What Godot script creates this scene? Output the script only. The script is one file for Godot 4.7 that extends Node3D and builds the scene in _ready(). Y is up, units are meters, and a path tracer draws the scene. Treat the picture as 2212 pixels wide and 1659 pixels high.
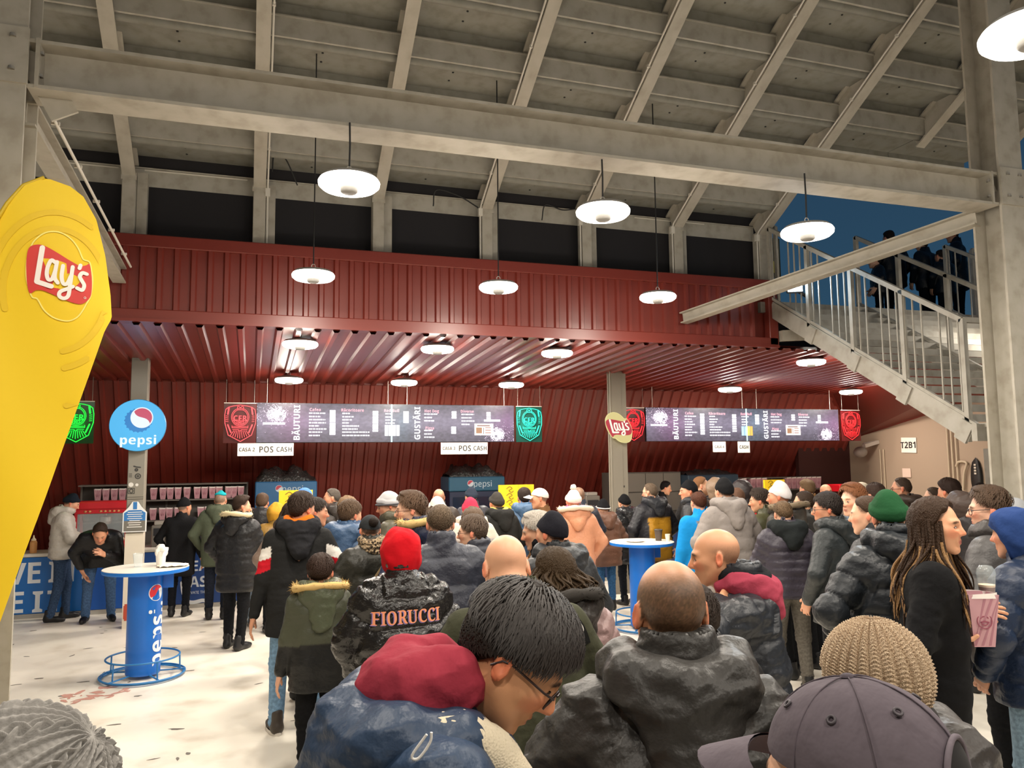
extends Node3D
# A stadium concourse at night: a crowd queues at the food counters under the grandstand.

const W_PX := 2212.0
const H_PX := 1659.0
var M := {}
var names := {}
var head_cache := {}
var hand_cache := {}
var soft := FastNoiseLite.new()
var fine := FastNoiseLite.new()
var ridge := FastNoiseLite.new()


# ---------------------------------------------------------------- mesh builder
class Bld:
	var v := PackedVector3Array()
	var n := PackedVector3Array()
	var c := PackedColorArray()
	var ix := PackedInt32Array()
	var col := Color.WHITE
	var xf := Transform3D.IDENTITY

	func vert(p: Vector3, nn: Vector3) -> int:
		v.append(xf * p); n.append((xf.basis * nn).normalized()); c.append(col)
		return v.size() - 1

	func tri(a: int, b: int, d: int) -> void:   # a, b, d run anticlockwise seen from outside
		ix.append(a); ix.append(d); ix.append(b)

	func quad(a: Vector3, b: Vector3, d: Vector3, e: Vector3) -> void:
		var nn := (b - a).cross(e - a)
		if nn.length_squared() < 1e-14:
			nn = (d - b).cross(e - b)
		var k := vert(a, nn); vert(b, nn); vert(d, nn); vert(e, nn)
		tri(k, k + 1, k + 2); tri(k, k + 2, k + 3)

	func box(at: Vector3, s: Vector3, bs := Basis.IDENTITY, bev := 0.0) -> void:
		var h := s * 0.5
		var i := Vector3(h.x - bev, h.y - bev, h.z - bev)
		for ax in 3:
			for sg in [-1.0, 1.0]:
				var d := Vector3.ZERO; d[ax] = sg * h[ax]
				var e1 := Vector3.ZERO; var e2 := Vector3.ZERO
				e1[(ax + 1) % 3] = i[(ax + 1) % 3] * sg; e2[(ax + 2) % 3] = i[(ax + 2) % 3]
				quad(at + bs * (d - e1 - e2), at + bs * (d + e1 - e2), at + bs * (d + e1 + e2), at + bs * (d - e1 + e2))
		if bev > 0.0:
			for ax in 3:
				var b := (ax + 1) % 3; var g := (ax + 2) % 3
				for sb in [-1.0, 1.0]:
					for sc in [-1.0, 1.0]:
						var p := Vector3.ZERO; p[b] = sb * h[b]; p[g] = sc * i[g]
						var q := Vector3.ZERO; q[b] = sb * i[b]; q[g] = sc * h[g]
						var e := Vector3.ZERO; e[ax] = i[ax] * sb * sc
						quad(at + bs * (p - e), at + bs * (p + e), at + bs * (q + e), at + bs * (q - e))
			for sx in [-1.0, 1.0]:
				for sy in [-1.0, 1.0]:
					for sz in [-1.0, 1.0]:
						var sgn := Vector3(sx, sy, sz)
						var a := bs * (Vector3(h.x, i.y, i.z) * sgn); var b2 := bs * (Vector3(i.x, h.y, i.z) * sgn); var d2 := bs * (Vector3(i.x, i.y, h.z) * sgn)
						var nn := bs * sgn
						var k := vert(at + a, nn); vert(at + b2, nn); vert(at + d2, nn)
						if sx * sy * sz > 0: tri(k, k + 1, k + 2)
						else: tri(k, k + 2, k + 1)

	func bar(a: Vector3, b: Vector3, w: float, h: float, up := Vector3.UP, bev := 0.0) -> void:   # a straight bar of w by h from a to b
		var z := (b - a).normalized()
		var x := up.cross(z).normalized(); var y := z.cross(x)
		box((a + b) * 0.5, Vector3(w, h, a.distance_to(b)), Basis(x, y, z), bev)

	func ibeam(a: Vector3, b: Vector3, w: float, h: float, tf: float, tw: float, up := Vector3.UP) -> void:
		var z := (b - a).normalized()
		var x := up.cross(z).normalized(); var y := z.cross(x)
		var bs := Basis(x, y, z); var m := (a + b) * 0.5; var l := a.distance_to(b)
		box(m + y * (h - tf) * 0.5, Vector3(w, tf, l), bs); box(m - y * (h - tf) * 0.5, Vector3(w, tf, l), bs)
		box(m, Vector3(tw, h - 2 * tf, l), bs)

	func tube(path: PackedVector3Array, rad, sides := 8, closed := false) -> void:
		var m := path.size()
		var up := Vector3.UP
		var base := v.size()
		for i in m:
			var a := path[(i - 1 + m) % m] if closed or i > 0 else path[i]
			var b := path[(i + 1) % m] if closed or i < m - 1 else path[i]
			var t := (b - a).normalized()
			if absf(t.dot(up)) > 0.93: up = Vector3.RIGHT if absf(t.x) < 0.8 else Vector3.BACK
			var x := up.cross(t).normalized(); var y := t.cross(x); up = y
			var r: float = rad if rad is float else rad[i]
			for j in sides:
				var an := TAU * j / sides
				var d := x * cos(an) + y * sin(an)
				vert(path[i] + d * r, d)
		var rings := m if closed else m - 1
		for i in rings:
			for j in sides:
				var p := base + i * sides + j; var q := base + i * sides + (j + 1) % sides
				var p2 := base + ((i + 1) % m) * sides + j; var q2 := base + ((i + 1) % m) * sides + (j + 1) % sides
				tri(p, q, q2); tri(p, q2, p2)
		if not closed:
			for e in 2:
				var o := base if e == 0 else base + (m - 1) * sides
				var t2: Vector3 = (path[0] - path[1]).normalized() if e == 0 else (path[m - 1] - path[m - 2]).normalized()
				var k := vert(path[0] if e == 0 else path[m - 1], t2)
				for j in sides: vert(xf.affine_inverse() * v[o + j], t2)
				for j in sides:
					if e == 0: tri(k, k + 1 + (j + 1) % sides, k + 1 + j)
					else: tri(k, k + 1 + j, k + 1 + (j + 1) % sides)

	func lathe(pr: PackedVector2Array, seg := 24, at := Vector3.ZERO, sharp := true) -> void:   # profile (radius, height), bottom to top outside
		for i in pr.size() - 1:
			var a := pr[i]; var b := pr[i + 1]
			var d := Vector2(b.y - a.y, a.x - b.x).normalized()
			var d0 := d; var d1 := d
			if not sharp:
				if i > 0: d0 = (d + Vector2(a.y - pr[i - 1].y, pr[i - 1].x - a.x).normalized()).normalized()
				if i < pr.size() - 2: d1 = (d + Vector2(pr[i + 2].y - b.y, b.x - pr[i + 2].x).normalized()).normalized()
			var base := v.size()
			for j in seg + 1:
				var an := TAU * j / seg
				var s := sin(an); var co := cos(an)
				vert(at + Vector3(a.x * s, a.y, a.x * co), Vector3(d0.x * s, d0.y, d0.x * co))
				vert(at + Vector3(b.x * s, b.y, b.x * co), Vector3(d1.x * s, d1.y, d1.x * co))
			for j in seg:
				var k := base + j * 2
				tri(k, k + 2, k + 3); tri(k, k + 3, k + 1)

	func plate(poly: PackedVector2Array, z0: float, z1: float, map = null) -> void:   # polygon in x, y pulled from z0 to z1 (front)
		var pl := poly
		if Geometry2D.is_polygon_clockwise(pl): pl.reverse()
		var t := Geometry2D.triangulate_polygon(pl)
		for f in 2:
			var z := z1 if f == 0 else z0
			var nn := Vector3(0, 0, 1 if f == 0 else -1)
			var base := v.size()
			for p in pl:
				if map != null:
					var q: Array = map.call(p, z); vert(q[0], q[1] * nn.z)
				else: vert(Vector3(p.x, p.y, z), nn)
			for k in range(0, t.size(), 3):
				var a := t[k]; var b := t[k + 1]; var d := t[k + 2]
				if (pl[b] - pl[a]).cross(pl[d] - pl[a]) < 0: var sw := b; b = d; d = sw
				if f == 0: tri(base + a, base + b, base + d)
				else: tri(base + a, base + d, base + b)
		for i in pl.size():
			var a2 := pl[i]; var b2 := pl[(i + 1) % pl.size()]
			if map != null:
				quad(map.call(a2, z0)[0], map.call(b2, z0)[0], map.call(b2, z1)[0], map.call(a2, z1)[0])
			else:
				quad(Vector3(a2.x, a2.y, z0), Vector3(b2.x, b2.y, z0), Vector3(b2.x, b2.y, z1), Vector3(a2.x, a2.y, z1))

	func stroke(line: PackedVector2Array, w: float, z0: float, z1: float, map = null, closed := false) -> void:   # a flat round-ended ribbon of width w along a line
		var m := line.size()
		for i in (m if closed else m - 1):
			var a := line[i]; var b := line[(i + 1) % m]
			if a.distance_to(b) < 1e-5: continue
			var d := (b - a).normalized().orthogonal() * w * 0.5
			plate(PackedVector2Array([a - d, b - d, b + d, a + d]), z0 - 0.00002, z1 + 0.00004 * (i % 7), map)
		for i in m:
			var q := PackedVector2Array()
			for k in 8: q.append(line[i] + Vector2(cos(TAU * k / 8), sin(TAU * k / 8)) * w * 0.5)
			plate(q, z0, z1 + 0.00004 * (i % 7) + 0.00002, map)

	func grid(nu: int, nv: int, f: Callable, wrap := false) -> void:   # f(i, j) gives a point; normals are averaged; outside is where d/du x d/dv points
		var pts := PackedVector3Array(); pts.resize(nu * nv)
		for j in nv:
			for i in nu: pts[j * nu + i] = f.call(i, j)
		var nr := PackedVector3Array(); nr.resize(nu * nv)
		var base := v.size()
		var top := nu if wrap else nu - 1
		for j in nv - 1:
			for i in top:
				var a := j * nu + i; var b := j * nu + (i + 1) % nu; var d := b + nu; var e := a + nu
				var m := (pts[d] - pts[a]).cross(pts[e] - pts[b])
				nr[a] += m; nr[b] += m; nr[d] += m; nr[e] += m
				tri(base + a, base + b, base + d); tri(base + a, base + d, base + e)
		for k in pts.size(): vert(pts[k], nr[k])

	func add(o: Bld, t := Transform3D.IDENTITY) -> void:
		var base := v.size()
		v.append_array(t * o.v)
		var bt := Transform3D(t.basis.orthonormalized(), Vector3.ZERO)
		n.append_array(bt * o.n); c.append_array(o.c)
		for i in o.ix: ix.append(i + base)

	func text(s: String, size: float, depth: float, t: Transform3D, bold := true, family := "Droid Sans") -> void:
		var tm := TextMesh.new()
		var f := SystemFont.new(); f.font_names = PackedStringArray([family]); f.font_weight = 700 if bold else 400
		tm.font = f; tm.font_size = 64; tm.pixel_size = size / 64.0; tm.depth = depth; tm.text = s; tm.curve_step = 2.0
		var ar := tm.get_mesh_arrays()
		if ar.is_empty() or ar[Mesh.ARRAY_VERTEX] == null: return
		var base := v.size()
		v.append_array(t * (ar[Mesh.ARRAY_VERTEX] as PackedVector3Array))
		n.append_array(Transform3D(t.basis.orthonormalized(), Vector3.ZERO) * (ar[Mesh.ARRAY_NORMAL] as PackedVector3Array))
		while c.size() < v.size(): c.append(col)
		for i in ar[Mesh.ARRAY_INDEX]: ix.append(i + base)

	func smooth_normals() -> void:
		var nr := PackedVector3Array(); nr.resize(v.size())
		for k in range(0, ix.size(), 3):
			var a := ix[k]; var b := ix[k + 1]; var d := ix[k + 2]
			var m := (v[d] - v[a]).cross(v[b] - v[a])
			nr[a] += m; nr[b] += m; nr[d] += m
		for k in nr.size(): nr[k] = nr[k].normalized()
		n = nr

	func mesh(colors := false) -> ArrayMesh:
		var m := ArrayMesh.new()
		if ix.is_empty(): return m
		var ar := []
		ar.resize(Mesh.ARRAY_MAX)
		ar[Mesh.ARRAY_VERTEX] = v; ar[Mesh.ARRAY_NORMAL] = n; ar[Mesh.ARRAY_INDEX] = ix
		if colors: ar[Mesh.ARRAY_COLOR] = c
		m.add_surface_from_arrays(Mesh.PRIMITIVE_TRIANGLES, ar)
		return m


# ---------------------------------------------------------------- distance field, meshed as surface nets
class Fld:
	var o: Vector3
	var h: float
	var nx: int
	var ny: int
	var nz: int
	var d := PackedFloat32Array()

	func _init(lo: Vector3, hi: Vector3, cell: float) -> void:
		o = lo; h = cell
		nx = int(ceil((hi.x - lo.x) / h)) + 1; ny = int(ceil((hi.y - lo.y) / h)) + 1; nz = int(ceil((hi.z - lo.z) / h)) + 1
		d.resize(nx * ny * nz); d.fill(1.0)

	func cap(a: Vector3, b: Vector3, ra: float, rb: float, k := 0.03) -> void:
		var pad := maxf(ra, rb) + k + h * 1.6
		var lo := ((a.min(b) - Vector3.ONE * pad) - o) / h; var hi := ((a.max(b) + Vector3.ONE * pad) - o) / h
		var x0 := maxi(0, int(lo.x)); var x1 := mini(nx, int(hi.x) + 2)
		var y0 := maxi(0, int(lo.y)); var y1 := mini(ny, int(hi.y) + 2)
		var z0 := maxi(0, int(lo.z)); var z1 := mini(nz, int(hi.z) + 2)
		var ab := b - a
		var ll := maxf(ab.length_squared(), 1e-9)
		var abn := ab / ll
		var dr := rb - ra
		var kk := 1.0 / maxf(k, 1e-5); var kq := k * 0.25
		for z in range(z0, z1):
			for y in range(y0, y1):
				var at := (z * ny + y) * nx + x0
				var p := o + Vector3(x0 * h, y * h, z * h) - a
				for x in range(x0, x1):
					var t := clampf(p.dot(abn), 0.0, 1.0)
					var e := (p - ab * t).length() - ra - dr * t
					var g := d[at]
					var w := 1.0 - absf(e - g) * kk
					d[at] = minf(e, g) - w * w * kq if w > 0.0 else minf(e, g)
					at += 1
					p.x += h

	func ell(ce: Vector3, r: Vector3, bs := Basis.IDENTITY, k := 0.02, sub := false) -> void:
		var rm := maxf(r.x, maxf(r.y, r.z)) + k + h * 1.6
		var lo := ((ce - Vector3.ONE * rm) - o) / h; var hi := ((ce + Vector3.ONE * rm) - o) / h
		var x0 := maxi(0, int(lo.x)); var x1 := mini(nx, int(hi.x) + 2)
		var y0 := maxi(0, int(lo.y)); var y1 := mini(ny, int(hi.y) + 2)
		var z0 := maxi(0, int(lo.z)); var z1 := mini(nz, int(hi.z) + 2)
		var ib := bs.transposed()
		var ir := Vector3(1.0 / r.x, 1.0 / r.y, 1.0 / r.z)
		var kk := 1.0 / maxf(k, 1e-5); var kq := k * 0.25
		for z in range(z0, z1):
			for y in range(y0, y1):
				var at := (z * ny + y) * nx + x0
				for x in range(x0, x1):
					var q := (ib * (o + Vector3(x * h, y * h, z * h) - ce)) * ir
					var k0 := q.length()
					var e := k0 * (k0 - 1.0) / maxf((q * ir).length(), 1e-6)
					var g := d[at]
					if sub:
						e = -e
						var w2 := 1.0 - absf(e - g) * kk
						d[at] = maxf(e, g) + (w2 * w2 * kq if w2 > 0.0 else 0.0)
					else:
						var w := 1.0 - absf(e - g) * kk
						d[at] = minf(e, g) - (w * w * kq if w > 0.0 else 0.0)
					at += 1

	func cut(at0: Vector3, nn: Vector3) -> void:   # keeps what lies behind the plane
		var at := 0
		for z in nz:
			for y in ny:
				var e := (o + Vector3(0, y * h, z * h) - at0).dot(nn)
				for x in nx:
					if e > d[at]: d[at] = e
					at += 1; e += nn.x * h

	func mesh(into: Bld) -> void:
		var id := PackedInt32Array(); id.resize(nx * ny * nz); id.fill(-1)
		var sy := nx; var sz := nx * ny
		var base := into.v.size()
		var cnt := base
		var vs := PackedVector3Array()
		for z in nz - 1:
			for y in ny - 1:
				var i := (z * ny + y) * nx
				for x in nx - 1:
					var d0 := d[i]; var d1 := d[i + 1]; var d2 := d[i + sy]; var d3 := d[i + sy + 1]
					var d4 := d[i + sz]; var d5 := d[i + sz + 1]; var d6 := d[i + sz + sy]; var d7 := d[i + sz + sy + 1]
					var mx := maxf(maxf(maxf(d0, d1), maxf(d2, d3)), maxf(maxf(d4, d5), maxf(d6, d7)))
					if mx >= 0.0:
						var mn := minf(minf(minf(d0, d1), minf(d2, d3)), minf(minf(d4, d5), minf(d6, d7)))
						if mn < 0.0:
							var s := Vector3.ZERO; var m := 0
							if (d0 < 0.0) != (d1 < 0.0): s.x += d0 / (d0 - d1); m += 1
							if (d2 < 0.0) != (d3 < 0.0): s += Vector3(d2 / (d2 - d3), 1, 0); m += 1
							if (d4 < 0.0) != (d5 < 0.0): s += Vector3(d4 / (d4 - d5), 0, 1); m += 1
							if (d6 < 0.0) != (d7 < 0.0): s += Vector3(d6 / (d6 - d7), 1, 1); m += 1
							if (d0 < 0.0) != (d2 < 0.0): s.y += d0 / (d0 - d2); m += 1
							if (d1 < 0.0) != (d3 < 0.0): s += Vector3(1, d1 / (d1 - d3), 0); m += 1
							if (d4 < 0.0) != (d6 < 0.0): s += Vector3(0, d4 / (d4 - d6), 1); m += 1
							if (d5 < 0.0) != (d7 < 0.0): s += Vector3(1, d5 / (d5 - d7), 1); m += 1
							if (d0 < 0.0) != (d4 < 0.0): s.z += d0 / (d0 - d4); m += 1
							if (d1 < 0.0) != (d5 < 0.0): s += Vector3(1, 0, d1 / (d1 - d5)); m += 1
							if (d2 < 0.0) != (d6 < 0.0): s += Vector3(0, 1, d2 / (d2 - d6)); m += 1
							if (d3 < 0.0) != (d7 < 0.0): s += Vector3(1, 1, d3 / (d3 - d7)); m += 1
							vs.append(o + (Vector3(x, y, z) + s / m) * h)
							id[i] = cnt; cnt += 1
					i += 1
		var out := PackedInt32Array()
		for z in range(1, nz - 1):
			for y in range(1, ny - 1):
				var i := (z * ny + y) * nx + 1
				for x in range(1, nx - 1):
					if id[i] >= 0:
						var a := d[i] < 0.0
						if a != (d[i + 1] < 0.0): _q(out, id[i - sy - sz], id[i - sz], id[i], id[i - sy], a)
						if a != (d[i + sy] < 0.0): _q(out, id[i - 1 - sz], id[i - 1], id[i], id[i - sz], a)
						if a != (d[i + sz] < 0.0): _q(out, id[i - 1 - sy], id[i - sy], id[i], id[i - 1], a)
					i += 1
		into.v.append_array(vs)
		var zero := PackedVector3Array(); zero.resize(vs.size()); into.n.append_array(zero)
		var cl := PackedColorArray(); cl.resize(vs.size()); cl.fill(into.col); into.c.append_array(cl)
		into.ix.append_array(out)

	func _q(out: PackedInt32Array, a: int, b: int, e: int, f: int, flip: bool) -> void:
		if a < 0 or b < 0 or e < 0 or f < 0: return
		if flip: out.append_array(PackedInt32Array([a, e, b, a, f, e]))
		else: out.append_array(PackedInt32Array([a, b, e, a, e, f]))


# ---------------------------------------------------------------- objects
func named(called: String) -> String:
	if not names.has(called):
		names[called] = 0
		return called
	names[called] += 1
	return "%s_%03d" % [called, names[called]]


func thing(called: String, label: String, category: String, at := Vector3.ZERO, turn := 0.0, group := "") -> Node3D:
	var o := Node3D.new(); o.name = named(called); add_child(o, true)
	o.position = at; o.rotation.y = turn
	return tag(o, label, category, group)


func tag(o: Node3D, label: String, category := "", group := "") -> Node3D:
	if label: o.set_meta("label", label)
	if category: o.set_meta("category", category)
	if group: o.set_meta("group", group)
	return o


func part(called: String, b, m: Material, parent: Node3D = null, label := "", colors := false) -> MeshInstance3D:
	var o := MeshInstance3D.new()
	o.name = called if parent else named(called)
	o.mesh = b.mesh(colors) if b is Bld else b
	o.material_override = null
	if o.mesh.get_surface_count(): o.set_surface_override_material(0, m)
	(parent if parent else self).add_child(o, true)
	if label: o.set_meta("label", label)
	return o


func struct(called: String, b, m: Material, label := "", category := "") -> MeshInstance3D:
	var o := part(called, b, m)
	o.set_meta("kind", "structure")
	tag(o, label, category)
	return o


func sgroup(called: String, label := "") -> Node3D:
	var o := Node3D.new(); o.name = called; add_child(o, true); o.set_meta("kind", "structure")
	if label: o.set_meta("label", label)
	return o


func pv(a: Array) -> PackedVector2Array:
	var r := PackedVector2Array()
	for i in range(0, a.size(), 2): r.append(Vector2(a[i], a[i + 1]))
	return r


func curve2(p: PackedVector2Array, closed := false, step := 6) -> PackedVector2Array:   # a smooth line through the points
	var r := PackedVector2Array(); var m := p.size()
	for i in (m if closed else m - 1):
		var a := p[(i - 1 + m) % m] if closed or i > 0 else p[0] * 2 - p[1]
		var e := p[(i + 2) % m] if closed or i < m - 2 else p[m - 1] * 2 - p[m - 2]
		for k in step: r.append(p[i].cubic_interpolate(p[(i + 1) % m], a, e, float(k) / step))
	if not closed: r.append(p[m - 1])
	return r


func curve3(p: PackedVector3Array, step := 6) -> PackedVector3Array:
	var r := PackedVector3Array(); var m := p.size()
	for i in m - 1:
		var a := p[i - 1] if i > 0 else p[0] * 2 - p[1]
		var e := p[i + 2] if i < m - 2 else p[m - 1] * 2 - p[m - 2]
		for k in step: r.append(p[i].cubic_interpolate(p[i + 1], a, e, float(k) / step))
	r.append(p[m - 1])
	return r


func arc2(cx: float, cy: float, rx: float, ry: float, a0 := 0.0, a1 := 360.0, m := 32) -> PackedVector2Array:
	var r := PackedVector2Array()
	var full := absf(a1 - a0) >= 359.9
	for i in (m if full else m + 1):
		var a := deg_to_rad(lerpf(a0, a1, float(i) / m))
		r.append(Vector2(cx + rx * cos(a), cy + ry * sin(a)))
	return r


# ---------------------------------------------------------------- materials
func noise_tex(seed_: int, freq: float, kind: int, as_normal := false, ramp = null, size := 512, oct := 4, bump := 6.0) -> NoiseTexture2D:
	var f := FastNoiseLite.new(); f.seed = seed_; f.frequency = freq; f.noise_type = kind; f.fractal_octaves = oct
	if kind == FastNoiseLite.TYPE_CELLULAR: f.fractal_type = FastNoiseLite.FRACTAL_NONE
	var t := NoiseTexture2D.new(); t.width = size; t.height = size; t.seamless = true; t.noise = f
	t.as_normal_map = as_normal; t.bump_strength = bump; t.generate_mipmaps = false
	if ramp: t.color_ramp = ramp
	return t


func ramp(stops: Array) -> Gradient:
	var g := Gradient.new(); var o := PackedFloat32Array(); var c := PackedColorArray()
	for i in range(0, stops.size(), 2): o.append(stops[i]); c.append(stops[i + 1])
	g.offsets = o; g.colors = c
	return g


func mat(col, rough := 0.6, metal := 0.0) -> StandardMaterial3D:
	var key := "%s|%s|%s" % [col, rough, metal]
	if M.has(key): return M[key]
	var m := StandardMaterial3D.new()
	m.albedo_color = Color(col) if col is String else col; m.roughness = rough; m.metallic = metal
	M[key] = m
	return m


func glow(col, e: float) -> StandardMaterial3D:
	var key := "glow%s|%s" % [col, e]
	if M.has(key): return M[key]
	var m := StandardMaterial3D.new()
	m.albedo_color = Color(0.1, 0.1, 0.1); m.roughness = 0.5
	m.emission_enabled = true; m.emission = Color(col) if col is String else col; m.emission_energy_multiplier = e
	M[key] = m
	return m


func cloth(col, kind := "cotton") -> StandardMaterial3D:
	var key := "cloth%s|%s" % [col, kind]
	if M.has(key): return M[key]
	var m := StandardMaterial3D.new()
	m.albedo_color = Color(col) if col is String else col
	m.uv1_triplanar = true; m.normal_enabled = true; m.metallic_specular = 0.28
	match kind:
		"nylon":
			m.roughness = 0.46; m.metallic_specular = 0.42; m.normal_texture = M.n_crumple; m.normal_scale = 0.5; m.uv1_scale = Vector3.ONE * 3.2
		"shiny":
			m.roughness = 0.27; m.metallic_specular = 0.5; m.normal_texture = M.n_crumple; m.normal_scale = 0.9; m.uv1_scale = Vector3.ONE * 3.0
		"denim":
			m.roughness = 0.9; m.normal_texture = M.n_crumple; m.normal_scale = 0.5; m.uv1_scale = Vector3.ONE * 3.5
			m.albedo_texture = M.t_mottle
		"knit":
			m.roughness = 1.0; m.normal_texture = M.n_fleece; m.normal_scale = 0.35; m.uv1_scale = Vector3.ONE * 14.0
		"fleece":
			m.roughness = 1.0; m.normal_texture = M.n_fleece; m.normal_scale = 0.9; m.uv1_scale = Vector3.ONE * 9.0
		_:
			m.roughness = 0.88; m.normal_texture = M.n_crumple; m.normal_scale = 0.35; m.uv1_scale = Vector3.ONE * 2.6
	M[key] = m
	return m


func hairmat(col) -> StandardMaterial3D:
	var key := "hair%s" % [col]
	if M.has(key): return M[key]
	var m := StandardMaterial3D.new()
	m.albedo_color = Color(col) if col is String else col; m.roughness = 0.6; m.metallic_specular = 0.3
	m.uv1_triplanar = true; m.normal_enabled = true; m.normal_texture = M.n_hair; m.normal_scale = 1.0; m.uv1_scale = Vector3(9, 2.2, 9)
	M[key] = m
	return m


func make_materials() -> void:
	soft.seed = 5; soft.frequency = 3.0; soft.fractal_octaves = 2
	fine.seed = 8; fine.frequency = 14.0; fine.fractal_octaves = 2
	ridge.seed = 3; ridge.frequency = 4.5; ridge.fractal_type = FastNoiseLite.FRACTAL_RIDGED; ridge.fractal_octaves = 2
	M.n_crumple = noise_tex(11, 0.018, FastNoiseLite.TYPE_SIMPLEX_SMOOTH, true, null, 512, 4, 9.0)
	M.n_fleece = noise_tex(12, 0.05, FastNoiseLite.TYPE_CELLULAR, true, null, 512, 1, 10.0)
	M.n_hair = noise_tex(13, 0.06, FastNoiseLite.TYPE_SIMPLEX, true, null, 512, 3, 8.0)
	M.t_mottle = noise_tex(14, 0.02, FastNoiseLite.TYPE_SIMPLEX_SMOOTH, false, ramp([0.2, Color(0.78, 0.78, 0.78), 0.8, Color(1, 1, 1)]), 512, 4)
	M.t_steel = noise_tex(15, 0.012, FastNoiseLite.TYPE_SIMPLEX_SMOOTH, false, ramp([0.15, Color(0.9, 0.89, 0.87), 0.5, Color(0.97, 0.97, 0.96), 0.85, Color(1, 1, 1)]), 512, 5)
	M.n_skin = noise_tex(16, 0.12, FastNoiseLite.TYPE_SIMPLEX, true, null, 256, 3, 3.0)
	M.n_felt = noise_tex(18, 0.2, FastNoiseLite.TYPE_SIMPLEX, true, null, 256, 3, 4.0)
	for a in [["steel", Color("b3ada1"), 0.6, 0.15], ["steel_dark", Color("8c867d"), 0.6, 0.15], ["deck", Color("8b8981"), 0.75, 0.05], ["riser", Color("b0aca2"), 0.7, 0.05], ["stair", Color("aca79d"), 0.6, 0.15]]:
		var m := StandardMaterial3D.new(); m.albedo_color = a[1]; m.roughness = a[2]; m.metallic = a[3]
		m.albedo_texture = M.t_steel; m.uv1_triplanar = true; m.uv1_world_triplanar = true; m.uv1_scale = Vector3.ONE * 0.8
		M[a[0]] = m
	var sk := StandardMaterial3D.new()
	sk.vertex_color_use_as_albedo = true; sk.roughness = 0.5; sk.uv1_triplanar = true; sk.uv1_scale = Vector3.ONE * 20
	sk.normal_enabled = true; sk.normal_texture = M.n_skin; sk.normal_scale = 0.25
	M.skin = sk
	var red := StandardMaterial3D.new(); red.albedo_color = Color("71291f"); red.roughness = 0.4; M.red = red
	var fl := StandardMaterial3D.new(); fl.albedo_color = Color("efe8da"); fl.roughness = 0.35
	fl.albedo_texture = noise_tex(17, 0.006, FastNoiseLite.TYPE_SIMPLEX_SMOOTH, false, ramp([0.0, Color(0.9, 0.885, 0.865), 0.25, Color(0.96, 0.955, 0.95), 0.5, Color(1, 1, 1), 1.0, Color(1, 1, 1)]), 1024, 6)
	fl.uv1_triplanar = true; fl.uv1_world_triplanar = true; fl.uv1_scale = Vector3.ONE * 0.3
	M.floor = fl
	var gl := StandardMaterial3D.new(); gl.albedo_color = Color(0.9, 0.95, 0.97, 0.16); gl.roughness = 0.05; gl.transparency = BaseMaterial3D.TRANSPARENCY_ALPHA
	M.glass = gl
	var film := StandardMaterial3D.new(); film.albedo_color = Color(0.16, 0.17, 0.17); film.roughness = 0.22; film.uv1_triplanar = true; film.normal_enabled = true; film.normal_texture = M.n_crumple; film.normal_scale = 2.0; film.uv1_scale = Vector3.ONE * 2.0
	M.film = film
	var leo := StandardMaterial3D.new(); leo.roughness = 0.95; leo.uv1_triplanar = true; leo.uv1_scale = Vector3.ONE * 2.4
	leo.albedo_texture = noise_tex(31, 0.035, FastNoiseLite.TYPE_CELLULAR, false, ramp([0.0, Color("1a1310"), 0.3, Color("1a1310"), 0.42, Color("a98e6c"), 0.6, Color("cdb694"), 0.75, Color("241a14"), 1.0, Color("241a14")]), 512, 1)
	leo.normal_enabled = true; leo.normal_texture = M.n_fleece; M.leopard = leo
	var ml := StandardMaterial3D.new(); ml.roughness = 1.0; ml.uv1_triplanar = true; ml.uv1_scale = Vector3(15, 9, 15)
	ml.albedo_texture = noise_tex(33, 0.06, FastNoiseLite.TYPE_SIMPLEX, false, ramp([0.3, Color("5a4030"), 0.44, Color("8f7358"), 0.56, Color("c9b192"), 0.7, Color("e2d0b4")]), 512, 3)
	ml.normal_enabled = true; ml.normal_texture = M.n_fleece; ml.normal_scale = 0.5
	M["clothmarl|fleece"] = ml


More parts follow.
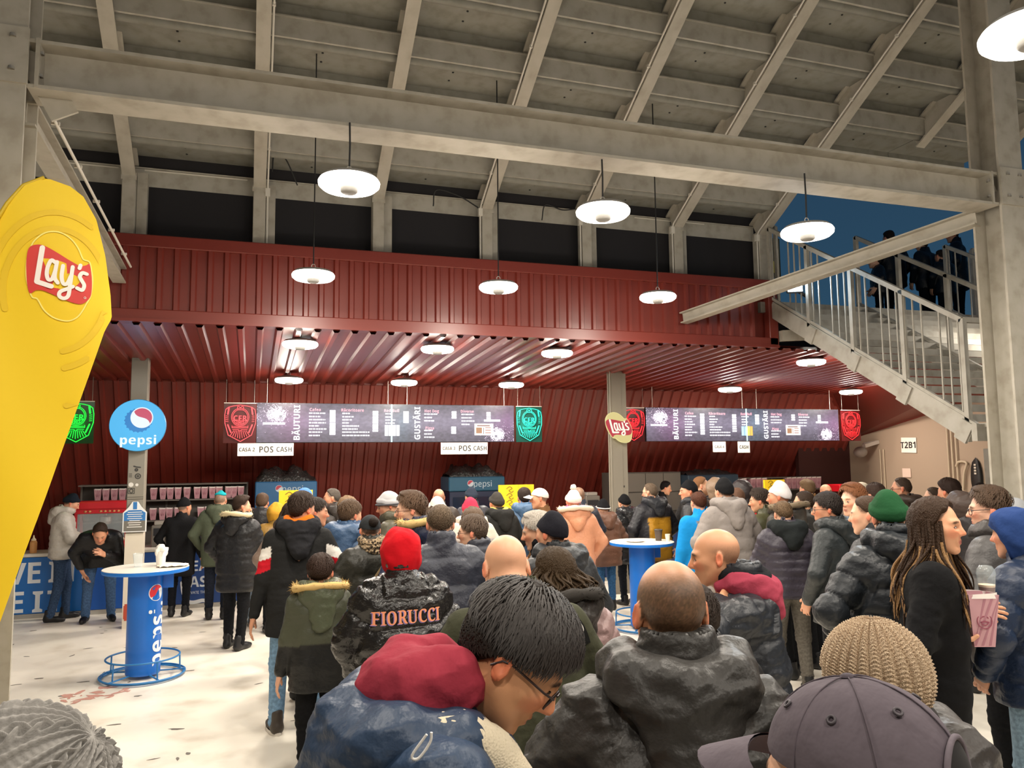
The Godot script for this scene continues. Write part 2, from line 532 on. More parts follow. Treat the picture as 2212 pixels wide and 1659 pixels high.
# ---------------------------------------------------------------- people
# Heads: face towards -z, centre between the ears.
func head_mesh(h: float, fem := false) -> Bld:
	var key := "%s%s" % [h, fem]
	if head_cache.has(key): return head_cache[key]
	var f := Fld.new(Vector3(-0.108, -0.2, -0.14), Vector3(0.108, 0.14, 0.13), h)
	var j := 0.85 if fem else 1.0
	f.ell(Vector3(0, 0.03, 0.015), Vector3(0.075, 0.088, 0.097), Basis.IDENTITY, 0.001)
	f.ell(Vector3(0, -0.03, -0.028), Vector3(0.062, 0.08, 0.064), Basis.IDENTITY, 0.03)
	for s in [-1.0, 1.0]:
		f.cap(Vector3(0.05 * s, -0.045, 0.0), Vector3(0.02 * s, -0.1, -0.064), 0.021 * j, 0.016 * j, 0.03)
		f.cap(Vector3(0.03 * s, -0.012, -0.072), Vector3(0.048 * s, -0.014, -0.045), 0.014, 0.014, 0.03)
		f.cap(Vector3(0.012 * s, 0.022, -0.084), Vector3(0.042 * s, 0.024, -0.068), 0.010 * j, 0.008, 0.018)
	f.cap(Vector3(0, -0.102, -0.07), Vector3(0, -0.098, -0.062), 0.017, 0.018, 0.02)
	f.cap(Vector3(0, -0.06, 0.02), Vector3(0, -0.24, 0.05), 0.05 * j + 0.004, 0.056 * j + 0.004, 0.03)
	for s in [-1.0, 1.0]:
		f.ell(Vector3(0.031 * s, 0.002, -0.093), Vector3(0.019, 0.012, 0.014), Basis.IDENTITY, 0.012, true)
		f.ell(Vector3(0.031 * s, 0.001, -0.071), Vector3(0.0145, 0.0125, 0.0125), Basis.IDENTITY, 0.004)
	f.cap(Vector3(0, 0.014, -0.086), Vector3(0, -0.026, -0.108), 0.0075, 0.0115 * (0.9 if fem else 1.05), 0.014)
	for s in [-1.0, 1.0]: f.cap(Vector3(0.011 * s, -0.031, -0.093), Vector3(0.009 * s, -0.031, -0.098), 0.0085, 0.0075, 0.008)
	f.cap(Vector3(0.019, -0.0605, -0.082), Vector3(-0.019, -0.0605, -0.082), 0.006, 0.006, 0.008)
	f.cap(Vector3(0.007, -0.059, -0.091), Vector3(-0.007, -0.059, -0.091), 0.0055, 0.0055, 0.008)
	f.cap(Vector3(0.013, -0.0715, -0.085), Vector3(-0.013, -0.0715, -0.085), 0.0075, 0.0075, 0.008)
	f.ell(Vector3(0, -0.0655, -0.1), Vector3(0.023, 0.0018, 0.014), Basis.IDENTITY, 0.003, true)
	for s in [-1.0, 1.0]:
		var eb := Basis(Vector3.UP, -0.42 * s) * Basis(Vector3.RIGHT, 0.2)
		f.ell(Vector3(0.08 * s, -0.004, 0.016), Vector3(0.0085, 0.032, 0.018), eb, 0.006)
		if h < 0.007:
			f.ell(Vector3(0.0885 * s, -0.001, 0.0135), Vector3(0.005, 0.018, 0.009), eb, 0.004, true)
	f.cut(Vector3(0, -0.185, 0.03), Vector3(0, -1, 0))
	var b := Bld.new()
	f.mesh(b)
	b.smooth_normals()
	head_cache[key] = b
	return b


func tint_head(b: Bld, skin: Color, hairc: Color, style: String, lip: Color, rng: float) -> void:
	var beard := style.contains("beard"); var buzz := style.contains("buzz"); var balding := style.contains("balding"); var ring := style.contains("ring")
	for i in b.v.size():
		var p := b.v[i]
		var c := skin
		var ear := smoothstep(0.074, 0.086, absf(p.x)) * (1.0 - smoothstep(0.03, 0.05, absf(p.y))) * (1.0 if p.z > -0.02 else 0.0)
		c = c.lerp(Color(skin.r * 1.08, skin.g * 0.72, skin.b * 0.66), ear * 0.6)
		if p.z < -0.05:
			var nose := 1.0 - smoothstep(0.01, 0.03, Vector2(p.x, p.y + 0.028).length())
			var cheek := 1.0 - smoothstep(0.012, 0.034, Vector2(absf(p.x) - 0.042, p.y + 0.025).length())
			c = c.lerp(Color(skin.r * 1.05, skin.g * 0.78, skin.b * 0.72), maxf(nose, cheek) * 0.45)
			var lips := 1.0 - smoothstep(0.6, 1.1, Vector2(p.x / 0.021, (p.y + 0.0655) / 0.0125).length())
			c = c.lerp(lip, lips)
			var brow := (1.0 - smoothstep(0.5, 1.2, Vector2((absf(p.x) - 0.031) / 0.02, (p.y - 0.0235 + (absf(p.x) - 0.03) * 0.15) / 0.0065).length()))
			c = c.lerp(hairc, brow * 0.85)
			var lid := 1.0 - smoothstep(0.5, 1.15, Vector2((absf(p.x) - 0.031) / 0.0155, (p.y - 0.0005) / 0.0042).length())
			c = c.lerp(Color(0.05, 0.035, 0.03), lid * 0.9)
		if beard:
			var bd := smoothstep(-0.035, -0.06, p.y) * smoothstep(0.015, -0.03, p.z) * (1.0 - smoothstep(-0.115, -0.14, p.y))
			c = c.lerp(hairc, bd * (0.55 + 0.2 * fine.get_noise_3dv(p * 12)) * (1.0 - (1.0 - smoothstep(0.6, 1.1, Vector2(p.x / 0.021, (p.y + 0.0655) / 0.0125).length()))))
		var haired := style != "none"
		if haired:
			var az := absf(atan2(p.x, -p.z + 0.01)); var el := atan2(p.y - 0.01, Vector2(p.x, p.z - 0.01).length())
			var line := lerpf(0.85, 0.15, smoothstep(0.4, 1.25, az)); line = lerpf(line, -0.62, smoothstep(1.35, 2.3, az))
			var k := smoothstep(line - 0.1, line + 0.14, el + 0.05 * fine.get_noise_3dv(p * 5))
			if absf(p.x) > 0.077 and absf(p.y) < 0.04: k = 0.0
			if balding:
				var crown := (1.0 - smoothstep(0.05, 0.1, Vector2(p.x * 1.05, p.z - 0.015).length())) * smoothstep(0.045, 0.085, p.y)
				k *= 1.0 - 0.9 * crown
				k *= 1.0 - 0.5 * smoothstep(-0.04, -0.09, p.z)
			if not (buzz or balding or ring): k *= 0.9
			if ring: k *= 0.42 * (1.0 - smoothstep(0.02, 0.07, p.y)) * smoothstep(-0.04, 0.02, p.z)
			k *= 0.82 + 0.25 * fine.get_noise_3dv(p * 14.0)
			c = c.lerp(hairc, clampf(k, 0, 1))
		b.c[i] = c.srgb_to_linear()


# A cap of hair, wool or cloth over the skull: hem gives the elevation (degrees) at front, 45, side, 135 and back.
func shell(nu: int, nv: int, ctr: Vector3, r: Vector3, hem: Array, th: Callable, close := true) -> Bld:
	var b := Bld.new()
	var hm := func(az: float) -> float:
		var q := absf(wrapf(az, -PI, PI)) / (PI / 4)
		var i := mini(int(q), 3)
		return deg_to_rad(lerpf(hem[i], hem[i + 1], smoothstep(0.0, 1.0, q - i)))
	var rows := nv + (2 if close else 0)
	b.grid(nu, rows, func(i, j):
		var az: float = TAU * i / nu
		var t := float(maxi(0, j - (2 if close else 0))) / (nv - 1)
		var el: float = lerpf(hm.call(az), PI / 2 - 0.001, t)
		var u := Vector3(sin(az) * cos(el), sin(el), -cos(az) * cos(el))
		var rad := 1.0 / (u / r).length()
		var d: float = th.call(az, t, u * rad)
		if close and j == 0: return ctr + u * (rad - 0.012)
		if close and j == 1: return ctr + u * (rad + d * 0.35)
		return ctr + u * (rad + d), true)
	var k := b.ix.size()
	for q in range(0, k, 3):
		var s := b.ix[q + 1]; b.ix[q + 1] = b.ix[q + 2]; b.ix[q + 2] = s
	for q in b.n.size(): b.n[q] = -b.n[q]
	return b


func hair_mesh(style: String, lod: float) -> Bld:
	var key := "hair%s%s" % [style, lod]
	if head_cache.has(key): return head_cache[key]
	var nu := 44 if lod > 0.012 else 90 if lod > 0.006 else 200
	var nv := 14 if lod > 0.012 else 30 if lod > 0.006 else 70
	var amp := 0.005 if style != "curly" else 0.011
	var hem := [48, 30, 2, -34, -38]; var top := 0.024; var side := 0.008
	match style:
		"short": hem = [50, 36, -8, -42, -52]
		"crop": top = 0.012; side = 0.004; hem = [54, 42, 6, -32, -44]
		"quiff": top = 0.034; side = 0.005; hem = [52, 40, 8, -26, -40]
		"long": top = 0.02; side = 0.018; hem = [50, 30, -30, -60, -64]
		"curly": top = 0.03; side = 0.018; hem = [42, 24, -4, -36, -40]
		"bun": top = 0.012; side = 0.008; hem = [48, 32, 4, -30, -36]
		"boy": top = 0.024; side = 0.016; hem = [34, 24, 0, -36, -42]
	var fr := 30.0 if style == "curly" else 9.0
	var b := shell(nu, nv, Vector3(0, 0.02, 0.012), Vector3(0.0765, 0.096, 0.0985), hem, func(az: float, t: float, p: Vector3) -> float:
		var k := lerpf(side, top, smoothstep(0.015, 0.075, p.y)) * smoothstep(0.0, 0.16, t + 0.02)
		if style == "quiff": k += 0.016 * smoothstep(0.0, -0.08, p.z) * smoothstep(0.04, 0.08, p.y)
		var q := Vector3(p.x, p.y * 0.35, p.z) * 8.0 if style != "curly" else p * 12.0
		k += amp * (fine.get_noise_3dv(q) + 0.6 * ridge.get_noise_3dv(q * fr * 0.22)) * smoothstep(0.0, 0.3, t)
		return k)
	head_cache[key] = b
	return b


func strands(count: int, seed_: int, whorl: Vector3, len: float, lift: float, hem: Array, w := 0.0011) -> Bld:   # thin locks combed from the whorl
	var b := Bld.new(); var rg := RandomNumberGenerator.new(); rg.seed = seed_
	var ctr := Vector3(0, 0.02, 0.012); var r := Vector3(0.0765, 0.096, 0.0985)
	for i in count:
		var az := rg.randf_range(-PI, PI)
		var q := absf(az) / (PI / 4); var k := mini(int(q), 3)
		var lo := deg_to_rad(lerpf(hem[k], hem[k + 1], q - k)) + 0.06
		var u := Vector3(sin(az), 0, -cos(az)); var el := asin(rg.randf_range(sin(lo), 1.0))
		u = Vector3(u.x * cos(el), sin(el), u.z * cos(el))
		var p := ctr + u / (u / r).length()
		var out := ((p - ctr) / (r * r)).normalized()
		var away := p - whorl; away = (away - out * away.dot(out)).normalized()
		away = (away + out.cross(away) * rg.randf_range(-0.45, 0.45)).normalized()
		var l := len * rg.randf_range(0.6, 1.2) * lerpf(0.35, 1.0, smoothstep(0.01, 0.07, p.y))
		var th := lerpf(0.006, lift, smoothstep(0.015, 0.075, p.y))
		var sd := away.cross(out) * w * rg.randf_range(0.6, 1.6)
		var p0 := p + out * th * 0.4; var p1 := p + away * l * 0.4 + out * (th + 0.004)
		var p2 := p + away * l * 0.75 + out * (th + 0.002 - l * 0.1); var p3 := p + away * l + out * (th * 0.85 - l * 0.28)
		for s in 2:
			var k0 := b.vert(p0 - sd, out); b.vert(p0 + sd, out); b.vert(p1 - sd, out); b.vert(p1 + sd, out); b.vert(p2 - sd * 0.8, out); b.vert(p2 + sd * 0.8, out); b.vert(p3, out)
			for e in [0, 2]:
				b.tri(k0 + e, k0 + e + 1, k0 + e + 3); b.tri(k0 + e, k0 + e + 3, k0 + e + 2)
			b.tri(k0 + 4, k0 + 5, k0 + 6)
			break
	return b


func fur(path: PackedVector3Array, rad: float, count: int, len: float, seed_: int, w := 0.0022) -> Bld:   # a fur strip: a soft roll bristling with tufts
	var b := Bld.new(); var rg := RandomNumberGenerator.new(); rg.seed = seed_
	var rr := []
	for i in path.size(): rr.append(rad * (1.0 + 0.18 * sin(i * 2.4)) * (0.6 if i == 0 or i == path.size() - 1 else 1.0))
	b.tube(path, rr, 9)
	for i in count:
		var q := rg.randf() * (path.size() - 1.001); var k := int(q)
		var p := path[k].lerp(path[k + 1], q - k)
		var t := (path[k + 1] - path[k]).normalized()
		var d := Vector3(rg.randfn(), rg.randfn(), rg.randfn()); d = (d - t * d.dot(t) * 0.7).normalized()
		var sd := d.cross(t).normalized() * w
		var e := (d + t * rg.randf_range(-0.6, 0.6) + Vector3(0, -0.25, 0)).normalized()
		var p0 := p + d * rad * 0.8; var p1 := p0 + e * len * rg.randf_range(0.5, 1.2)
		if (sd * 2).cross(p1 - p0).dot(d) < 0.0: sd = -sd
		var k0 := b.vert(p0 - sd, d); b.vert(p0 + sd, d); b.vert(p1, d)
		b.tri(k0, k0 + 1, k0 + 2)
	return b


func hand_mesh(kind: String, h: float) -> Bld:   # a right hand: wrist at the origin, fingers towards -y, palm towards -z, thumb towards -x
	var key := "hand%s%s" % [kind, h]
	if hand_cache.has(key): return hand_cache[key]
	var f := Fld.new(Vector3(-0.085, -0.2, -0.1), Vector3(0.06, 0.05, 0.05), h)
	f.cap(Vector3(0, 0.05, 0), Vector3(0, -0.005, 0), 0.027, 0.025, 0.01)
	for i in 4: f.cap(Vector3(-0.017 + i * 0.012, -0.012, 0), Vector3(-0.028 + i * 0.0185, -0.085, 0), 0.016, 0.0125, 0.014)
	f.cap(Vector3(-0.018, -0.025, -0.008), Vector3(-0.03, -0.055, -0.014), 0.016, 0.014, 0.012)
	var curl := 0.28 if kind == "relaxed" else 0.55 if kind == "grip" else 1.25 if kind == "fist" else 0.12
	var ln := [0.042, 0.047, 0.044, 0.034]
	for i in 4:
		var p := Vector3(-0.028 + i * 0.0185, -0.086, 0)
		var sp := (i - 1.5) * (0.03 if kind == "fist" else 0.07)
		var a := curl * (0.6 + 0.1 * i); var r := 0.0098 - 0.0006 * absf(i - 1.2)
		for s in 3:
			var l: float = ln[i] * [1.0, 0.68, 0.55][s]
			var q := p + Vector3(sin(sp), -cos(a), -sin(a)).normalized() * l
			f.cap(p, q, r, r * 0.92, 0.004 if s else 0.006)
			p = q; r *= 0.92; a += curl * (1.0 if s == 0 else 0.8)
	var t0 := Vector3(-0.026, -0.028, -0.01); var t1 := t0 + Vector3(-0.03, -0.026, -0.014)
	var t2 := t1 + (Vector3(-0.014, -0.028, -0.012) if kind == "relaxed" or kind == "flat" else Vector3(-0.002, -0.03, -0.022))
	var t3 := t2 + (Vector3(-0.006, -0.022, -0.01) if kind == "relaxed" or kind == "flat" else Vector3(0.01, -0.018, -0.02))
	f.cap(t0, t1, 0.0145, 0.0118, 0.012); f.cap(t1, t2, 0.0118, 0.0105, 0.005); f.cap(t2, t3, 0.0105, 0.009, 0.004)
	var b := Bld.new(); f.mesh(b); b.smooth_normals()
	hand_cache[key] = b
	return b


func ik(a: Vector3, c: Vector3, l1: float, l2: float, pole: Vector3) -> Vector3:
	var d := c - a; var l := clampf(d.length(), 0.05, (l1 + l2) * 0.999)
	var x := (l1 * l1 - l2 * l2 + l * l) / (2 * l)
	var dir := d.normalized(); var pl := (pole - dir * pole.dot(dir)).normalized()
	return a + dir * x + pl * sqrt(maxf(l1 * l1 - x * x, 0.0))


const POSE := {   # wrist and elbow pole in torso space (x away from the body, y from the pelvis, z backwards), for a body 1.72 m tall
	"down": [Vector3(0.31, -0.1, -0.03), Vector3(0.3, 0, 1)],
	"pocket": [Vector3(0.235, 0.02, -0.13), Vector3(1.0, 0, 0.55)],
	"front": [Vector3(0.07, 0.16, -0.27), Vector3(0.8, -0.4, 0.35)],
	"hold": [Vector3(0.14, 0.2, -0.33), Vector3(0.6, -0.6, 0.4)],
	"phone": [Vector3(0.1, 0.3, -0.3), Vector3(0.6, -0.8, 0.1)],
	"chest": [Vector3(0.02, 0.42, -0.24), Vector3(1.0, -0.5, 0.1)],
	"chin": [Vector3(0.05, 0.53, -0.2), Vector3(0.5, -1.0, -0.2)],
	"face": [Vector3(0.07, 0.62, -0.24), Vector3(0.8, -1.0, 0.0)],
	"hip": [Vector3(0.22, 0.05, -0.03), Vector3(1.0, 0, 0.35)],
	"behind": [Vector3(0.12, 0.03, 0.14), Vector3(1.0, 0, 0.4)],
}


# One person. o: yaw hy hp hr (body and head turns), lean, side; jacket jc jt hem fat; hood (0 none, 1 down, 2 up) hoodc; fur colour; tc trousers; sc shoes;
# hair style, hc; hat, hatc; L, R arm poses; skin; glasses; lod
func person(label: String, at: Vector3, H: float, o: Dictionary, group := "") -> Node3D:
	var dist := at.distance_to(Vector3(0, at.y, 0))
	var lod: float = o.get("lod", clampf(dist * 0.0026, 0.0075, 0.026))
	var s := H / 1.735
	var hs: float = o.get("hs", clampf(s, 0.94, 1.02))
	var root := thing("person", label, "person", Vector3.ZERO, 0.0, group)
	var lean: float = deg_to_rad(o.get("lean", 2.0)); var side: float = deg_to_rad(o.get("side", 0.0))
	var rg := RandomNumberGenerator.new(); rg.seed = hash(label)
	var fat: float = o.get("fat", 1.0)
	var w: float = (0.92 if o.get("fem", false) else 1.0) * s
	var P := Vector3(0, 0.93 * s, 0)
	var tb := Basis(Vector3.RIGHT, -lean) * Basis(Vector3.BACK, side)
	var chest := P + tb * Vector3(0, 0.33, 0.005) * s
	var neck := P + tb * Vector3(0, 0.535, 0.015) * s
	var hb := Basis(Vector3.UP, deg_to_rad(o.get("hy", 0.0))) * Basis(Vector3.RIGHT, deg_to_rad(o.get("hp", -4.0))) * Basis(Vector3.BACK, deg_to_rad(o.get("hr", 0.0)))
	var hc := neck + tb * Vector3(0, 0.07, -0.015) * s + hb * Vector3(0, 0.085, -0.035) * hs + tb * Vector3(0, 0, -float(o.get("fwd", 0.0)))
	var hx := Transform3D(hb.scaled(Vector3.ONE * hs), hc)
	var yaw: float = deg_to_rad(o.get("yaw", 0.0))
	root.rotation.y = yaw
	var off := Basis(Vector3.UP, yaw) * Vector3(hc.x, 0, hc.z)
	root.position = Vector3(at.x - off.x, at.y, at.z - off.z) if not o.has("feet") else at
	# limbs
	var el := []; var wr := []; var sh := []
	for k in 2:
		var sg := -1.0 if k == 0 else 1.0
		var ps = o.get("L" if k == 0 else "R", "pocket")
		var pz: Array = POSE[ps] if ps is String else ps
		var S := P + tb * Vector3(0.178 * sg * w / s, 0.475, 0.012) * s
		var wv: Vector3 = pz[0]; var pl: Vector3 = pz[1]
		var wl := P + tb * Vector3(wv.x * sg, wv.y, wv.z) * s
		if o.has("wL" if k == 0 else "wR"): wl = root.transform.affine_inverse() * (o["wL" if k == 0 else "wR"] as Vector3)
		var E := ik(S, wl, 0.295 * s, 0.265 * s, tb * Vector3(pl.x * sg, pl.y, pl.z))
		wl = E + (wl - E).normalized() * 0.265 * s
		sh.append(S); el.append(E); wr.append(wl)
	var hip := []; var kn := []; var an := []; var st: float = o.get("stance", 0.1)
	for k in 2:
		var sg := -1.0 if k == 0 else 1.0
		var fz: float = o.get("step", 0.0) * sg
		hip.append(P + Vector3(0.09 * sg * w, -0.03 * s, 0)); an.append(Vector3(st * sg * s, 0.085 * s, fz * s + 0.02))
		kn.append((hip[k] + an[k]) * 0.5 + Vector3(0.008 * sg, 0.01, -0.025 - absf(fz) * 0.1) * s)
	# the body: head, neck and hands on a frame that runs through the clothes
	var b := Bld.new()
	var hl := clampf(lod * 0.62, 0.0042, 0.0125)
	var hm := Bld.new(); hm.add(head_mesh(snappedf(hl, 0.002) if hl > 0.006 else 0.0048, o.get("fem", false)))
	var skin := Color(o.get("skin", ["d9a284", "cf9878", "dcaa8c", "c98f70"][rg.randi() % 4]))
	tint_head(hm, skin, Color(o.get("hc", "33271f")), o.get("hair", "short"), Color(o.get("lip", "b06a5c")), rg.randf())
	b.add(hm, hx)
	b.col = skin.srgb_to_linear()
	var hv := []
	for k in 2:
		var kind: String = o.get("hL" if k == 0 else "hR", "relaxed")
		var sg := -1.0 if k == 0 else 1.0
		var dir: Vector3 = (wr[k] - el[k]).normalized()
		var bend: Vector3 = o.get("dL" if k == 0 else "dR", Vector3.ZERO)
		var y := -(dir + tb * bend).normalized()
		var pm: Vector3 = tb * (o.get("pL" if k == 0 else "pR", Vector3(-sg, 0, 0)) as Vector3)   # where the palm faces
		var z := -(pm - y * pm.dot(y)).normalized(); var x := y.cross(z)
		if k == 1: x = -x
		b.col = skin.srgb_to_linear()
		var g := hand_mesh(kind, 0.0045 if dist < 5 else 0.009)
		var hb2 := Bld.new(); hb2.add(g); hb2.c.fill(b.col)
		if k == 1:
			for q in range(0, hb2.ix.size(), 3): var sw := hb2.ix[q + 1]; hb2.ix[q + 1] = hb2.ix[q + 2]; hb2.ix[q + 2] = sw
		var base := b.v.size()
		var bs := Basis(x, y, z).scaled_local(Vector3.ONE * (0.98 if s > 0.9 else 0.86))
		b.v.append_array(Transform3D(bs, wr[k]) * hb2.v)
		b.n.append_array(Transform3D(bs, Vector3.ZERO) * hb2.n); b.c.append_array(hb2.c)
		for i in hb2.ix: b.ix.append(i + base)
	b.tube(PackedVector3Array([neck + tb * Vector3(0, 0.03, 0), neck, chest, P, (hip[0] + hip[1]) * 0.5]), [0.055 * s, 0.07 * s, 0.11 * s, 0.11 * s, 0.09 * s], 10)
	for k in 2:
		b.tube(PackedVector3Array([chest + (sh[k] - chest) * 0.4, sh[k], el[k], wr[k]]), [0.05 * s, 0.05 * s, 0.036 * s, 0.024 * s], 8)
		b.tube(PackedVector3Array([P, hip[k], kn[k], an[k]]), [0.08 * s, 0.075 * s, 0.05 * s, 0.036 * s], 8)
	part("body", b, M.skin, root, "", true)
	# trousers and shoes
	var tc: String = o.get("tc", "17181b")
	var lh := maxf(lod, 0.014) if not o.get("nolegs", false) else 0.035
	var tf := Fld.new(Vector3(-0.3, 0.03, -0.3) * s, Vector3(0.3, 1.02, 0.3) * s, lh)
	var tw: float = o.get("tw", 1.0)
	for k in 2:
		tf.cap(hip[k] + Vector3(0, 0.02, 0), kn[k], 0.098 * s * tw, 0.068 * s * tw, 0.02)
		tf.cap(kn[k], an[k] + Vector3(0, -0.01, 0), 0.066 * s * tw, 0.054 * s * tw, 0.03)
		tf.cap(hip[k] + Vector3(0, 0, 0.05 * s), hip[k] + Vector3(0, 0.08 * s, 0.03 * s), 0.08 * s, 0.08 * s, 0.05)
	tf.cap(hip[0] + Vector3(0.02, 0.08 * s, 0), hip[1] + Vector3(-0.02, 0.08 * s, 0), 0.1 * s, 0.1 * s, 0.03)
	tf.cut(Vector3(0, 0.05 * s, 0), Vector3(0, -1, 0))
	var tbld := Bld.new(); tf.mesh(tbld)
	if lh < 0.03:
		for i in tbld.v.size():
			var p := tbld.v[i]
			var am := 0.007 * (smoothstep(0.3, 0.1, p.y) + 0.5 * (1.0 - smoothstep(0.03, 0.12, absf(p.y - 0.48 * s))))
			p += Vector3(p.x - (0.1 if p.x > 0 else -0.1), 0, p.z).normalized() * am * sin(p.y * 130 + 3 * p.x + 4 * soft.get_noise_3dv(p * 2 + Vector3(H * 9, 0, 0)))
			tbld.v[i] = p
	tbld.smooth_normals()
	part("trousers", tbld, cloth(tc, o.get("tk", "denim")), root)
	for k in 2:
		var sf := Fld.new(Vector3(-0.075, -0.01, -0.22), Vector3(0.075, 0.17, 0.12), maxf(0.012, lod * 0.8))
		sf.cap(Vector3(0, 0.045, 0.045), Vector3(0, 0.04, -0.1), 0.042, 0.04, 0.02)
		sf.cap(Vector3(0, 0.035, -0.1), Vector3(0.0, 0.032, -0.165), 0.042, 0.033, 0.02)
		sf.cap(Vector3(0, 0.05, 0.03), Vector3(0, 0.15, 0.025), 0.042, 0.044, 0.03)
		sf.cut(Vector3.ZERO, Vector3(0, -1, 0))
		var sb := Bld.new(); sb.xf = Transform3D.IDENTITY; sf.mesh(sb); sb.smooth_normals()
		var ss := Bld.new(); ss.add(sb, Transform3D(Basis(Vector3.UP, (0.2 if k == 0 else -0.2)).scaled(Vector3.ONE * clampf(s, 0.8, 1.05)), Vector3(an[k].x, 0.0, an[k].z)))
		var shoe := part("shoe", ss, mat(o.get("sc", "141416"), 0.5), root)
		if o.has("sole"):
			var sol := Bld.new()
			sol.grid(14, 2, func(i, j): return Transform3D(Basis(Vector3.UP, (0.2 if k == 0 else -0.2)), Vector3(an[k].x, 0, an[k].z)) * Vector3(0.047 * sin(TAU * i / 14), j * 0.025, -0.055 - 0.145 * cos(TAU * i / 14)), true)
			part("sole", sol, mat(o.sole, 0.7), shoe)
	# jacket
	var jt: String = o.get("jt", "puf")
	var puf: float = {"puf": 0.034, "parka": 0.026, "coat": 0.012, "plain": 0.008, "thin": 0.003}[jt]
	var hem: float = o.get("hem", 0.78) * s
	var jw := 0.36 * fat * s + 0.1
	var lo := Vector3(-jw, hem - 0.03, -0.34 * fat); var hi := Vector3(jw, 1.62 * s, 0.36 * fat)
	for q in el + wr + [neck, chest]:
		lo = lo.min(q - Vector3.ONE * 0.16); hi = hi.max(q + Vector3.ONE * 0.15)
	lo.y = minf(lo.y, hem - 0.02); hi.y = neck.y + 0.14 * s
	var jf := Fld.new(lo, hi, lod)
	for sg in [-1.0, 1.0]:
		var up := tb * Vector3(0, 1, 0)
		jf.cap(P + tb * Vector3(0.075 * sg * fat, 0.02, 0) * s, P + tb * Vector3(0.07 * sg * fat, 0.2, 0.0) * s, 0.112 * s * fat + puf, 0.112 * s * fat + puf, 0.06)
		jf.cap(P + tb * Vector3(0.07 * sg * fat, 0.2, 0.0) * s, P + tb * Vector3(0.098 * sg, 0.4, 0.012) * s, 0.112 * s * fat + puf, 0.108 * s + puf, 0.06)
		jf.cap(P + tb * Vector3(0.075 * sg * fat, 0.03, 0) * s, Vector3(P.x + 0.08 * sg * s * fat, hem - 0.04, 0.0), 0.112 * s * fat + puf, 0.122 * s * fat + puf, 0.06)
		jf.cap(P + tb * Vector3(0.05 * sg, 0.46, 0.02) * s, P + tb * Vector3(0.165 * sg * w / s, 0.468, 0.015) * s, 0.07 * s + puf * 0.5, 0.062 * s + puf * 0.5, 0.05)
	jf.cap(neck - tb * Vector3(0, 0.08, 0) * s, neck + tb * Vector3(0, 0.01, 0) * s, 0.085 * s, 0.066 * s + puf * 0.3, 0.06)
	for k in 2:
		jf.cap(sh[k], el[k], 0.06 * s + puf * 0.72, 0.05 * s + puf * 0.62, 0.045)
		jf.cap(el[k], wr[k] + (el[k] - wr[k]).normalized() * 0.015, 0.05 * s + puf * 0.62, 0.037 * s + puf * 0.45, 0.02)
	if o.get("collar", true): jf.cap(neck + tb * Vector3(0, 0.02, 0.002) * s, neck + tb * Vector3(0, 0.075, -0.005) * s, 0.066 * s + puf * 0.4, 0.072 * s + puf * 0.4, 0.03)
	var ct := neck + tb * Vector3(0, 0.075 if o.get("collar", true) else 0.03, 0) * s
	jf.ell(ct + tb * Vector3(0, 0.05, -0.008) * s, Vector3(0.064, 0.12, 0.068) * s, tb, 0.005, true)
	jf.cut(Vector3(0, hem, 0), Vector3(0, -1, 0))
	var jb := Bld.new(); jf.mesh(jb); jb.smooth_normals()
	var sp: float = o.get("quilt", 0.085 if jt == "puf" else 0.0) * s
	var qa: float = o.get("qa", 0.013)
	var wa: float = o.get("wrinkle", 0.0045 if jt != "thin" else 0.003)
	var seedv := Vector3(rg.randf(), rg.randf(), rg.randf()) * 20.0
	var bones := [[sh[0], el[0]], [el[0], wr[0]], [sh[1], el[1]], [el[1], wr[1]]]
	var itb := tb.inverse()
	for i in jb.v.size():
		var p := jb.v[i]
		var tp := itb * (p - P)
		var best := Vector2(absf(tp.x) - 0.155 * fat * s, tp.y)
		if absf(tp.x) > 0.13 * s:
			var bd := 0.095 * s + puf
			for bi in 4:
				var a: Vector3 = bones[bi][0]; var ab: Vector3 = bones[bi][1] - a
				var t := clampf((p - a).dot(ab) / ab.length_squared(), 0.0, 1.0)
				var dd := (p - a - ab * t).length()
				if dd < bd:
					bd = dd; best = Vector2(0, (0.0 if bi % 2 == 0 else 0.295 * s) + t * ab.length())
		var d := wa * soft.get_noise_3dv(p * 1.6 + seedv) + wa * 0.9 * (ridge.get_noise_3dv(p * Vector3(1.0, 2.2, 1.0) + seedv) - 0.2)
		if sp > 0.0:
			var u := best.y / sp + 0.06 * soft.get_noise_3dv(p + seedv)
			var q := absf(u - floorf(u) - 0.5) * 2.0   # 1 at the seam
			d += qa * (0.45 - q * q * q * q) + 0.004 * (1.0 - q) * fine.get_noise_3dv(p * Vector3(2.6, 0.6, 2.6) + seedv)
		jb.v[i] = p + jb.n[i] * d
	jb.smooth_normals()
	var jc: String = o.get("jc", "1c1d20")
	var jk: String = o.get("jk", "nylon" if jt in ["puf", "parka"] else "cotton")
	var paint = o.get("paint")
	var jacket: MeshInstance3D
	if paint != null:
		for i in jb.v.size():
			jb.c[i] = (paint.call(itb * (jb.v[i] - P) / s, Color(jc)) as Color).srgb_to_linear()
		var pm2 := cloth(Color(0.99, 0.99, 0.99), jk).duplicate(); pm2.albedo_color = Color.WHITE; pm2.vertex_color_use_as_albedo = true
		jacket = part(o.get("jn", "jacket"), jb, pm2, root, "", true)
	else: jacket = part(o.get("jn", "jacket"), jb, cloth(jc, jk), root)
	# hood hanging down the back, or drawn over the head
	var hood: int = o.get("hood", 0)
	var hoodc: String = o.get("hoodc", jc)
	if hood == 1: _hood(root, "hood", neck, tb, s, puf, lod, o.get("hoodz", 1.0), o.get("hoodw", 1.0), o.get("hoody", 0.0), cloth(hoodc, o.get("hoodk", jk)), seedv)
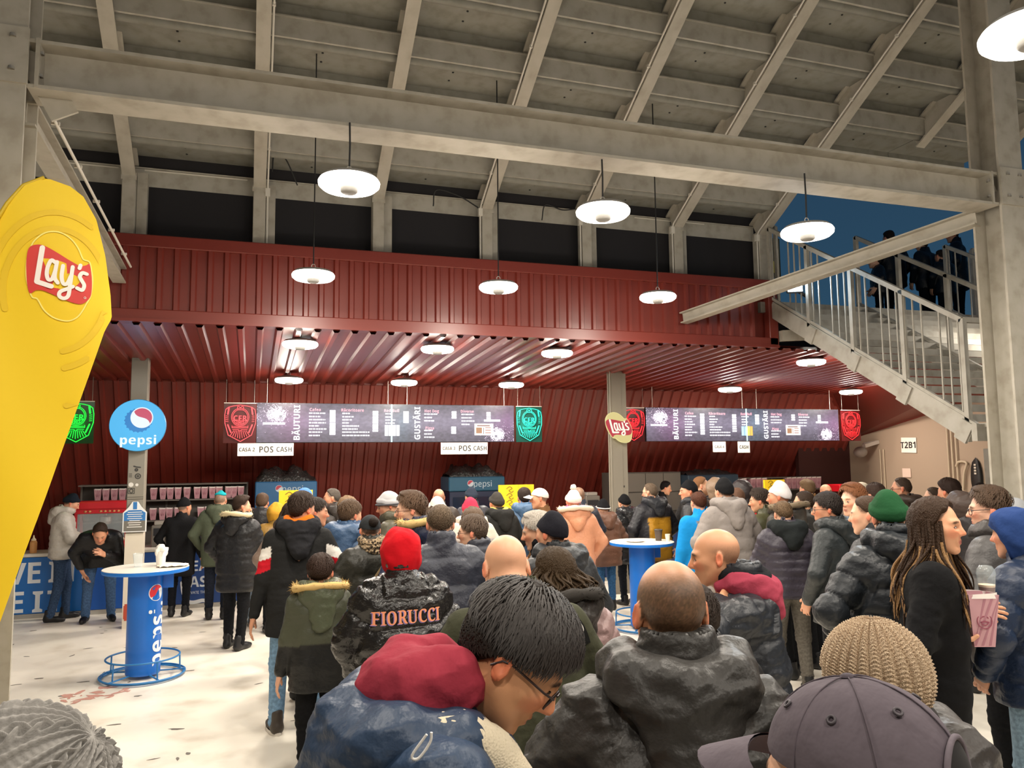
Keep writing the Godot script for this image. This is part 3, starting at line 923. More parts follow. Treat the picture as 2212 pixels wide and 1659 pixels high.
	if o.has("hood2"): _hood(root, "outer_hood", neck, tb, s, puf, lod, 1.1, o.get("hoodw2", 1.2), -0.05, cloth(o.hood2, jk), seedv)
	if hood == 1: pass
	elif hood == 2:
		var hh := shell(40 if lod > 0.012 else 64, 30, Vector3(0, 0.005, 0.012), Vector3(0.105, 0.125, 0.13), [38, 12, -58, -70, -72], func(az: float, t: float, p: Vector3) -> float:
			return 0.012 + 0.012 * soft.get_noise_3dv(p * 3 + seedv) + 0.007 * ridge.get_noise_3dv(p * Vector3(1.5, 1.0, 1.5) + seedv) - 0.012 * smoothstep(0.25, 0.0, t) * (1.0 if cos(az) > 0.3 else -1.5))
		var h2 := Bld.new(); h2.add(hh, hx)
		part("hood", h2, cloth(hoodc, o.get("hoodk", jk)), root)
	if o.has("fur"):
		var fp := PackedVector3Array()
		if hood == 2:
			for i in 17:
				var a := -2.5 + 5.0 * i / 16
				fp.append(hx * Vector3(0.112 * sin(a), 0.12 * cos(a) - 0.005, -0.075 + 0.05 * absf(sin(a * 0.5))))
		else:
			for i in 15:
				var a := -2.3 + 4.6 * i / 14
				var fw: float = o.get("furw", 1.0)
				fp.append(neck + tb * Vector3(0.16 * fw * sin(a), 0.078 + 0.012 * cos(a * 2), 0.03 + 0.15 * cos(a)) * s)
		part("fur_trim", fur(fp, 0.028 * s, 500 if lod < 0.02 else 200, 0.032, rg.randi(), 0.0018 if lod < 0.015 else 0.003), mat(o.fur, 0.9), root)
	if o.has("scarf"):
		var sc := Bld.new()
		for q in 4:
			var cp := PackedVector3Array()
			for i in 20:
				var a := TAU * i / 20
				cp.append(neck + tb * Vector3(0.085 * sin(a), -0.01 + q * 0.026 + 0.014 * sin(a * 2 + q * 1.3), 0.004 - 0.09 * cos(a)) * s)
			sc.tube(cp, (0.03 + 0.004 * (q % 2)) * s, 10, true)
		part("scarf", sc, M[o.scarf] if M.has(o.scarf) else cloth(o.scarf, "fleece"), root)
	# hair and headgear
	var style: String = o.get("hair", "short")
	var hname := style.get_slice("_", 0)
	var hatted: bool = o.has("hat")
	if hname in ["short", "crop", "quiff", "long", "curly", "bun", "boy"] and hood != 2 and (not hatted or hname in ["long", "bun"]):
		var hr2 := Bld.new()
		if not hatted: hr2.add(hair_mesh(hname, lod), hx)
		if hname == "bun":
			var bf := Bld.new(); bf.add(shell(16, 8, Vector3.ZERO, Vector3(0.04, 0.04, 0.04), [-80, -80, -80, -80, -80], func(az, t, p): return 0.004 * sin(az * 5 + t * 6), false)); hr2.add(bf, hx * Transform3D(Basis.IDENTITY, Vector3(0, 0.06, 0.125)))
		var hi3 := Bld.new()
		if hname == "long":
			var nl := 150 if dist < 4.5 else 34
			for i in nl:
				var a := lerpf(1.0, TAU - 1.0, (i + rg.randf() * 0.9) / nl)
				var r0 := Vector3(0.082 * sin(a), rg.randf_range(-0.01, 0.045), 0.012 - 0.098 * cos(a))
				var ln: float = o.get("hl", 0.26) * rg.randf_range(0.75, 1.1)
				var ph := i * 0.35; var lift := rg.randf_range(-0.006, 0.012)
				var pp := PackedVector3Array()
				for q in 8:
					var t := q / 7.0
					pp.append(hx * (r0 * Vector3(1 + 0.14 * t + lift * 8, 1, 1 + 0.16 * t + lift * 6)) + Vector3(0.016 * t * sin(t * 9 + ph), -t * ln, 0.016 * t * cos(t * 8 + ph)) + tb * Vector3(0.07 * sin(a) * t, 0, (0.07 if cos(a) < 0.2 else -0.07) * smoothstep(0.3, 0.8, t)))
				var wd := 0.0085 if nl > 100 else 0.018
				var nq := 15
				if o.has("hc3") and i % 5 < 2: pp = pp.slice(2); nq = 11
				else: nq = 15
				(hi3 if nq == 11 else hr2).tube(curve3(pp, 2), range(nq).map(func(q): return wd * (1.0 - 0.8 * pow(q / float(nq - 1), 2.5))), 5)
		if hi3.v.size(): part("hair_highlights", hi3, hairmat(o.hc3), root)
		part("hair", hr2, hairmat(Color(o.get("hc", "33271f")).darkened(0.15)), root)
	if not hatted and hood != 2 and not style.contains("strands") and hname in ["short", "crop", "quiff", "curly", "boy"] and dist < 9.0:
		var hm3 := {"short": [50, 36, -8, -42, -52], "crop": [54, 42, 6, -32, -44], "quiff": [52, 40, 8, -26, -40], "curly": [42, 24, -4, -36, -40], "boy": [34, 24, 0, -36, -42]}
		var lf: float = {"short": 0.02, "crop": 0.009, "quiff": 0.03, "curly": 0.026, "boy": 0.021}[hname]
		var sb3 := Bld.new(); sb3.add(strands(3500 if dist < 5.5 else 1400, hash(label), Vector3(0.01, 0.11, 0.06), 0.045 if hname != "crop" else 0.022, lf, hm3[hname], 0.0014 if dist < 5.5 else 0.0028), hx)
		part("hair_locks", sb3, hairmat(Color(o.get("hc", "33271f")).darkened(0.08)), root)
	if style.contains("strands"):
		var sb2 := Bld.new(); sb2.add(strands(9000, 4, Vector3(0.0, 0.115, 0.05), 0.052, 0.026, [46, 32, 4, -32, -36]), hx)
		part("hair_locks", sb2, mat(o.get("hc2", o.get("hc", "33271f")), 0.62), root)
	if o.has("hat"):
		var hatc: String = o.get("hatc", "18191c")
		var hb3 := Bld.new()
		var hi2 := lod < 0.012
		if o.hat.begins_with("beanie"):
			var hem2: Array = o.get("hathem", [22, 16, -6, -22, -26])
			var rib: float = o.get("rib", 44.0); var slouch: float = o.get("slouch", 0.02); var rd: float = o.get("ribd", 0.0016)
			var cuff: bool = o.hat != "beanie_plain"
			hb3.add(shell(int(rib * 4) if hi2 else 44, 40 if hi2 else 16, Vector3(0, 0.02, 0.012), Vector3(0.081, 0.098, 0.102), hem2, func(az: float, t: float, p: Vector3) -> float:
				var k := 0.006 + slouch * smoothstep(0.45, 1.0, t) + 0.006 * soft.get_noise_3dv(p * 2.5 + seedv)
				if cuff: k += 0.007 * (1.0 - smoothstep(0.27, 0.31, t)) * smoothstep(-0.02, 0.06, t)
				if hi2: k += rd * sin(az * rib) * smoothstep(1.0, 0.75, t)
				if o.has("point"): k += 0.05 * smoothstep(0.75, 1.0, t)
				return k), hx)
			var bn := part("beanie", hb3, cloth(hatc, "fleece" if not o.get("smoothhat", false) else "cotton"), root)
			if o.hat == "beanie_pom":
				var pm := Bld.new(); pm.add(shell(18, 10, Vector3.ZERO, Vector3.ONE * 0.036, [-80, -80, -80, -80, -80], func(az, t, p): return 0.008 * fine.get_noise_3dv(p * 40), false), hx * Transform3D(Basis.IDENTITY, Vector3(0, 0.16, 0.03)))
				part("pompom", pm, cloth(o.get("pomc", hatc), "fleece"), root)
			if o.has("band"):
				var bd2 := Bld.new(); bd2.add(shell(44, 8, Vector3(0, 0.02, 0.012), Vector3(0.081, 0.098, 0.102), hem2, func(az, t, p): return 0.0155, false), hx)
				var bm := Bld.new(); var cp2 := PackedVector3Array()
				for i in 28:
					var a := TAU * i / 28; cp2.append(hx * Vector3(0.1 * sin(a), 0.025 - 0.022 * -cos(a) - 0.012, 0.012 - 0.118 * cos(a)))
				bm.tube(cp2, 0.008, 6, true)
				part("stripe", bm, cloth(o.band, "fleece"), bn)
		elif o.hat == "cap":
			var cyw := Transform3D(Basis(Vector3.UP, deg_to_rad(o.get("capyaw", 0.0))), Vector3.ZERO)
			hb3.add(shell(40, 18, Vector3(0, 0.022, 0.012), Vector3(0.083, 0.1, 0.103), [20, 14, 2, -10, -14], func(az, t, p): return 0.004 + 0.003 * soft.get_noise_3dv(p * 3 + seedv)), hx * cyw)
			var cp3 := part("cap", hb3, cloth(hatc, "cotton"), root)
			var br := Bld.new()
			br.add(brim(0.072, 0.075), hx * cyw)
			part("brim", br, cloth(o.get("brimc", hatc), "cotton"), cp3)
	if o.has("glasses"):
		part("glasses", glasses_mesh(hx), mat(o.glasses, 0.35), root)
	root.set_meta("hx", hx); root.set_meta("neck", neck); root.set_meta("tb", tb); root.set_meta("P", P); root.set_meta("s", s); root.set_meta("wr", wr); root.set_meta("el", el)
	if o.has("keep"): root.set_meta("jv", jb.v)
	return root


func _hood(root: Node3D, called: String, neck: Vector3, tb: Basis, s: float, puf: float, lod: float, hz: float, hw: float, yo: float, m: Material, seedv: Vector3) -> void:
	var hf := Fld.new(neck + Vector3(-0.28, -0.28, -0.24) * s, neck + Vector3(0.28, 0.24, 0.32) * s, lod)
	var pts := [Vector3(-0.075, 0.03, -0.1), Vector3(-0.115, 0.045, -0.02), Vector3(-0.1, 0.035, 0.07), Vector3(0, 0.02, 0.112), Vector3(0.1, 0.035, 0.07), Vector3(0.115, 0.045, -0.02), Vector3(0.075, 0.03, -0.1)]
	var c := Vector3(0, yo, 0); var v := Vector3(hw, 1, hw)
	for i in 6: hf.cap(neck + tb * (pts[i] * v + c) * s, neck + tb * (pts[i + 1] * v + c) * s, (0.032 + 0.01 * hz + puf * 0.25) * (0.8 if i == 0 else 1.0), (0.032 + 0.01 * hz + puf * 0.25) * (0.8 if i == 5 else 1.0), 0.03)
	for sg in [-1.0, 1.0]: hf.cap(neck + tb * (Vector3(0.07 * sg, 0.0, 0.09) * v + c) * s, neck + tb * (Vector3(0.03 * sg, -0.1 * hz, 0.13) * v + c) * s, 0.045 + puf * 0.3, 0.045, 0.06)
	hf.cap(neck + tb * (Vector3(0, -0.02, 0.11) * v + c) * s, neck + tb * (Vector3(0, -0.12 * hz, 0.135) * v + c) * s, 0.05 + puf * 0.3, 0.038, 0.05)
	var hd := Bld.new(); hf.mesh(hd); hd.smooth_normals()
	for i in hd.v.size():
		var p := hd.v[i]
		hd.v[i] = p + hd.n[i] * 0.01 * (ridge.get_noise_3dv(p * Vector3(1.1, 2.0, 1.1) + seedv) + 0.6 * soft.get_noise_3dv(p * 3 + seedv))
	hd.smooth_normals()
	part(called, hd, m, root)


func brim(w: float, l: float) -> Bld:
	var b := Bld.new()
	for sd in 2:
		b.grid(13, 7, func(i, j):
			var a := lerpf(-1.05, 1.05, i / 12.0); var t: float = j / 6.0
			var x := w * sin(a) / sin(1.05) * 1.02; var z0 := -0.112 + 0.06 * (1 - cos(a)) * 1.25
			return Vector3(x, 0.052 - 0.02 * t - 0.022 * pow(x / w, 2.0) - (0.003 if sd == 0 else 0.0), z0 - t * l * sqrt(maxf(0.0, 1.0 - pow(sin(a) / 0.95, 2.0)))))
		if sd == 0:
			for q in range(0, b.ix.size(), 3): var s := b.ix[q + 1]; b.ix[q + 1] = b.ix[q + 2]; b.ix[q + 2] = s
			for q in b.n.size(): b.n[q] = -b.n[q]
	return b


func glasses_mesh(hx: Transform3D) -> Bld:
	var b := Bld.new()
	b.xf = hx
	for s in [-1.0, 1.0]:
		var lp := PackedVector3Array()
		for i in 20:
			var a := TAU * i / 20
			lp.append(Vector3(s * (0.033 + 0.024 * signf(cos(a)) * pow(absf(cos(a)), 0.75)), -0.003 + 0.019 * signf(sin(a)) * pow(absf(sin(a)), 0.75), -0.103 + 0.012 * absf(0.033 + 0.024 * cos(a)) / 0.05))
		b.tube(lp, 0.0021, 6, true)
		b.tube(PackedVector3Array([Vector3(s * 0.057, 0.006, -0.094), Vector3(s * 0.078, 0.008, -0.07), Vector3(s * 0.083, 0.008, 0.0), Vector3(s * 0.084, 0.002, 0.02), Vector3(s * 0.082, -0.018, 0.032)]), 0.0023, 6)
	b.tube(PackedVector3Array([Vector3(-0.011, 0.004, -0.104), Vector3(0, 0.008, -0.106), Vector3(0.011, 0.004, -0.104)]), 0.002, 6)
	return b


# ---------------------------------------------------------------- the hall
func lights_and_camera() -> void:
	var cam := Camera3D.new(); cam.name = "camera"; add_child(cam)
	cam.position = Vector3(0, 2.04, 0)
	cam.rotation_order = EULER_ORDER_YXZ
	cam.rotation_degrees = Vector3(5.46, -18.4, -0.6)
	cam.fov = 52.34; cam.near = 0.05; cam.current = true
	var we := WorldEnvironment.new(); we.name = "world"; add_child(we)
	var env := Environment.new(); we.environment = env
	env.background_mode = Environment.BG_SKY
	var sky := Sky.new(); var pm := ProceduralSkyMaterial.new()
	pm.sky_top_color = Color("2c4a66"); pm.sky_horizon_color = Color("3d6a88"); pm.ground_bottom_color = Color("16202a"); pm.ground_horizon_color = Color("2a4458")
	pm.sun_angle_max = 0.0; pm.sky_energy_multiplier = 0.8
	sky.sky_material = pm; env.sky = sky
	env.tonemap_mode = Environment.TONE_MAPPER_LINEAR
	env.tonemap_exposure = 1.0
	env.sdfgi_enabled = true; env.ssao_enabled = true; env.ssil_enabled = true


const LAMP_E := 5.0
var lamp0: Node3D

func lamp(at: Vector3, top: float, label: String, group := "ring pendant lamps") -> void:
	var t := thing("pendant_lamp", label, "lamp", at, 0.0, group)
	var b := Bld.new()
	b.lathe(pv([0.062, -0.012, 0.075, -0.028, 0.1, -0.036, 0.14, -0.038, 0.175, -0.03, 0.197, -0.01, 0.2, 0.012, 0.19, 0.028]), 40, Vector3.ZERO, false)
	part("light_ring", b, glow(Color(1.0, 0.96, 0.9), 7.0), t)
	var k := Bld.new()
	k.lathe(pv([0.19, 0.028, 0.17, 0.05, 0.1, 0.066, 0.05, 0.075, 0.0, 0.08]), 32, Vector3.ZERO, false)
	k.lathe(pv([0.0, -0.062, 0.045, -0.06, 0.056, -0.05, 0.06, -0.012]), 24, Vector3.ZERO, false)
	part("housing", k, mat("8c8a86", 0.5), t)
	var c := Bld.new()
	var hk := PackedVector3Array()
	for i in 11: hk.append(Vector3(0.018 * sin(TAU * i / 12), 0.1 - 0.02 * cos(TAU * i / 12), 0))
	c.tube(hk, 0.004, 5)
	part("hook", c, mat("c8c4bc", 0.35, 0.7), t)
	var d := Bld.new()
	d.tube(PackedVector3Array([Vector3(0, 0.12, 0), Vector3(0.003, (top - at.y) * 0.5 + 0.06, 0), Vector3(0, top - at.y, 0)]), 0.0065, 6)
	part("cord", d, mat("161616", 0.6), t)
	var l := AreaLight3D.new(); l.name = "lamp_light"; t.add_child(l, true)
	l.position = Vector3(0, -0.07, 0); l.rotation_degrees.x = -90; l.light_color = Color(1.0, 0.96, 0.9); l.light_energy = LAMP_E; l.area_size = Vector2(0.3, 0.3)
	l.area_range = 40.0; l.shadow_enabled = true
	var k2 := OmniLight3D.new(); k2.name = "lamp_glow"; t.add_child(k2, true); k2.position = Vector3(0, -0.02, 0); k2.light_color = l.light_color; k2.light_energy = 0.9; k2.light_size = 0.15; k2.omni_range = 40.0; k2.omni_attenuation = 2.0; k2.shadow_enabled = true


func rib_sheet(w: float, h: float, period: float, dep: float) -> Bld:   # trapezoid ribs along y, facing +z
	var b := Bld.new()
	var x := -w / 2; var e := w / 2
	while x < e - 0.001:
		var x1 := minf(x + period * 0.56, e); var x2 := minf(x + period * 0.66, e); var x3 := minf(x + period * 0.9, e); var x4 := minf(x + period, e)
		b.quad(Vector3(x, 0, 0), Vector3(x1, 0, 0), Vector3(x1, h, 0), Vector3(x, h, 0))
		if x2 > x1: b.quad(Vector3(x1, 0, 0), Vector3(x2, 0, dep), Vector3(x2, h, dep), Vector3(x1, h, 0))
		if x3 > x2: b.quad(Vector3(x2, 0, dep), Vector3(x3, 0, dep), Vector3(x3, h, dep), Vector3(x2, h, dep))
		if x4 > x3: b.quad(Vector3(x3, 0, dep), Vector3(x4, 0, 0), Vector3(x4, h, 0), Vector3(x3, h, dep))
		x += period
	b.quad(Vector3(e, 0, -0.03), Vector3(-w / 2, 0, -0.03), Vector3(-w / 2, h, -0.03), Vector3(e, h, -0.03))
	return b


func build_hall() -> void:
	# floor
	var f := Bld.new(); f.box(Vector3(3, -0.1, -5), Vector3(22, 0.2, 24)); struct("floor", f, M.floor, "cream painted concrete floor with scuffs and spilt marks", "floor")
	var rg := RandomNumberGenerator.new(); rg.seed = 21
	var scuff := Bld.new(); var st := Bld.new()
	for i in 170:
		var p := Vector3(rg.randf_range(-2.6, 6.5), 0.0012, rg.randf_range(-11.5, -4.0))
		var l := rg.randf_range(0.015, 0.07); var w := rg.randf_range(0.006, 0.02); var a := rg.randf_range(-0.5, 0.5) + (1.57 if rg.randf() < 0.2 else 0.0)
		var pts := PackedVector2Array()
		for k in 9: pts.append(Vector2(cos(TAU * k / 9) * l, sin(TAU * k / 9) * w) * rg.randf_range(0.6, 1.2))
		scuff.xf = Transform3D(Basis(Vector3.UP, a) * Basis(Vector3.RIGHT, -PI / 2), p)
		scuff.plate(pts, 0, 0.0008)
	part("scuff_marks", scuff, mat("6e6860", 0.6)).set_meta("kind", "stuff"); tag(get_child(-1), "dark scuff marks and crumbs scattered on the cream floor", "marks")
	for i in 26:
		var a := rg.randf_range(0, TAU); var r := 0.28 * sqrt(rg.randf())
		st.xf = Transform3D(Basis(Vector3.UP, rg.randf_range(0, 3)) * Basis(Vector3.RIGHT, -PI / 2), Vector3(-1.28 + cos(a) * r, 0.0016 + i * 0.00004, -7.95 + sin(a) * r * 0.8))
		var pts := PackedVector2Array(); var l := rg.randf_range(0.02, 0.09)
		for k in 9: pts.append(Vector2(cos(TAU * k / 9) * l, sin(TAU * k / 9) * l * 0.4) * rg.randf_range(0.5, 1.2))
		st.plate(pts, 0, 0.0006)
	tag(part("sauce_stain", st, mat("cf9a8c", 0.4)), "smeared reddish stain on the floor beside the blue bar table", "stain").set_meta("kind", "stuff")
	# walls that close the hall
	var wb := Bld.new(); wb.box(Vector3(3, 4, 6.9), Vector3(22, 9, 0.3)); struct("wall_rear", wb, mat("8f897f", 0.9), "grey wall behind the crowd", "wall")
	var wl := Bld.new(); wl.box(Vector3(-7.6, 4, -5), Vector3(0.3, 9, 24)); struct("wall_left", wl, mat("8f897f", 0.9), "grey wall closing the left side", "wall")
	# the grandstand above: stepped planks over rafters
	var ceil := sgroup("ceiling", "underside of the grandstand, stepped grey planks"); tag(ceil, "underside of the grandstand made of stepped grey steel planks", "ceiling")
	var rp := Bld.new(); rp.box(Vector3(0, -0.1, 0), Vector3(1.292, 0.19, 0.03)); rp.box(Vector3(0, 0.002, 0.012), Vector3(1.292, 0.012, 0.05))
	var tp := Bld.new(); tp.box(Vector3(0, 0, -0.31), Vector3(1.292, 0.03, 0.56)); tp.box(Vector3(0, -0.08, -0.6), Vector3(1.292, 0.19, 0.02))
	tp.lathe(pv([0.0, 0.0]), 3) if false else null
	for sy in [0]:
		var nose := PackedVector3Array()
		for i in 2: nose.append(Vector3(-0.646 + 1.292 * i, -0.03, -0.06))
		tp.tube(nose, 0.045, 8)
	var bolt := Bld.new()
	for bx in [-0.1]:
		for bz in [-0.2, -0.38]: bolt.lathe(pv([0.0, -0.024, 0.011, -0.022, 0.012, -0.012]), 7, Vector3(bx, 0, bz))
	var rm := rp.mesh(); var tm := tp.mesh(); var bm := bolt.mesh()
	for k in range(-1, 11):
		for bay in range(-2, 8):
			var x := -1.28 + 1.304 * bay + 0.652
			if bay >= 6 and k < 2: continue
			var p := Vector3(x, 5.52 + 0.328 * k, -8.42 + 0.58 * k)
			var a := part("riser_plank", rm, M.riser, ceil); a.position = p
			var b := part("tread_plank", tm, M.deck, ceil); b.position = p + Vector3(0, -0.17, 0)
			var c := part("bolt", bm, mat("1c1b1a", 0.6), b); c.position = Vector3.ZERO
	var far := Bld.new()
	for k in range(11, 26):
		far.box(Vector3(2.5, 5.42 + 0.328 * k, -8.42 + 0.58 * k), Vector3(20, 0.19, 0.03)); far.box(Vector3(2.5, 5.35 + 0.328 * k, -8.73 + 0.58 * k), Vector3(20, 0.03, 0.58))
	part("upper_planks", far, M.deck, ceil)
	var top := Bld.new(); top.bar(Vector3(2.5, 5.75, -9.0), Vector3(2.5, 14.6, 6.8), 20, 0.2); part("deck_slab", top, M.deck, ceil) if false else null
	# dark boarding between the posts
	var dk := Bld.new(); dk.box(Vector3(-0.6, 4.75, -9.02), Vector3(14.4, 1.7, 0.06)); struct("wall_upper", dk, mat("1a181c", 0.8), "black boarding behind the posts above the red fascia", "wall")
	for i in 4:
		var lp := Bld.new(); lp.box(Vector3(-3.24 + i * 1.304 * 1.0 + (0 if i < 3 else 4.56), 5.175, -8.985), Vector3(1.05, 0.012, 0.012)); struct("trim_%d" % (i + 1), lp, mat("d8d4c8", 0.5), "thin pale edge strip at the top of the black boarding", "trim")
	# rafters, each with its post
	for k in range(-2, 9):
		var x := -1.28 + 1.304 * k
		var t := sgroup("roof_rafter"); tag(t, "grey steel rafter, number %d of those crossing the frame from the left, with its post on the red fascia" % (k + 3) if k >= 0 and k < 7 else "grey steel rafter beyond the framed bays", "rafter")
		var b := Bld.new()
		var lo := Vector3(x, 4.99, -8.86); var dir := Vector3(0, 0.494, 0.869)
		if k > 6: lo += dir * 1.75
		var up := Vector3(0, 0.869, -0.494)
		b.ibeam(lo + up * 0.14, lo + dir * 18.0 + up * 0.14, 0.13, 0.28, 0.02, 0.02, up)
		part("rafter_beam", b, M.steel, t)
		if k <= 6:
			var p := Bld.new(); p.box(Vector3(x, 4.71, -8.86), Vector3(0.13, 0.74, 0.15), Basis.IDENTITY, 0.006); p.box(Vector3(x, 5.03, -8.79), Vector3(0.15, 0.08, 0.02))
			p.box(Vector3(x + 0.12, 4.71, -8.93), Vector3(0.1, 0.8, 0.1))
			part("post", p, M.steel, t)
		if k in [1, 3, 4, 5, 6]:
			var sg := 1.0 if k == 1 else -1.0
			var c := Bld.new()
			c.tube(PackedVector3Array([Vector3(x + sg * 0.085, 4.42, -8.8), Vector3(x + sg * 0.085, 5.0, -8.8), Vector3(x + sg * 0.085, 5.07, -8.76), lo + dir * 9.0 + Vector3(sg * 0.085, 0.03, 0)]), 0.011, 6)
			for i in 8: c.box(lo + dir * (0.6 + i * 0.8) + Vector3(sg * 0.085, 0.03, 0), Vector3(0.03, 0.03, 0.03))
			c.box(Vector3(x + sg * 0.085, 4.99, -8.8), Vector3(0.05, 0.09, 0.05))
			part("conduit", c, mat("cfcabf", 0.5), t)
	for a in [[0.15, 5.32, 0.42, 5.08], [1.95, 5.1, 2.5, 5.02], [3.3, 5.05, 3.75, 5.12]]:
		var c := Bld.new()
		c.tube(curve3(PackedVector3Array([Vector3(a[0], a[1] - 0.12, -8.7), Vector3(a[0] + 0.02, a[1] + 0.05, -8.62), Vector3(lerpf(a[0], a[2], 0.5), a[1] + 0.0, -8.6), Vector3(a[2], a[3], -8.72)])), 0.008, 6)
		tag(part("loose_cable", c, mat("151515", 0.6)), ["black cable looping down the deck left of the nearest big lamp", "black cable looping from a junction box between the two big lamps", "black cable looping just left of the second big lamp"][[0.15, 1.95, 3.3].find(a[0])], "cable")
	# the cross beam, its columns and its braces
	var cb := Bld.new(); cb.ibeam(Vector3(-1.3, 4.395, -5.2), Vector3(6.3, 4.4, -5.2), 0.26, 0.3, 0.022, 0.016)
	for e in [-1.25, 6.22]: cb.box(Vector3(e, 4.4, -5.2), Vector3(0.02, 0.3, 0.28))
	var beam := struct("cross_beam", cb, M.steel, "long grey steel H beam crossing the hall from column to column", "beam")
	var bl := Bld.new()
	for x in [-1.235, 6.2]:
		for y in [-0.08, 0.06]: bl.lathe(pv([0.0, 0.022, 0.014, 0.02, 0.016, 0.0]), 8, Vector3(x, 4.4 + y, -5.09))
	part("bolt", bl, mat("a8a49c", 0.4, 0.6), beam)
	for q in [[-1.44, "left"], [6.43, "right"]]:
		var c := Bld.new()
		c.box(Vector3(q[0], 4.5, -5.2 + 0.14), Vector3(0.28, 9.0, 0.022)); c.box(Vector3(q[0], 4.5, -5.2 - 0.14), Vector3(0.28, 9.0, 0.022)); c.box(Vector3(q[0], 4.5, -5.2), Vector3(0.016, 9.0, 0.26))
		var col := struct("steel_column", c, M.steel, "tall grey steel H column standing at the %s edge of the picture" % q[1], "column")
		var g := Bld.new(); g.box(Vector3(q[0], 4.42, -5.04), Vector3(0.3, 0.34, 0.02)); g.box(Vector3(q[0] + (0.2 if q[1] == "left" else 0.12), 4.36, -5.2), Vector3(0.16, 0.5, 0.02), Basis(Vector3.BACK, 0.5))
		part("joint_plate", g, M.steel, col)
		var g2 := Bld.new()
		for y in [-0.1, 0.1]:
			for x in [-0.07, 0.07]: g2.lathe(pv([0.0, 0.02, 0.017, 0.018, 0.019, 0.0]), 6, Vector3(q[0] + x, 4.42 + y, -5.025))
		part("bolt", g2, mat("a8a49c", 0.4, 0.6), col)
	var b1 := Bld.new(); b1.ibeam(Vector3(-1.36, 4.18, -5.3), Vector3(-1.3, 3.92, -8.58), 0.12, 0.16, 0.014, 0.012)
	var br1 := struct("brace_bar", b1, M.steel, "grey brace running from the left column back to the red fascia, with a pale conduit on it", "brace")
	var cd := Bld.new(); cd.tube(PackedVector3Array([Vector3(-1.26, 4.27, -5.3), Vector3(-1.2, 4.01, -8.56)]), 0.012, 6)
	for i in 5: cd.box(Vector3(-1.26 + 0.012 * i, 4.25 - 0.05 * i, -5.6 - 0.65 * i), Vector3(0.05, 0.02, 0.02))
	part("conduit", cd, mat("d8d3c8", 0.5), br1)
	var b2 := Bld.new(); b2.ibeam(Vector3(6.28, 4.2, -5.3), Vector3(5.16, 3.79, -8.6), 0.13, 0.14, 0.014, 0.012)
	struct("brace_bar", b2, M.steel, "grey brace running from the right column down to the red fascia", "brace")
	# the red cladding: fascia, ceiling and the wall that leans away
	var fa := sgroup("wall_fascia"); tag(fa, "dark red corrugated fascia band under the black boarding", "wall")
	var sh := rib_sheet(1.14, 0.66, 0.163, 0.03)
	var shm := sh.mesh()
	for i in range(-5, 8):
		if -0.9 + 1.14 * i - 0.57 > 6.5: continue
		var s := part("cladding_sheet", shm, M.red, fa); s.position = Vector3(-0.9 + 1.14 * i - 0.25, 3.59, -8.66)
	var ft := Bld.new(); ft.box(Vector3(0.0, 4.31, -8.68), Vector3(13.2, 0.13, 0.12), Basis.IDENTITY, 0.008); ft.box(Vector3(0.0, 3.54, -8.68), Vector3(13.2, 0.12, 0.12), Basis.IDENTITY, 0.008); ft.box(Vector3(0.0, 3.48, -8.7), Vector3(13.2, 0.03, 0.2))
	ft.box(Vector3(6.54, 3.93, -8.68), Vector3(0.14, 0.86, 0.12), Basis.IDENTITY, 0.008)
	ft.box(Vector3(0.0, 3.95, -8.78), Vector3(13.2, 0.8, 0.03))
	part("edge_trim", ft, M.red, fa)
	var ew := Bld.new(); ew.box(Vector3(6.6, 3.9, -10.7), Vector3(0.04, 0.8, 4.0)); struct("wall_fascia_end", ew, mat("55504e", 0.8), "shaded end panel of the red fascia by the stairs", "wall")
	var rc := sgroup("ceiling_red"); tag(rc, "dark red corrugated metal ceiling over the food counters", "ceiling")
	var cs := rib_sheet(1.2, 4.18, 0.2, 0.035); var csm := cs.mesh()
	var ws := rib_sheet(1.2, 4.2, 0.2, 0.035); var wsm := ws.mesh()
	var rv := Bld.new()
	for i in 6:
		rv.lathe(pv([0.0, 0.052, 0.009, 0.05, 0.011, 0.036]), 6, Vector3(0, 0, 0)) if false else null
	for i in range(-6, 11):
		var x := -0.7 + 1.2 * i
		var s := part("ceiling_sheet", csm, M.red, rc)
		s.transform = Transform3D(Basis(Vector3(1, 0, 0), Vector3(0, -0.045, -0.999), Vector3(0, -0.999, 0.045)), Vector3(x, 3.47, -8.66))
	var wr := sgroup("wall_back"); tag(wr, "dark red corrugated metal wall leaning away behind the counters", "wall")
	for i in range(-6, 11):
		var x := -0.7 + 1.2 * i
		var s := part("wall_sheet", wsm, M.red, wr)
		s.transform = Transform3D(Basis(Vector3(1, 0, 0), Vector3(0, -0.848, -0.53), Vector3(0, -0.53, 0.848)), Vector3(x, 3.285, -12.82))
	var bt := Bld.new(); bt.box(Vector3(2.3, 3.275, -12.8), Vector3(19.4, 0.03, 0.1))
	for i in 95: bt.lathe(pv([0.0, 0.03, 0.008, 0.028, 0.01, 0.0]), 5, Vector3(-6.9 + 0.2 * i, 3.25, -12.72))
	part("ridge_flashing", bt, M.red, rc)
	# right side: soffit, beige wall with its fittings
	var so := Bld.new(); so.quad(Vector3(10.9, 3.3, -12.8), Vector3(12.0, 2.36, -13.5), Vector3(12.0, 3.35, -8.6), Vector3(10.9, 3.47, -8.66)); so.quad(Vector3(10.9, 3.48, -8.66), Vector3(12.0, 3.36, -8.6), Vector3(12.0, 2.38, -13.5), Vector3(10.9, 3.32, -12.8))
	so.quad(Vector3(10.9, 0, -14.6), Vector3(12, 0, -14.6), Vector3(12.0, 2.36, -13.5), Vector3(10.9, 3.3, -12.8)) if false else null
	struct("ceiling_soffit", so, M.red, "plain red sloping soffit where the ceiling meets the beige wall", "ceiling")
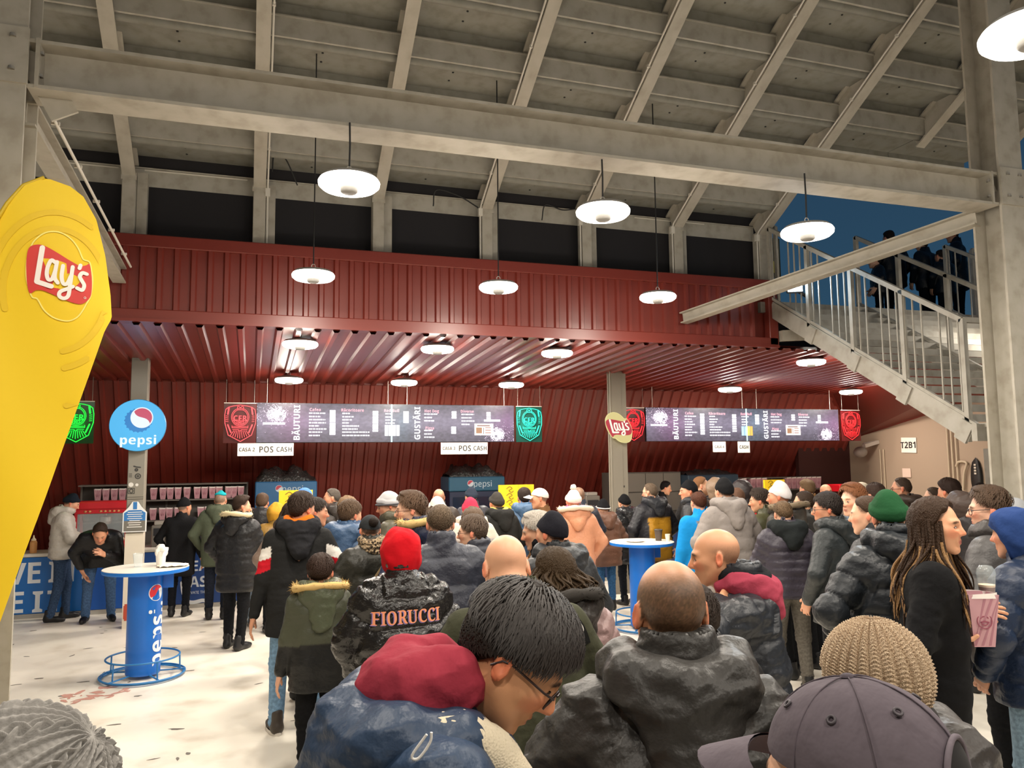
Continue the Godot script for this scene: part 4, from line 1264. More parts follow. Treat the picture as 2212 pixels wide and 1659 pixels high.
	var sw := Bld.new(); sw.box(Vector3(12.1, 1.9, -9.5), Vector3(0.2, 3.8, 12)); struct("wall_right", sw, mat("a08c78", 0.85), "beige side wall under the stairs at the right", "wall")
	var bw := Bld.new(); bw.box(Vector3(11.4, 1.2, -13.55), Vector3(1.4, 2.5, 0.1)); struct("wall_corner", bw, mat("3c1512", 0.7), "dark red wall piece in the far right corner", "wall")
	for q in [[-12.62, 0.0], [-11.0, 1.0]]:
		var c := Bld.new()
		for i in (2 if q[1] == 0.0 else 3): c.tube(PackedVector3Array([Vector3(11.97, 0.05, q[0] + i * 0.09), Vector3(11.97, 2.15 if q[1] == 0.0 else 2.6, q[0] + i * 0.09)]), 0.014, 6)
		if q[1] == 1.0: c.tube(curve3(PackedVector3Array([Vector3(11.96, 1.4, -10.72), Vector3(11.96, 1.7, -10.68), Vector3(11.96, 1.88, -10.62), Vector3(11.96, 1.9, -10.78), Vector3(11.96, 1.82, -10.84)])), 0.022, 6)
		tag(part("wall_conduit", c, mat("b8a78e", 0.6)), ["pair of thin pale conduits left of the T2B1 sheet", "three pale conduits and a bent pipe right of the T2B1 sheet"][int(q[1])], "pipe")
	var sb := Bld.new(); sb.box(Vector3(11.985, 2.22, -11.9), Vector3(0.01, 0.29, 0.36), Basis(Vector3.RIGHT, 0.03))
	var sg2 := part("paper_sign", sb, mat("e8e2d6", 0.8)); tag(sg2, "white sheet reading T2B1 taped to the beige wall", "sign")
	var tx := Bld.new(); tx.text("T2B1", 0.17, 0.002, Transform3D(Basis(Vector3(0, 0, 1), Vector3(0, 1, 0), Vector3(-1, 0, 0)), Vector3(11.977, 2.22, -11.9))); part("lettering", tx, mat("2a2624", 0.7), sg2)
	var pb := Bld.new(); pb.box(Vector3(11.985, 1.69, -11.99), Vector3(0.01, 0.17, 0.2)); tag(part("paper_sign", pb, mat("d8bfae", 0.8)), "blank pinkish sheet on the beige wall under the T2B1 sign", "sign")
	var cm := thing("security_camera", "white security camera on an arm in the corner by the beige wall", "camera", Vector3(11.6, 2.1, -12.75))
	var c1 := Bld.new(); c1.tube(PackedVector3Array([Vector3(0.4, 0.2, 0), Vector3(0.1, 0.16, 0), Vector3(0.05, 0.08, 0)]), 0.03, 8); c1.bar(Vector3(0.05, 0.12, 0.05), Vector3(0.4, 0.2, 0.05), 0.08, 0.07); part("arm", c1, mat("b9b0a6", 0.6), cm)
	var c2 := Bld.new(); c2.add(shell(20, 14, Vector3(0, 0, 0), Vector3(0.13, 0.11, 0.13), [-85, -85, -85, -85, -85], func(az, t, p): return 0.0, false)); part("dome", c2, mat("8d857d", 0.4), cm)
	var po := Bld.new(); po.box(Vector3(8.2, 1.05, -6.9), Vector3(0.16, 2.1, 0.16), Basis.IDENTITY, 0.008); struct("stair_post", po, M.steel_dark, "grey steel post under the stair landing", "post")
	var ov := Bld.new(); ov.add(shell(24, 12, Vector3.ZERO, Vector3(0.01, 0.36, 0.12), [-88, -88, -88, -88, -88], func(az, t, p): return 0.0, false), Transform3D(Basis.IDENTITY, Vector3(11.98, 1.62, -10.45)))
	var os := part("oval_sign", ov, mat("24201e", 0.5)); tag(os, "tall black oval sign with pale stripes on the beige wall", "sign")
	var osx := Bld.new()
	for i in 3: osx.bar(Vector3(11.965, 1.42 + i * 0.03, -10.52 + i * 0.02), Vector3(11.965, 1.3 + i * 0.03, -10.38 + i * 0.01), 0.012, 0.01)
	for i in 4: osx.box(Vector3(11.965, 1.85 - i * 0.05, -10.46), Vector3(0.006, 0.03, 0.04))
	part("stripe", osx, mat("cabfae", 0.6), os)


func build_stairs() -> void:
	var t := sgroup("staircase"); tag(t, "wide grey steel staircase rising away to the stand at the right", "stairs")
	var n := 16; var z0 := -5.75; var y0 := 2.34; var rz := 2.9 / n; var ry := 1.74 / n
	for s in [6.54, 7.98, 9.6]:
		var b := Bld.new(); b.bar(Vector3(s, y0 - 0.1, z0 + 0.05), Vector3(s, y0 + 1.74 - 0.09, z0 - 2.9), 0.05, 0.2)
		for i in 4: b.box(Vector3(s - 0.03, y0 - 0.08 + 0.42 * i, z0 - 0.03 - 0.7 * i), Vector3(0.03, 0.2, 0.14), Basis(Vector3.RIGHT, 0.54))
		part("stringer", b, M.stair, t)
	var tr := Bld.new(); tr.box(Vector3(8.07, 0, -0.02), Vector3(3.0, 0.03, 0.2)); tr.box(Vector3(8.07, -0.02, 0.08), Vector3(3.0, 0.072, 0.012)); var trm := tr.mesh()
	for i in n:
		var p := part("tread", trm, M.stair, t); p.position = Vector3(0, y0 + ry * (i + 0.6), z0 - rz * (i + 0.5))
	var ld := Bld.new(); ld.box(Vector3(8.1, 2.24, -5.62), Vector3(3.3, 0.16, 0.06)); ld.box(Vector3(8.2, 2.31, -5.4), Vector3(3.3, 0.04, 0.5)); part("landing", ld, M.stair, t)
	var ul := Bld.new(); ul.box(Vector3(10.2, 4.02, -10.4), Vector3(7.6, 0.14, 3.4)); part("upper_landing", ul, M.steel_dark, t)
	var under := Bld.new(); under.bar(Vector3(6.62, 3.62, -8.6), Vector3(8.2, 3.75, -8.6), 0.1, 0.14); part("under_beam", under, M.steel, t)
	for s in [[6.54, "near"], [7.98, "middle"], [9.6, "far"]]:
		var r := part("handrail", _rail(s[0], z0, y0), M.stair, t)
		if s[1] != "middle":
			var bb := Bld.new(); bb.box(Vector3(0, 0.52, 0), Vector3(0.014, 0.92, 0.014)); var bbm := bb.mesh()
			for i in 27:
				var u := (i + 0.5) / 27
				if i % 7 == 3: continue
				var q := part("baluster", bbm, M.stair, r); q.position = Vector3(s[0], y0 + 0.02 + 1.74 * u, z0 - 2.9 * u)
	var gu := thing("guard_rail", "grey balustrade at the top of the stairs beside the last rafter post", "railing", Vector3(6.72, 4.1, -8.75))
	var g := Bld.new(); g.bar(Vector3(0, 1.05, 0), Vector3(0.0, 1.05, -2.6), 0.045, 0.045); g.bar(Vector3(0, 0.08, 0), Vector3(0, 0.08, -2.6), 0.035, 0.035); g.box(Vector3(0, 0.52, 0), Vector3(0.045, 1.06, 0.045)); part("rail", g, M.stair, gu)
	var gb := Bld.new(); gb.box(Vector3(0, 0.56, 0), Vector3(0.014, 0.95, 0.014)); var gbm := gb.mesh()
	for i in 16: part("baluster", gbm, M.stair, gu).position = Vector3(0, 0, -0.12 - 0.15 * i)
	var g3 := thing("guard_rail", "grey railing with balusters on the upper landing, behind the right column", "railing", Vector3(10.6, 4.1, -8.9))
	var g4 := Bld.new(); g4.bar(Vector3(-0.2, 1.05, 0), Vector3(2.5, 1.05, 0.6), 0.05, 0.05); g4.bar(Vector3(-0.2, 0.1, 0), Vector3(2.5, 0.1, 0.6), 0.04, 0.04)
	for x in [-0.2, 0.7, 1.6]: g4.box(Vector3(x, 0.52, (x + 0.2) * 0.22), Vector3(0.05, 1.06, 0.05))
	part("rail", g4, M.stair, g3)
	for i in 12: part("baluster", gbm, M.stair, g3).position = Vector3(-0.1 + 0.2 * i, 0, 0.04 + 0.044 * i)
	# floodlight at the corner of the fascia
	var fl := thing("floodlight", "small bright white floodlight at the right end of the red fascia", "lamp", Vector3(6.42, 4.15, -8.02), -0.5)
	var a := Bld.new(); a.box(Vector3(0, 0, -0.03), Vector3(0.2, 0.15, 0.05), Basis.IDENTITY, 0.01); a.bar(Vector3(0, -0.02, -0.05), Vector3(0.28, -0.1, -0.42), 0.03, 0.03); part("housing", a, mat("2a2a2c", 0.5), fl)
	var e := Bld.new(); e.box(Vector3(0, 0, 0.0), Vector3(0.17, 0.12, 0.015)); part("light_panel", e, glow(Color(0.86, 0.94, 1.0), 40.0), fl)
	var l := SpotLight3D.new(); l.name = "flood_light"; fl.add_child(l, true); l.position = Vector3(0, 0, 0.03); l.rotation_degrees = Vector3(-12, 180, 0); l.light_color = Color(0.86, 0.94, 1.0); l.light_energy = 4.0; l.spot_angle = 70; l.spot_range = 40; l.light_size = 0.08; l.shadow_enabled = true; l.spot_attenuation = 2.0
	# seats sector boards and the silhouettes of the stand beyond
	var sbx := Bld.new(); sbx.box(Vector3(6.78, 4.75, -8.86), Vector3(0.16, 0.55, 0.02)); var sd := part("sector_board", sbx, mat("2e3322", 0.6)); tag(sd, "narrow dark board with yellow mark hung at the top of the balustrade", "sign")
	var sby := Bld.new(); sby.box(Vector3(6.74, 4.62, -8.845), Vector3(0.05, 0.16, 0.01)); part("yellow_mark", sby, mat("c8c03a", 0.6), sd)
	var st := Bld.new(); st.bar(Vector3(13.6, 5.0, -9.2), Vector3(14.6, 5.9, -8.0), 0.1, 2.2); struct("stand_slab", st, mat("1f3a3c", 0.8), "dark slab of the stand rising at far right", "stand")


func _rail(x: float, z0: float, y0: float) -> Bld:
	var b := Bld.new()
	b.bar(Vector3(x, y0 + 1.0, z0), Vector3(x, y0 + 2.74, z0 - 2.9), 0.05, 0.05); b.bar(Vector3(x, y0 + 0.06, z0), Vector3(x, y0 + 1.8, z0 - 2.9), 0.035, 0.035)
	for i in 5: b.box(Vector3(x, y0 + 0.5 + 0.435 * i, z0 - 0.725 * i), Vector3(0.05, 1.02, 0.05))
	if x < 9: b.bar(Vector3(x, y0 + 1.0, z0), Vector3(x + 0.9, y0 + 1.0, z0 + 0.02), 0.05, 0.05)
	return b


# ---------------------------------------------------------------- signs, counters, tables
func text_map(b: Bld, s: String, size: float, depth: float, t: Transform3D, f: Callable, bold := true, family := "Droid Sans") -> void:   # lettering bent onto a surface: f(x, y, z) gives [point, normal]
	var k := b.v.size()
	b.text(s, size, depth, t, bold, family)
	for i in range(k, b.v.size()):
		var p := b.v[i]; var q: Array = f.call(Vector2(p.x, p.y), p.z)
		b.v[i] = q[0]; b.n[i] = q[1]


func pepsi_globe(parent: Node3D, r: float, at: Transform3D, map, red: Material, blue: Material, white: Material, tilt := 0.35) -> void:
	var cw := Bld.new(); var cr := Bld.new(); var cb := Bld.new()
	cw.xf = at; cr.xf = at; cb.xf = at
	var rot := Transform2D(tilt, Vector2.ZERO)
	cw.plate(arc2(0, 0, r, r, 0, 360, 36), 0.0, 0.0015, map)
	var up := PackedVector2Array(); var lo := PackedVector2Array()
	var ri := r * 0.9
	for i in 19: up.append(rot * Vector2(cos(PI * i / 18.0) * ri, sin(PI * i / 18.0) * ri))
	for i in 9:
		var x := lerpf(-1, 1, i / 8.0); up.append(rot * (Vector2(x * ri * 0.96, ri * (0.02 + 0.2 * sin(x * 2.6)))))
	for i in 15:
		var a := PI + 0.3 + (PI - 0.7) * i / 14.0; lo.append(rot * Vector2(cos(a) * ri, sin(a) * ri))
	for i in 9:
		var x := lerpf(0.94, -0.94, i / 8.0); lo.append(rot * Vector2(x * ri, ri * (-0.34 + 0.17 * sin(x * 2.8 + 0.3))))
	cr.plate(up, 0.0015, 0.003, map); cb.plate(lo, 0.0015, 0.003, map)
	part("globe", cw, white, parent); part("globe_red", cr, red, parent); part("globe_blue", cb, blue, parent)


const LAYS := [[-0.015, 0.266, -0.027, 0.144, 0.017, 0.130], [0.026, 0.216, 0.014, 0.223, 0.004, 0.199, 0.002, 0.171, 0.008, 0.153, 0.019, 0.158, 0.028, 0.19], [0.031, 0.219, 0.026, 0.165, 0.036, 0.144], [0.050, 0.207, 0.047, 0.168, 0.053, 0.143, 0.065, 0.144, 0.075, 0.171], [0.080, 0.206, 0.074, 0.138, 0.070, 0.101, 0.057, 0.090, 0.043, 0.097, 0.045, 0.113, 0.066, 0.125, 0.083, 0.135], [0.104, 0.215, 0.101, 0.203], [0.125, 0.185, 0.111, 0.188, 0.103, 0.174, 0.110, 0.159, 0.118, 0.143, 0.112, 0.125, 0.096, 0.131]]
const LAYS_RIBBON := [-0.055, 0.262, -0.033, 0.275, -0.009, 0.273, 0.026, 0.255, 0.062, 0.233, 0.094, 0.216, 0.104, 0.211, 0.122, 0.218, 0.132, 0.224, 0.138, 0.199, 0.142, 0.162, 0.142, 0.121, 0.137, 0.100, 0.123, 0.082, 0.103, 0.074, 0.067, 0.083, 0.025, 0.101, -0.006, 0.114, -0.029, 0.114, -0.046, 0.102, -0.055, 0.133, -0.059, 0.172, -0.061, 0.220]
const LAYS_EDGE := [-0.048, 0.271, -0.034, 0.297, -0.011, 0.319, 0.016, 0.328, 0.044, 0.325, 0.073, 0.306, 0.095, 0.276, 0.110, 0.241, 0.118, 0.236, 0.132, 0.231, 0.139, 0.203, 0.144, 0.162, 0.140, 0.108, 0.130, 0.083, 0.117, 0.053, 0.101, 0.027, 0.077, 0.012, 0.049, 0.013, 0.021, 0.025, -0.003, 0.048, -0.023, 0.084, -0.038, 0.089, -0.050, 0.121, -0.059, 0.164, -0.059, 0.220]


func chip_logo(parent: Node3D, at: Transform3D, k: float, map, edge: Material, ribbon: Material, white: Material, fill = null) -> void:
	var sc := func(a: Array) -> PackedVector2Array:
		var p := pv(a)
		for i in p.size(): p[i] *= k
		return p
	if fill:
		var fb := Bld.new(); fb.xf = at; fb.plate(curve2(sc.call(LAYS_EDGE), true, 3), -0.04, 0.001, map); part("disc", fb, fill, parent)
	var e := Bld.new(); e.xf = at; e.stroke(curve2(sc.call(LAYS_EDGE), true, 4), 0.0045 * k, 0.001, 0.002, map, true); part("logo_outline", e, edge, parent)
	var r := Bld.new(); r.xf = at; r.plate(curve2(sc.call(LAYS_RIBBON), true, 3), 0.001, 0.0028, map); part("logo_ribbon", r, ribbon, parent)
	var l := Bld.new(); l.xf = at
	for i in LAYS.size():
		var p: PackedVector2Array = sc.call(LAYS[i])
		l.stroke(p if i == 0 else curve2(p, false, 5), (0.0165 if i == 0 else 0.0125) * k, 0.0028, 0.0042, map)
	part("lettering", l, white, parent)


func crest(label: String, x: float, col: Color, off: float) -> void:
	var t := thing("neon_crest", label, "sign", Vector3(x, 2.32, -12.13), 0.0)
	var p := Bld.new(); p.box(Vector3(0.225, 0.28, -0.012), Vector3(0.45, 0.58, 0.012)); part("panel", p, mat(Color(col.r * 0.2 + 0.05, col.g * 0.2 + 0.04, col.b * 0.2 + 0.04), 0.2), t)
	var f := Bld.new(); f.bar(Vector3(0, 0.575, 0), Vector3(0.45, 0.575, 0), 0.012, 0.012); part("top_rail", f, mat("c9c2b8", 0.4, 0.5), t)
	for q in [0.03, 0.42]:
		var fh := Bld.new(); fh.tube(PackedVector3Array([Vector3(q, 0.575, 0), Vector3(q, 0.92, 0)]), 0.003, 5); part("hanger", fh, mat("8c857c", 0.5, 0.3), t)
	var b := Bld.new()
	var S := func(a: Array) -> PackedVector2Array:
		var o := PackedVector2Array()
		for i in range(0, a.size(), 2): o.append(Vector2((a[i] - 20) / 390.0 * 0.44 + 0.005, (632 - a[i + 1]) / 465.0 * 0.56))
		return o
	b.stroke(S.call([40, 232, 75, 205, 135, 190, 215, 178, 300, 190, 360, 205, 396, 232, 410, 300, 408, 400, 360, 545, 225, 622, 75, 545, 32, 400, 28, 300]), 0.011, 0, 0.008, null, true)
	for r in [108, 92]: b.stroke(S.call(Array(range(48)).map(func(i): return 217 + r * cos(TAU * (i / 2) / 24) if i % 2 == 0 else 325 + r * sin(TAU * (i / 2) / 24))), 0.009, 0, 0.008, null, true)
	b.stroke(S.call([185, 238, 180, 200, 200, 195, 217, 212, 235, 195, 256, 200, 252, 238]), 0.009, 0, 0.008, null, true)
	for s in [-1, 1]:
		b.stroke(S.call([217 + s * 140, 215, 217 + s * 152, 290]), 0.024, 0, 0.006)
		for i in 4: b.stroke(S.call([217 + s * 146, 315 + i * 22, 217 + s * 172, 312 + i * 22]), 0.009, 0, 0.006)
		b.stroke(S.call([217 + s * 150, 420, 217 + s * 110, 512]), 0.02, 0, 0.006)
		b.stroke(S.call([217 + s * 98, 430, 217 + s * 98, 458, 217, 458]), 0.008, 0, 0.008)
		b.stroke(S.call([217 + s * 95, 445, 217, 445]), 0.008, 0, 0.008)
		b.stroke(S.call([217 + s * 90, 478, 217 + s * 20, 478, 217, 500]), 0.008, 0, 0.008)
	for i in 9: b.stroke(S.call([217 + (i - 4) * 19, 492 + (8 - absi(i - 4) * 3 if i == 4 else 0), 217 + (i - 4) * 29, 585 - absi(i - 4) * 9]), 0.009, 0, 0.008)
	b.stroke(S.call([120, 370, 315, 370]), 0.007, 0, 0.008)
	b.text("CFR", 0.105, 0.008, Transform3D(Basis.IDENTITY.scaled(Vector3(1.0, 1.0, 1)), Vector3(0.225, 0.352, 0.004)))
	b.text("1907", 0.05, 0.008, Transform3D(Basis.IDENTITY, Vector3(0.225, 0.287, 0.004)))
	part("neon_emblem", b, glow(col, 1.5), t)
	var l := OmniLight3D.new(); l.name = "neon_glow"; t.add_child(l, true); l.position = Vector3(0.22, 0.28, 0.12); l.light_color = col; l.light_energy = 0.06; l.omni_range = 20; l.light_size = 0.1; l.omni_attenuation = 2.0; l.shadow_enabled = true


func menu_board(label: String, x0: float, x1: float, alt: bool) -> void:
	var t := thing("menu_board", label, "menu board", Vector3(x0, 2.32, -12.15))
	var w := x1 - x0
	var iw := 1024; var ih := 148
	var rg := RandomNumberGenerator.new(); rg.seed = 77 if alt else 76
	var im := Image.create(iw, ih, false, Image.FORMAT_RGB8)
	for x in iw:
		var u := float(x) / iw
		var c := Color(0.37, 0.345, 0.40).lerp(Color(0.40, 0.30, 0.40), maxf(0.0, 1.0 - absf(u - 0.12) * 8.0) + maxf(0.0, 1.0 - absf(u - 0.97) * 10.0))
		c = c.lerp(Color(0.34, 0.37, 0.42), maxf(0.0, 1.0 - absf(u - 0.54) * 12.0))
		for y in ih:
			var v := float(y) / ih
			var k := 0.75 + 0.35 * exp(-pow((v - 0.45) * 3.2, 2.0)) + 0.12 * soft.get_noise_2d(x * 0.012, y * 0.02)
			im.set_pixel(x, y, Color(c.r * k, c.g * k, c.b * k))
	var R := func(px: float, py: float, pw: float, ph: float, c: Color) -> void:
		im.fill_rect(Rect2i(int(px / 555.0 * iw), int(py / 85.0 * ih), maxi(1, int(pw / 555.0 * iw)), maxi(1, int(ph / 85.0 * ih))), c)
	var W := Color(1, 1, 1)
	# splash balls at both ends
	for q in [[38, 24, 19, 1.0], [515, 68, 17, -1.0]]:
		for i in 1500:
			var a := rg.randf_range(0, TAU); var rr := absf(rg.randfn(0, 1.0))
			var dx: float = cos(a) * q[2] * rr * (1.0 if cos(a) * q[3] > 0 else 1.45); var dy: float = sin(a) * q[2] * rr * 0.8
			var d: float = Vector2(dx, dy).length() / q[2]
			if d < 1.0 or rg.randf() < 0.25: R.call(clampf(q[0] + dx, 0, 553), clampf(q[1] + dy, 0, 83), 1.6, 1.4, Color(1, 0.97, 1) if d < 1.0 else Color(0.8, 0.74, 0.8))
		R.call(q[0] + 6 * q[3], q[1] + 2, 6, 6, Color(0.45, 0.43, 0.47))
	R.call(12, 42, 44, 5, W); R.call(484, 33, 38, 5, W)
	var cols := [[104, 14, 8, 5.6, 36, 0], [172, 14, 8, 5.6, 30, 0], [263, 14, 4, 5.6, 24, 0], [348, 14, 3, 6.2, 34, 0], [348, 52, 3, 6.2, 30, 0], [432, 14, 4, 6.2, 36, 0]]
	for c in cols:
		for i in c[2]:
			var l: float = c[4] * rg.randf_range(0.5, 1.0)
			if c[0] == 172: l = [16, 24, 20, 14, 36, 33, 58, 58][i]
			var x: float = c[0]
			while x < c[0] + l:
				var g := rg.randf_range(3, 8); R.call(x, c[1] + 6 + i * c[3] * 1.25, minf(g, c[0] + l - x), 3.2, Color(0.95, 0.94, 0.95)); x += g + 1.0
	for p in [[146, 14, 12, 56, 8], [236, 15, 12, 55, 8], [302, 15, 12, 28, 4], [410, 14, 11, 20, 3], [409, 50, 11, 20, 3], [490, 15, 10, 26, 4]]:
		for i in p[4]: R.call(p[0], p[1] + p[3] / p[4] * i, p[2], p[3] / p[4] - (0.9 if alt else 0.4), W)
	for i in 4: R.call(262 + i * 8.3, 47, 7.4, 25, [Color(0.62, 0.78, 0.9), Color(0.58, 0.74, 0.88), Color(0.95, 0.8, 0.35), Color(0.92, 0.62, 0.3)][i] if alt else W)
	var tx: float = 392.0 if alt else 462.0
	R.call(tx, 43, 44, 28, Color(0.94, 0.86, 0.82)); R.call(tx + 4, 52, 14, 14, Color(0.55, 0.4, 0.3)); R.call(tx + 20, 52, 2, 16, Color(0.4, 0.33, 0.32))
	for i in 3: R.call(tx + 25, 51 + i * 6, 14, 3, Color(0.6, 0.48, 0.46))
	R.call(tx + 6, 46, 30, 3, Color(0.45, 0.36, 0.35))
	for i in 26: R.call(rg.randf_range(320, 440), rg.randf_range(10, 80), 1, 1, Color(0.7, 0.66, 0.72))
	var m := StandardMaterial3D.new(); m.albedo_color = Color(0.05, 0.05, 0.05); m.roughness = 0.35
	m.emission_enabled = true; m.emission = Color.WHITE; m.emission_operator = BaseMaterial3D.EMISSION_OP_MULTIPLY; m.emission_texture = ImageTexture.create_from_image(im); m.emission_energy_multiplier = 2.2
	for h in 2:
		var a := h * 0.5 + (0.0015 if h else 0.0); var z := a + 0.497
		var ar := []; ar.resize(Mesh.ARRAY_MAX)
		ar[Mesh.ARRAY_VERTEX] = PackedVector3Array([Vector3(a * w, 0, 0), Vector3(z * w, 0, 0), Vector3(z * w, 0.58, 0), Vector3(a * w, 0.58, 0)])
		ar[Mesh.ARRAY_NORMAL] = PackedVector3Array([Vector3.BACK, Vector3.BACK, Vector3.BACK, Vector3.BACK])
		ar[Mesh.ARRAY_TEX_UV] = PackedVector2Array([Vector2(a, 1), Vector2(z, 1), Vector2(z, 0), Vector2(a, 0)])
		ar[Mesh.ARRAY_INDEX] = PackedInt32Array([0, 2, 1, 0, 3, 2])
		var am := ArrayMesh.new(); am.add_surface_from_arrays(Mesh.PRIMITIVE_TRIANGLES, ar)
		part("screen", am, m, t)
	var bk := Bld.new(); bk.box(Vector3(w / 2, 0.29, -0.045), Vector3(w + 0.01, 0.595, 0.08)); part("case", bk, mat("1a191c", 0.6), t)
	var s := Bld.new(); s.box(Vector3(w * 0.4985, 0.29, 0.002), Vector3(0.022, 0.585, 0.006)); part("seam_strip", s, glow(Color(0.8, 1.0, 1.0), 1.6), t)
	for q in [0.035, 0.485, 0.56, 0.96]:
		var hg := Bld.new(); hg.tube(PackedVector3Array([Vector3(q * w, 0.58, -0.03), Vector3(q * w, 0.95, -0.03)]), 0.005, 5)
		part("hanger", hg, mat("bdb5aa", 0.4, 0.5), t)
	var v := Bld.new()
	var up := Basis(Vector3.BACK, PI / 2)
	v.text("BĂUTURI", 0.125, 0.004, Transform3D(up, Vector3(w * 0.143, 0.29, 0.004))); v.text("GUSTĂRI", 0.125, 0.004, Transform3D(up, Vector3(w * 0.6, 0.29, 0.004)))
	part("title", v, glow(Color(1, 1, 1), 1.6), t)
	var hd := Bld.new()
	for q in [["Cafea", 0.187 + 0.022, 0.49], ["Răcoritoare", 0.31 + 0.038, 0.487], ["Red Bull", 0.474 + 0.024, 0.485], ["Hot Dog", 0.627 + 0.03, 0.485], ["Pizza", 0.627 + 0.022, 0.215], ["Diverse", 0.778 + 0.024, 0.485]]: hd.text(q[0], 0.062, 0.003, Transform3D(Basis.IDENTITY, Vector3(q[1] * w, q[2], 0.004)))
	part("heading", hd, glow(Color(1.0, 0.72, 0.78), 1.3), t)
	var l := AreaLight3D.new(); l.name = "screen_light"; t.add_child(l, true); l.position = Vector3(w / 2, 0.29, 0.03); l.rotation.y = PI; l.area_size = Vector2(w, 0.58); l.light_color = Color(0.93, 0.9, 1.0); l.light_energy = 0.5; l.area_range = 40; l.shadow_enabled = true


func card_sign(label: String, x0: float, x1: float, y0: float, y1: float, words: Array) -> void:
	var t := thing("paper_sign", label, "sign", Vector3((x0 + x1) / 2, (y0 + y1) / 2, -12.14))
	var b := Bld.new(); b.box(Vector3.ZERO, Vector3(x1 - x0, y1 - y0, 0.008)); part("card", b, mat("e9e4da", 0.8), t)
	var s := Bld.new()
	for q in words: s.text(q[0], q[2], 0.003, Transform3D(Basis.IDENTITY.scaled(Vector3(0.92, 1, 1)), Vector3(q[1], 0, 0.005)), true)
	part("lettering", s, mat("3a3836", 0.7), t)


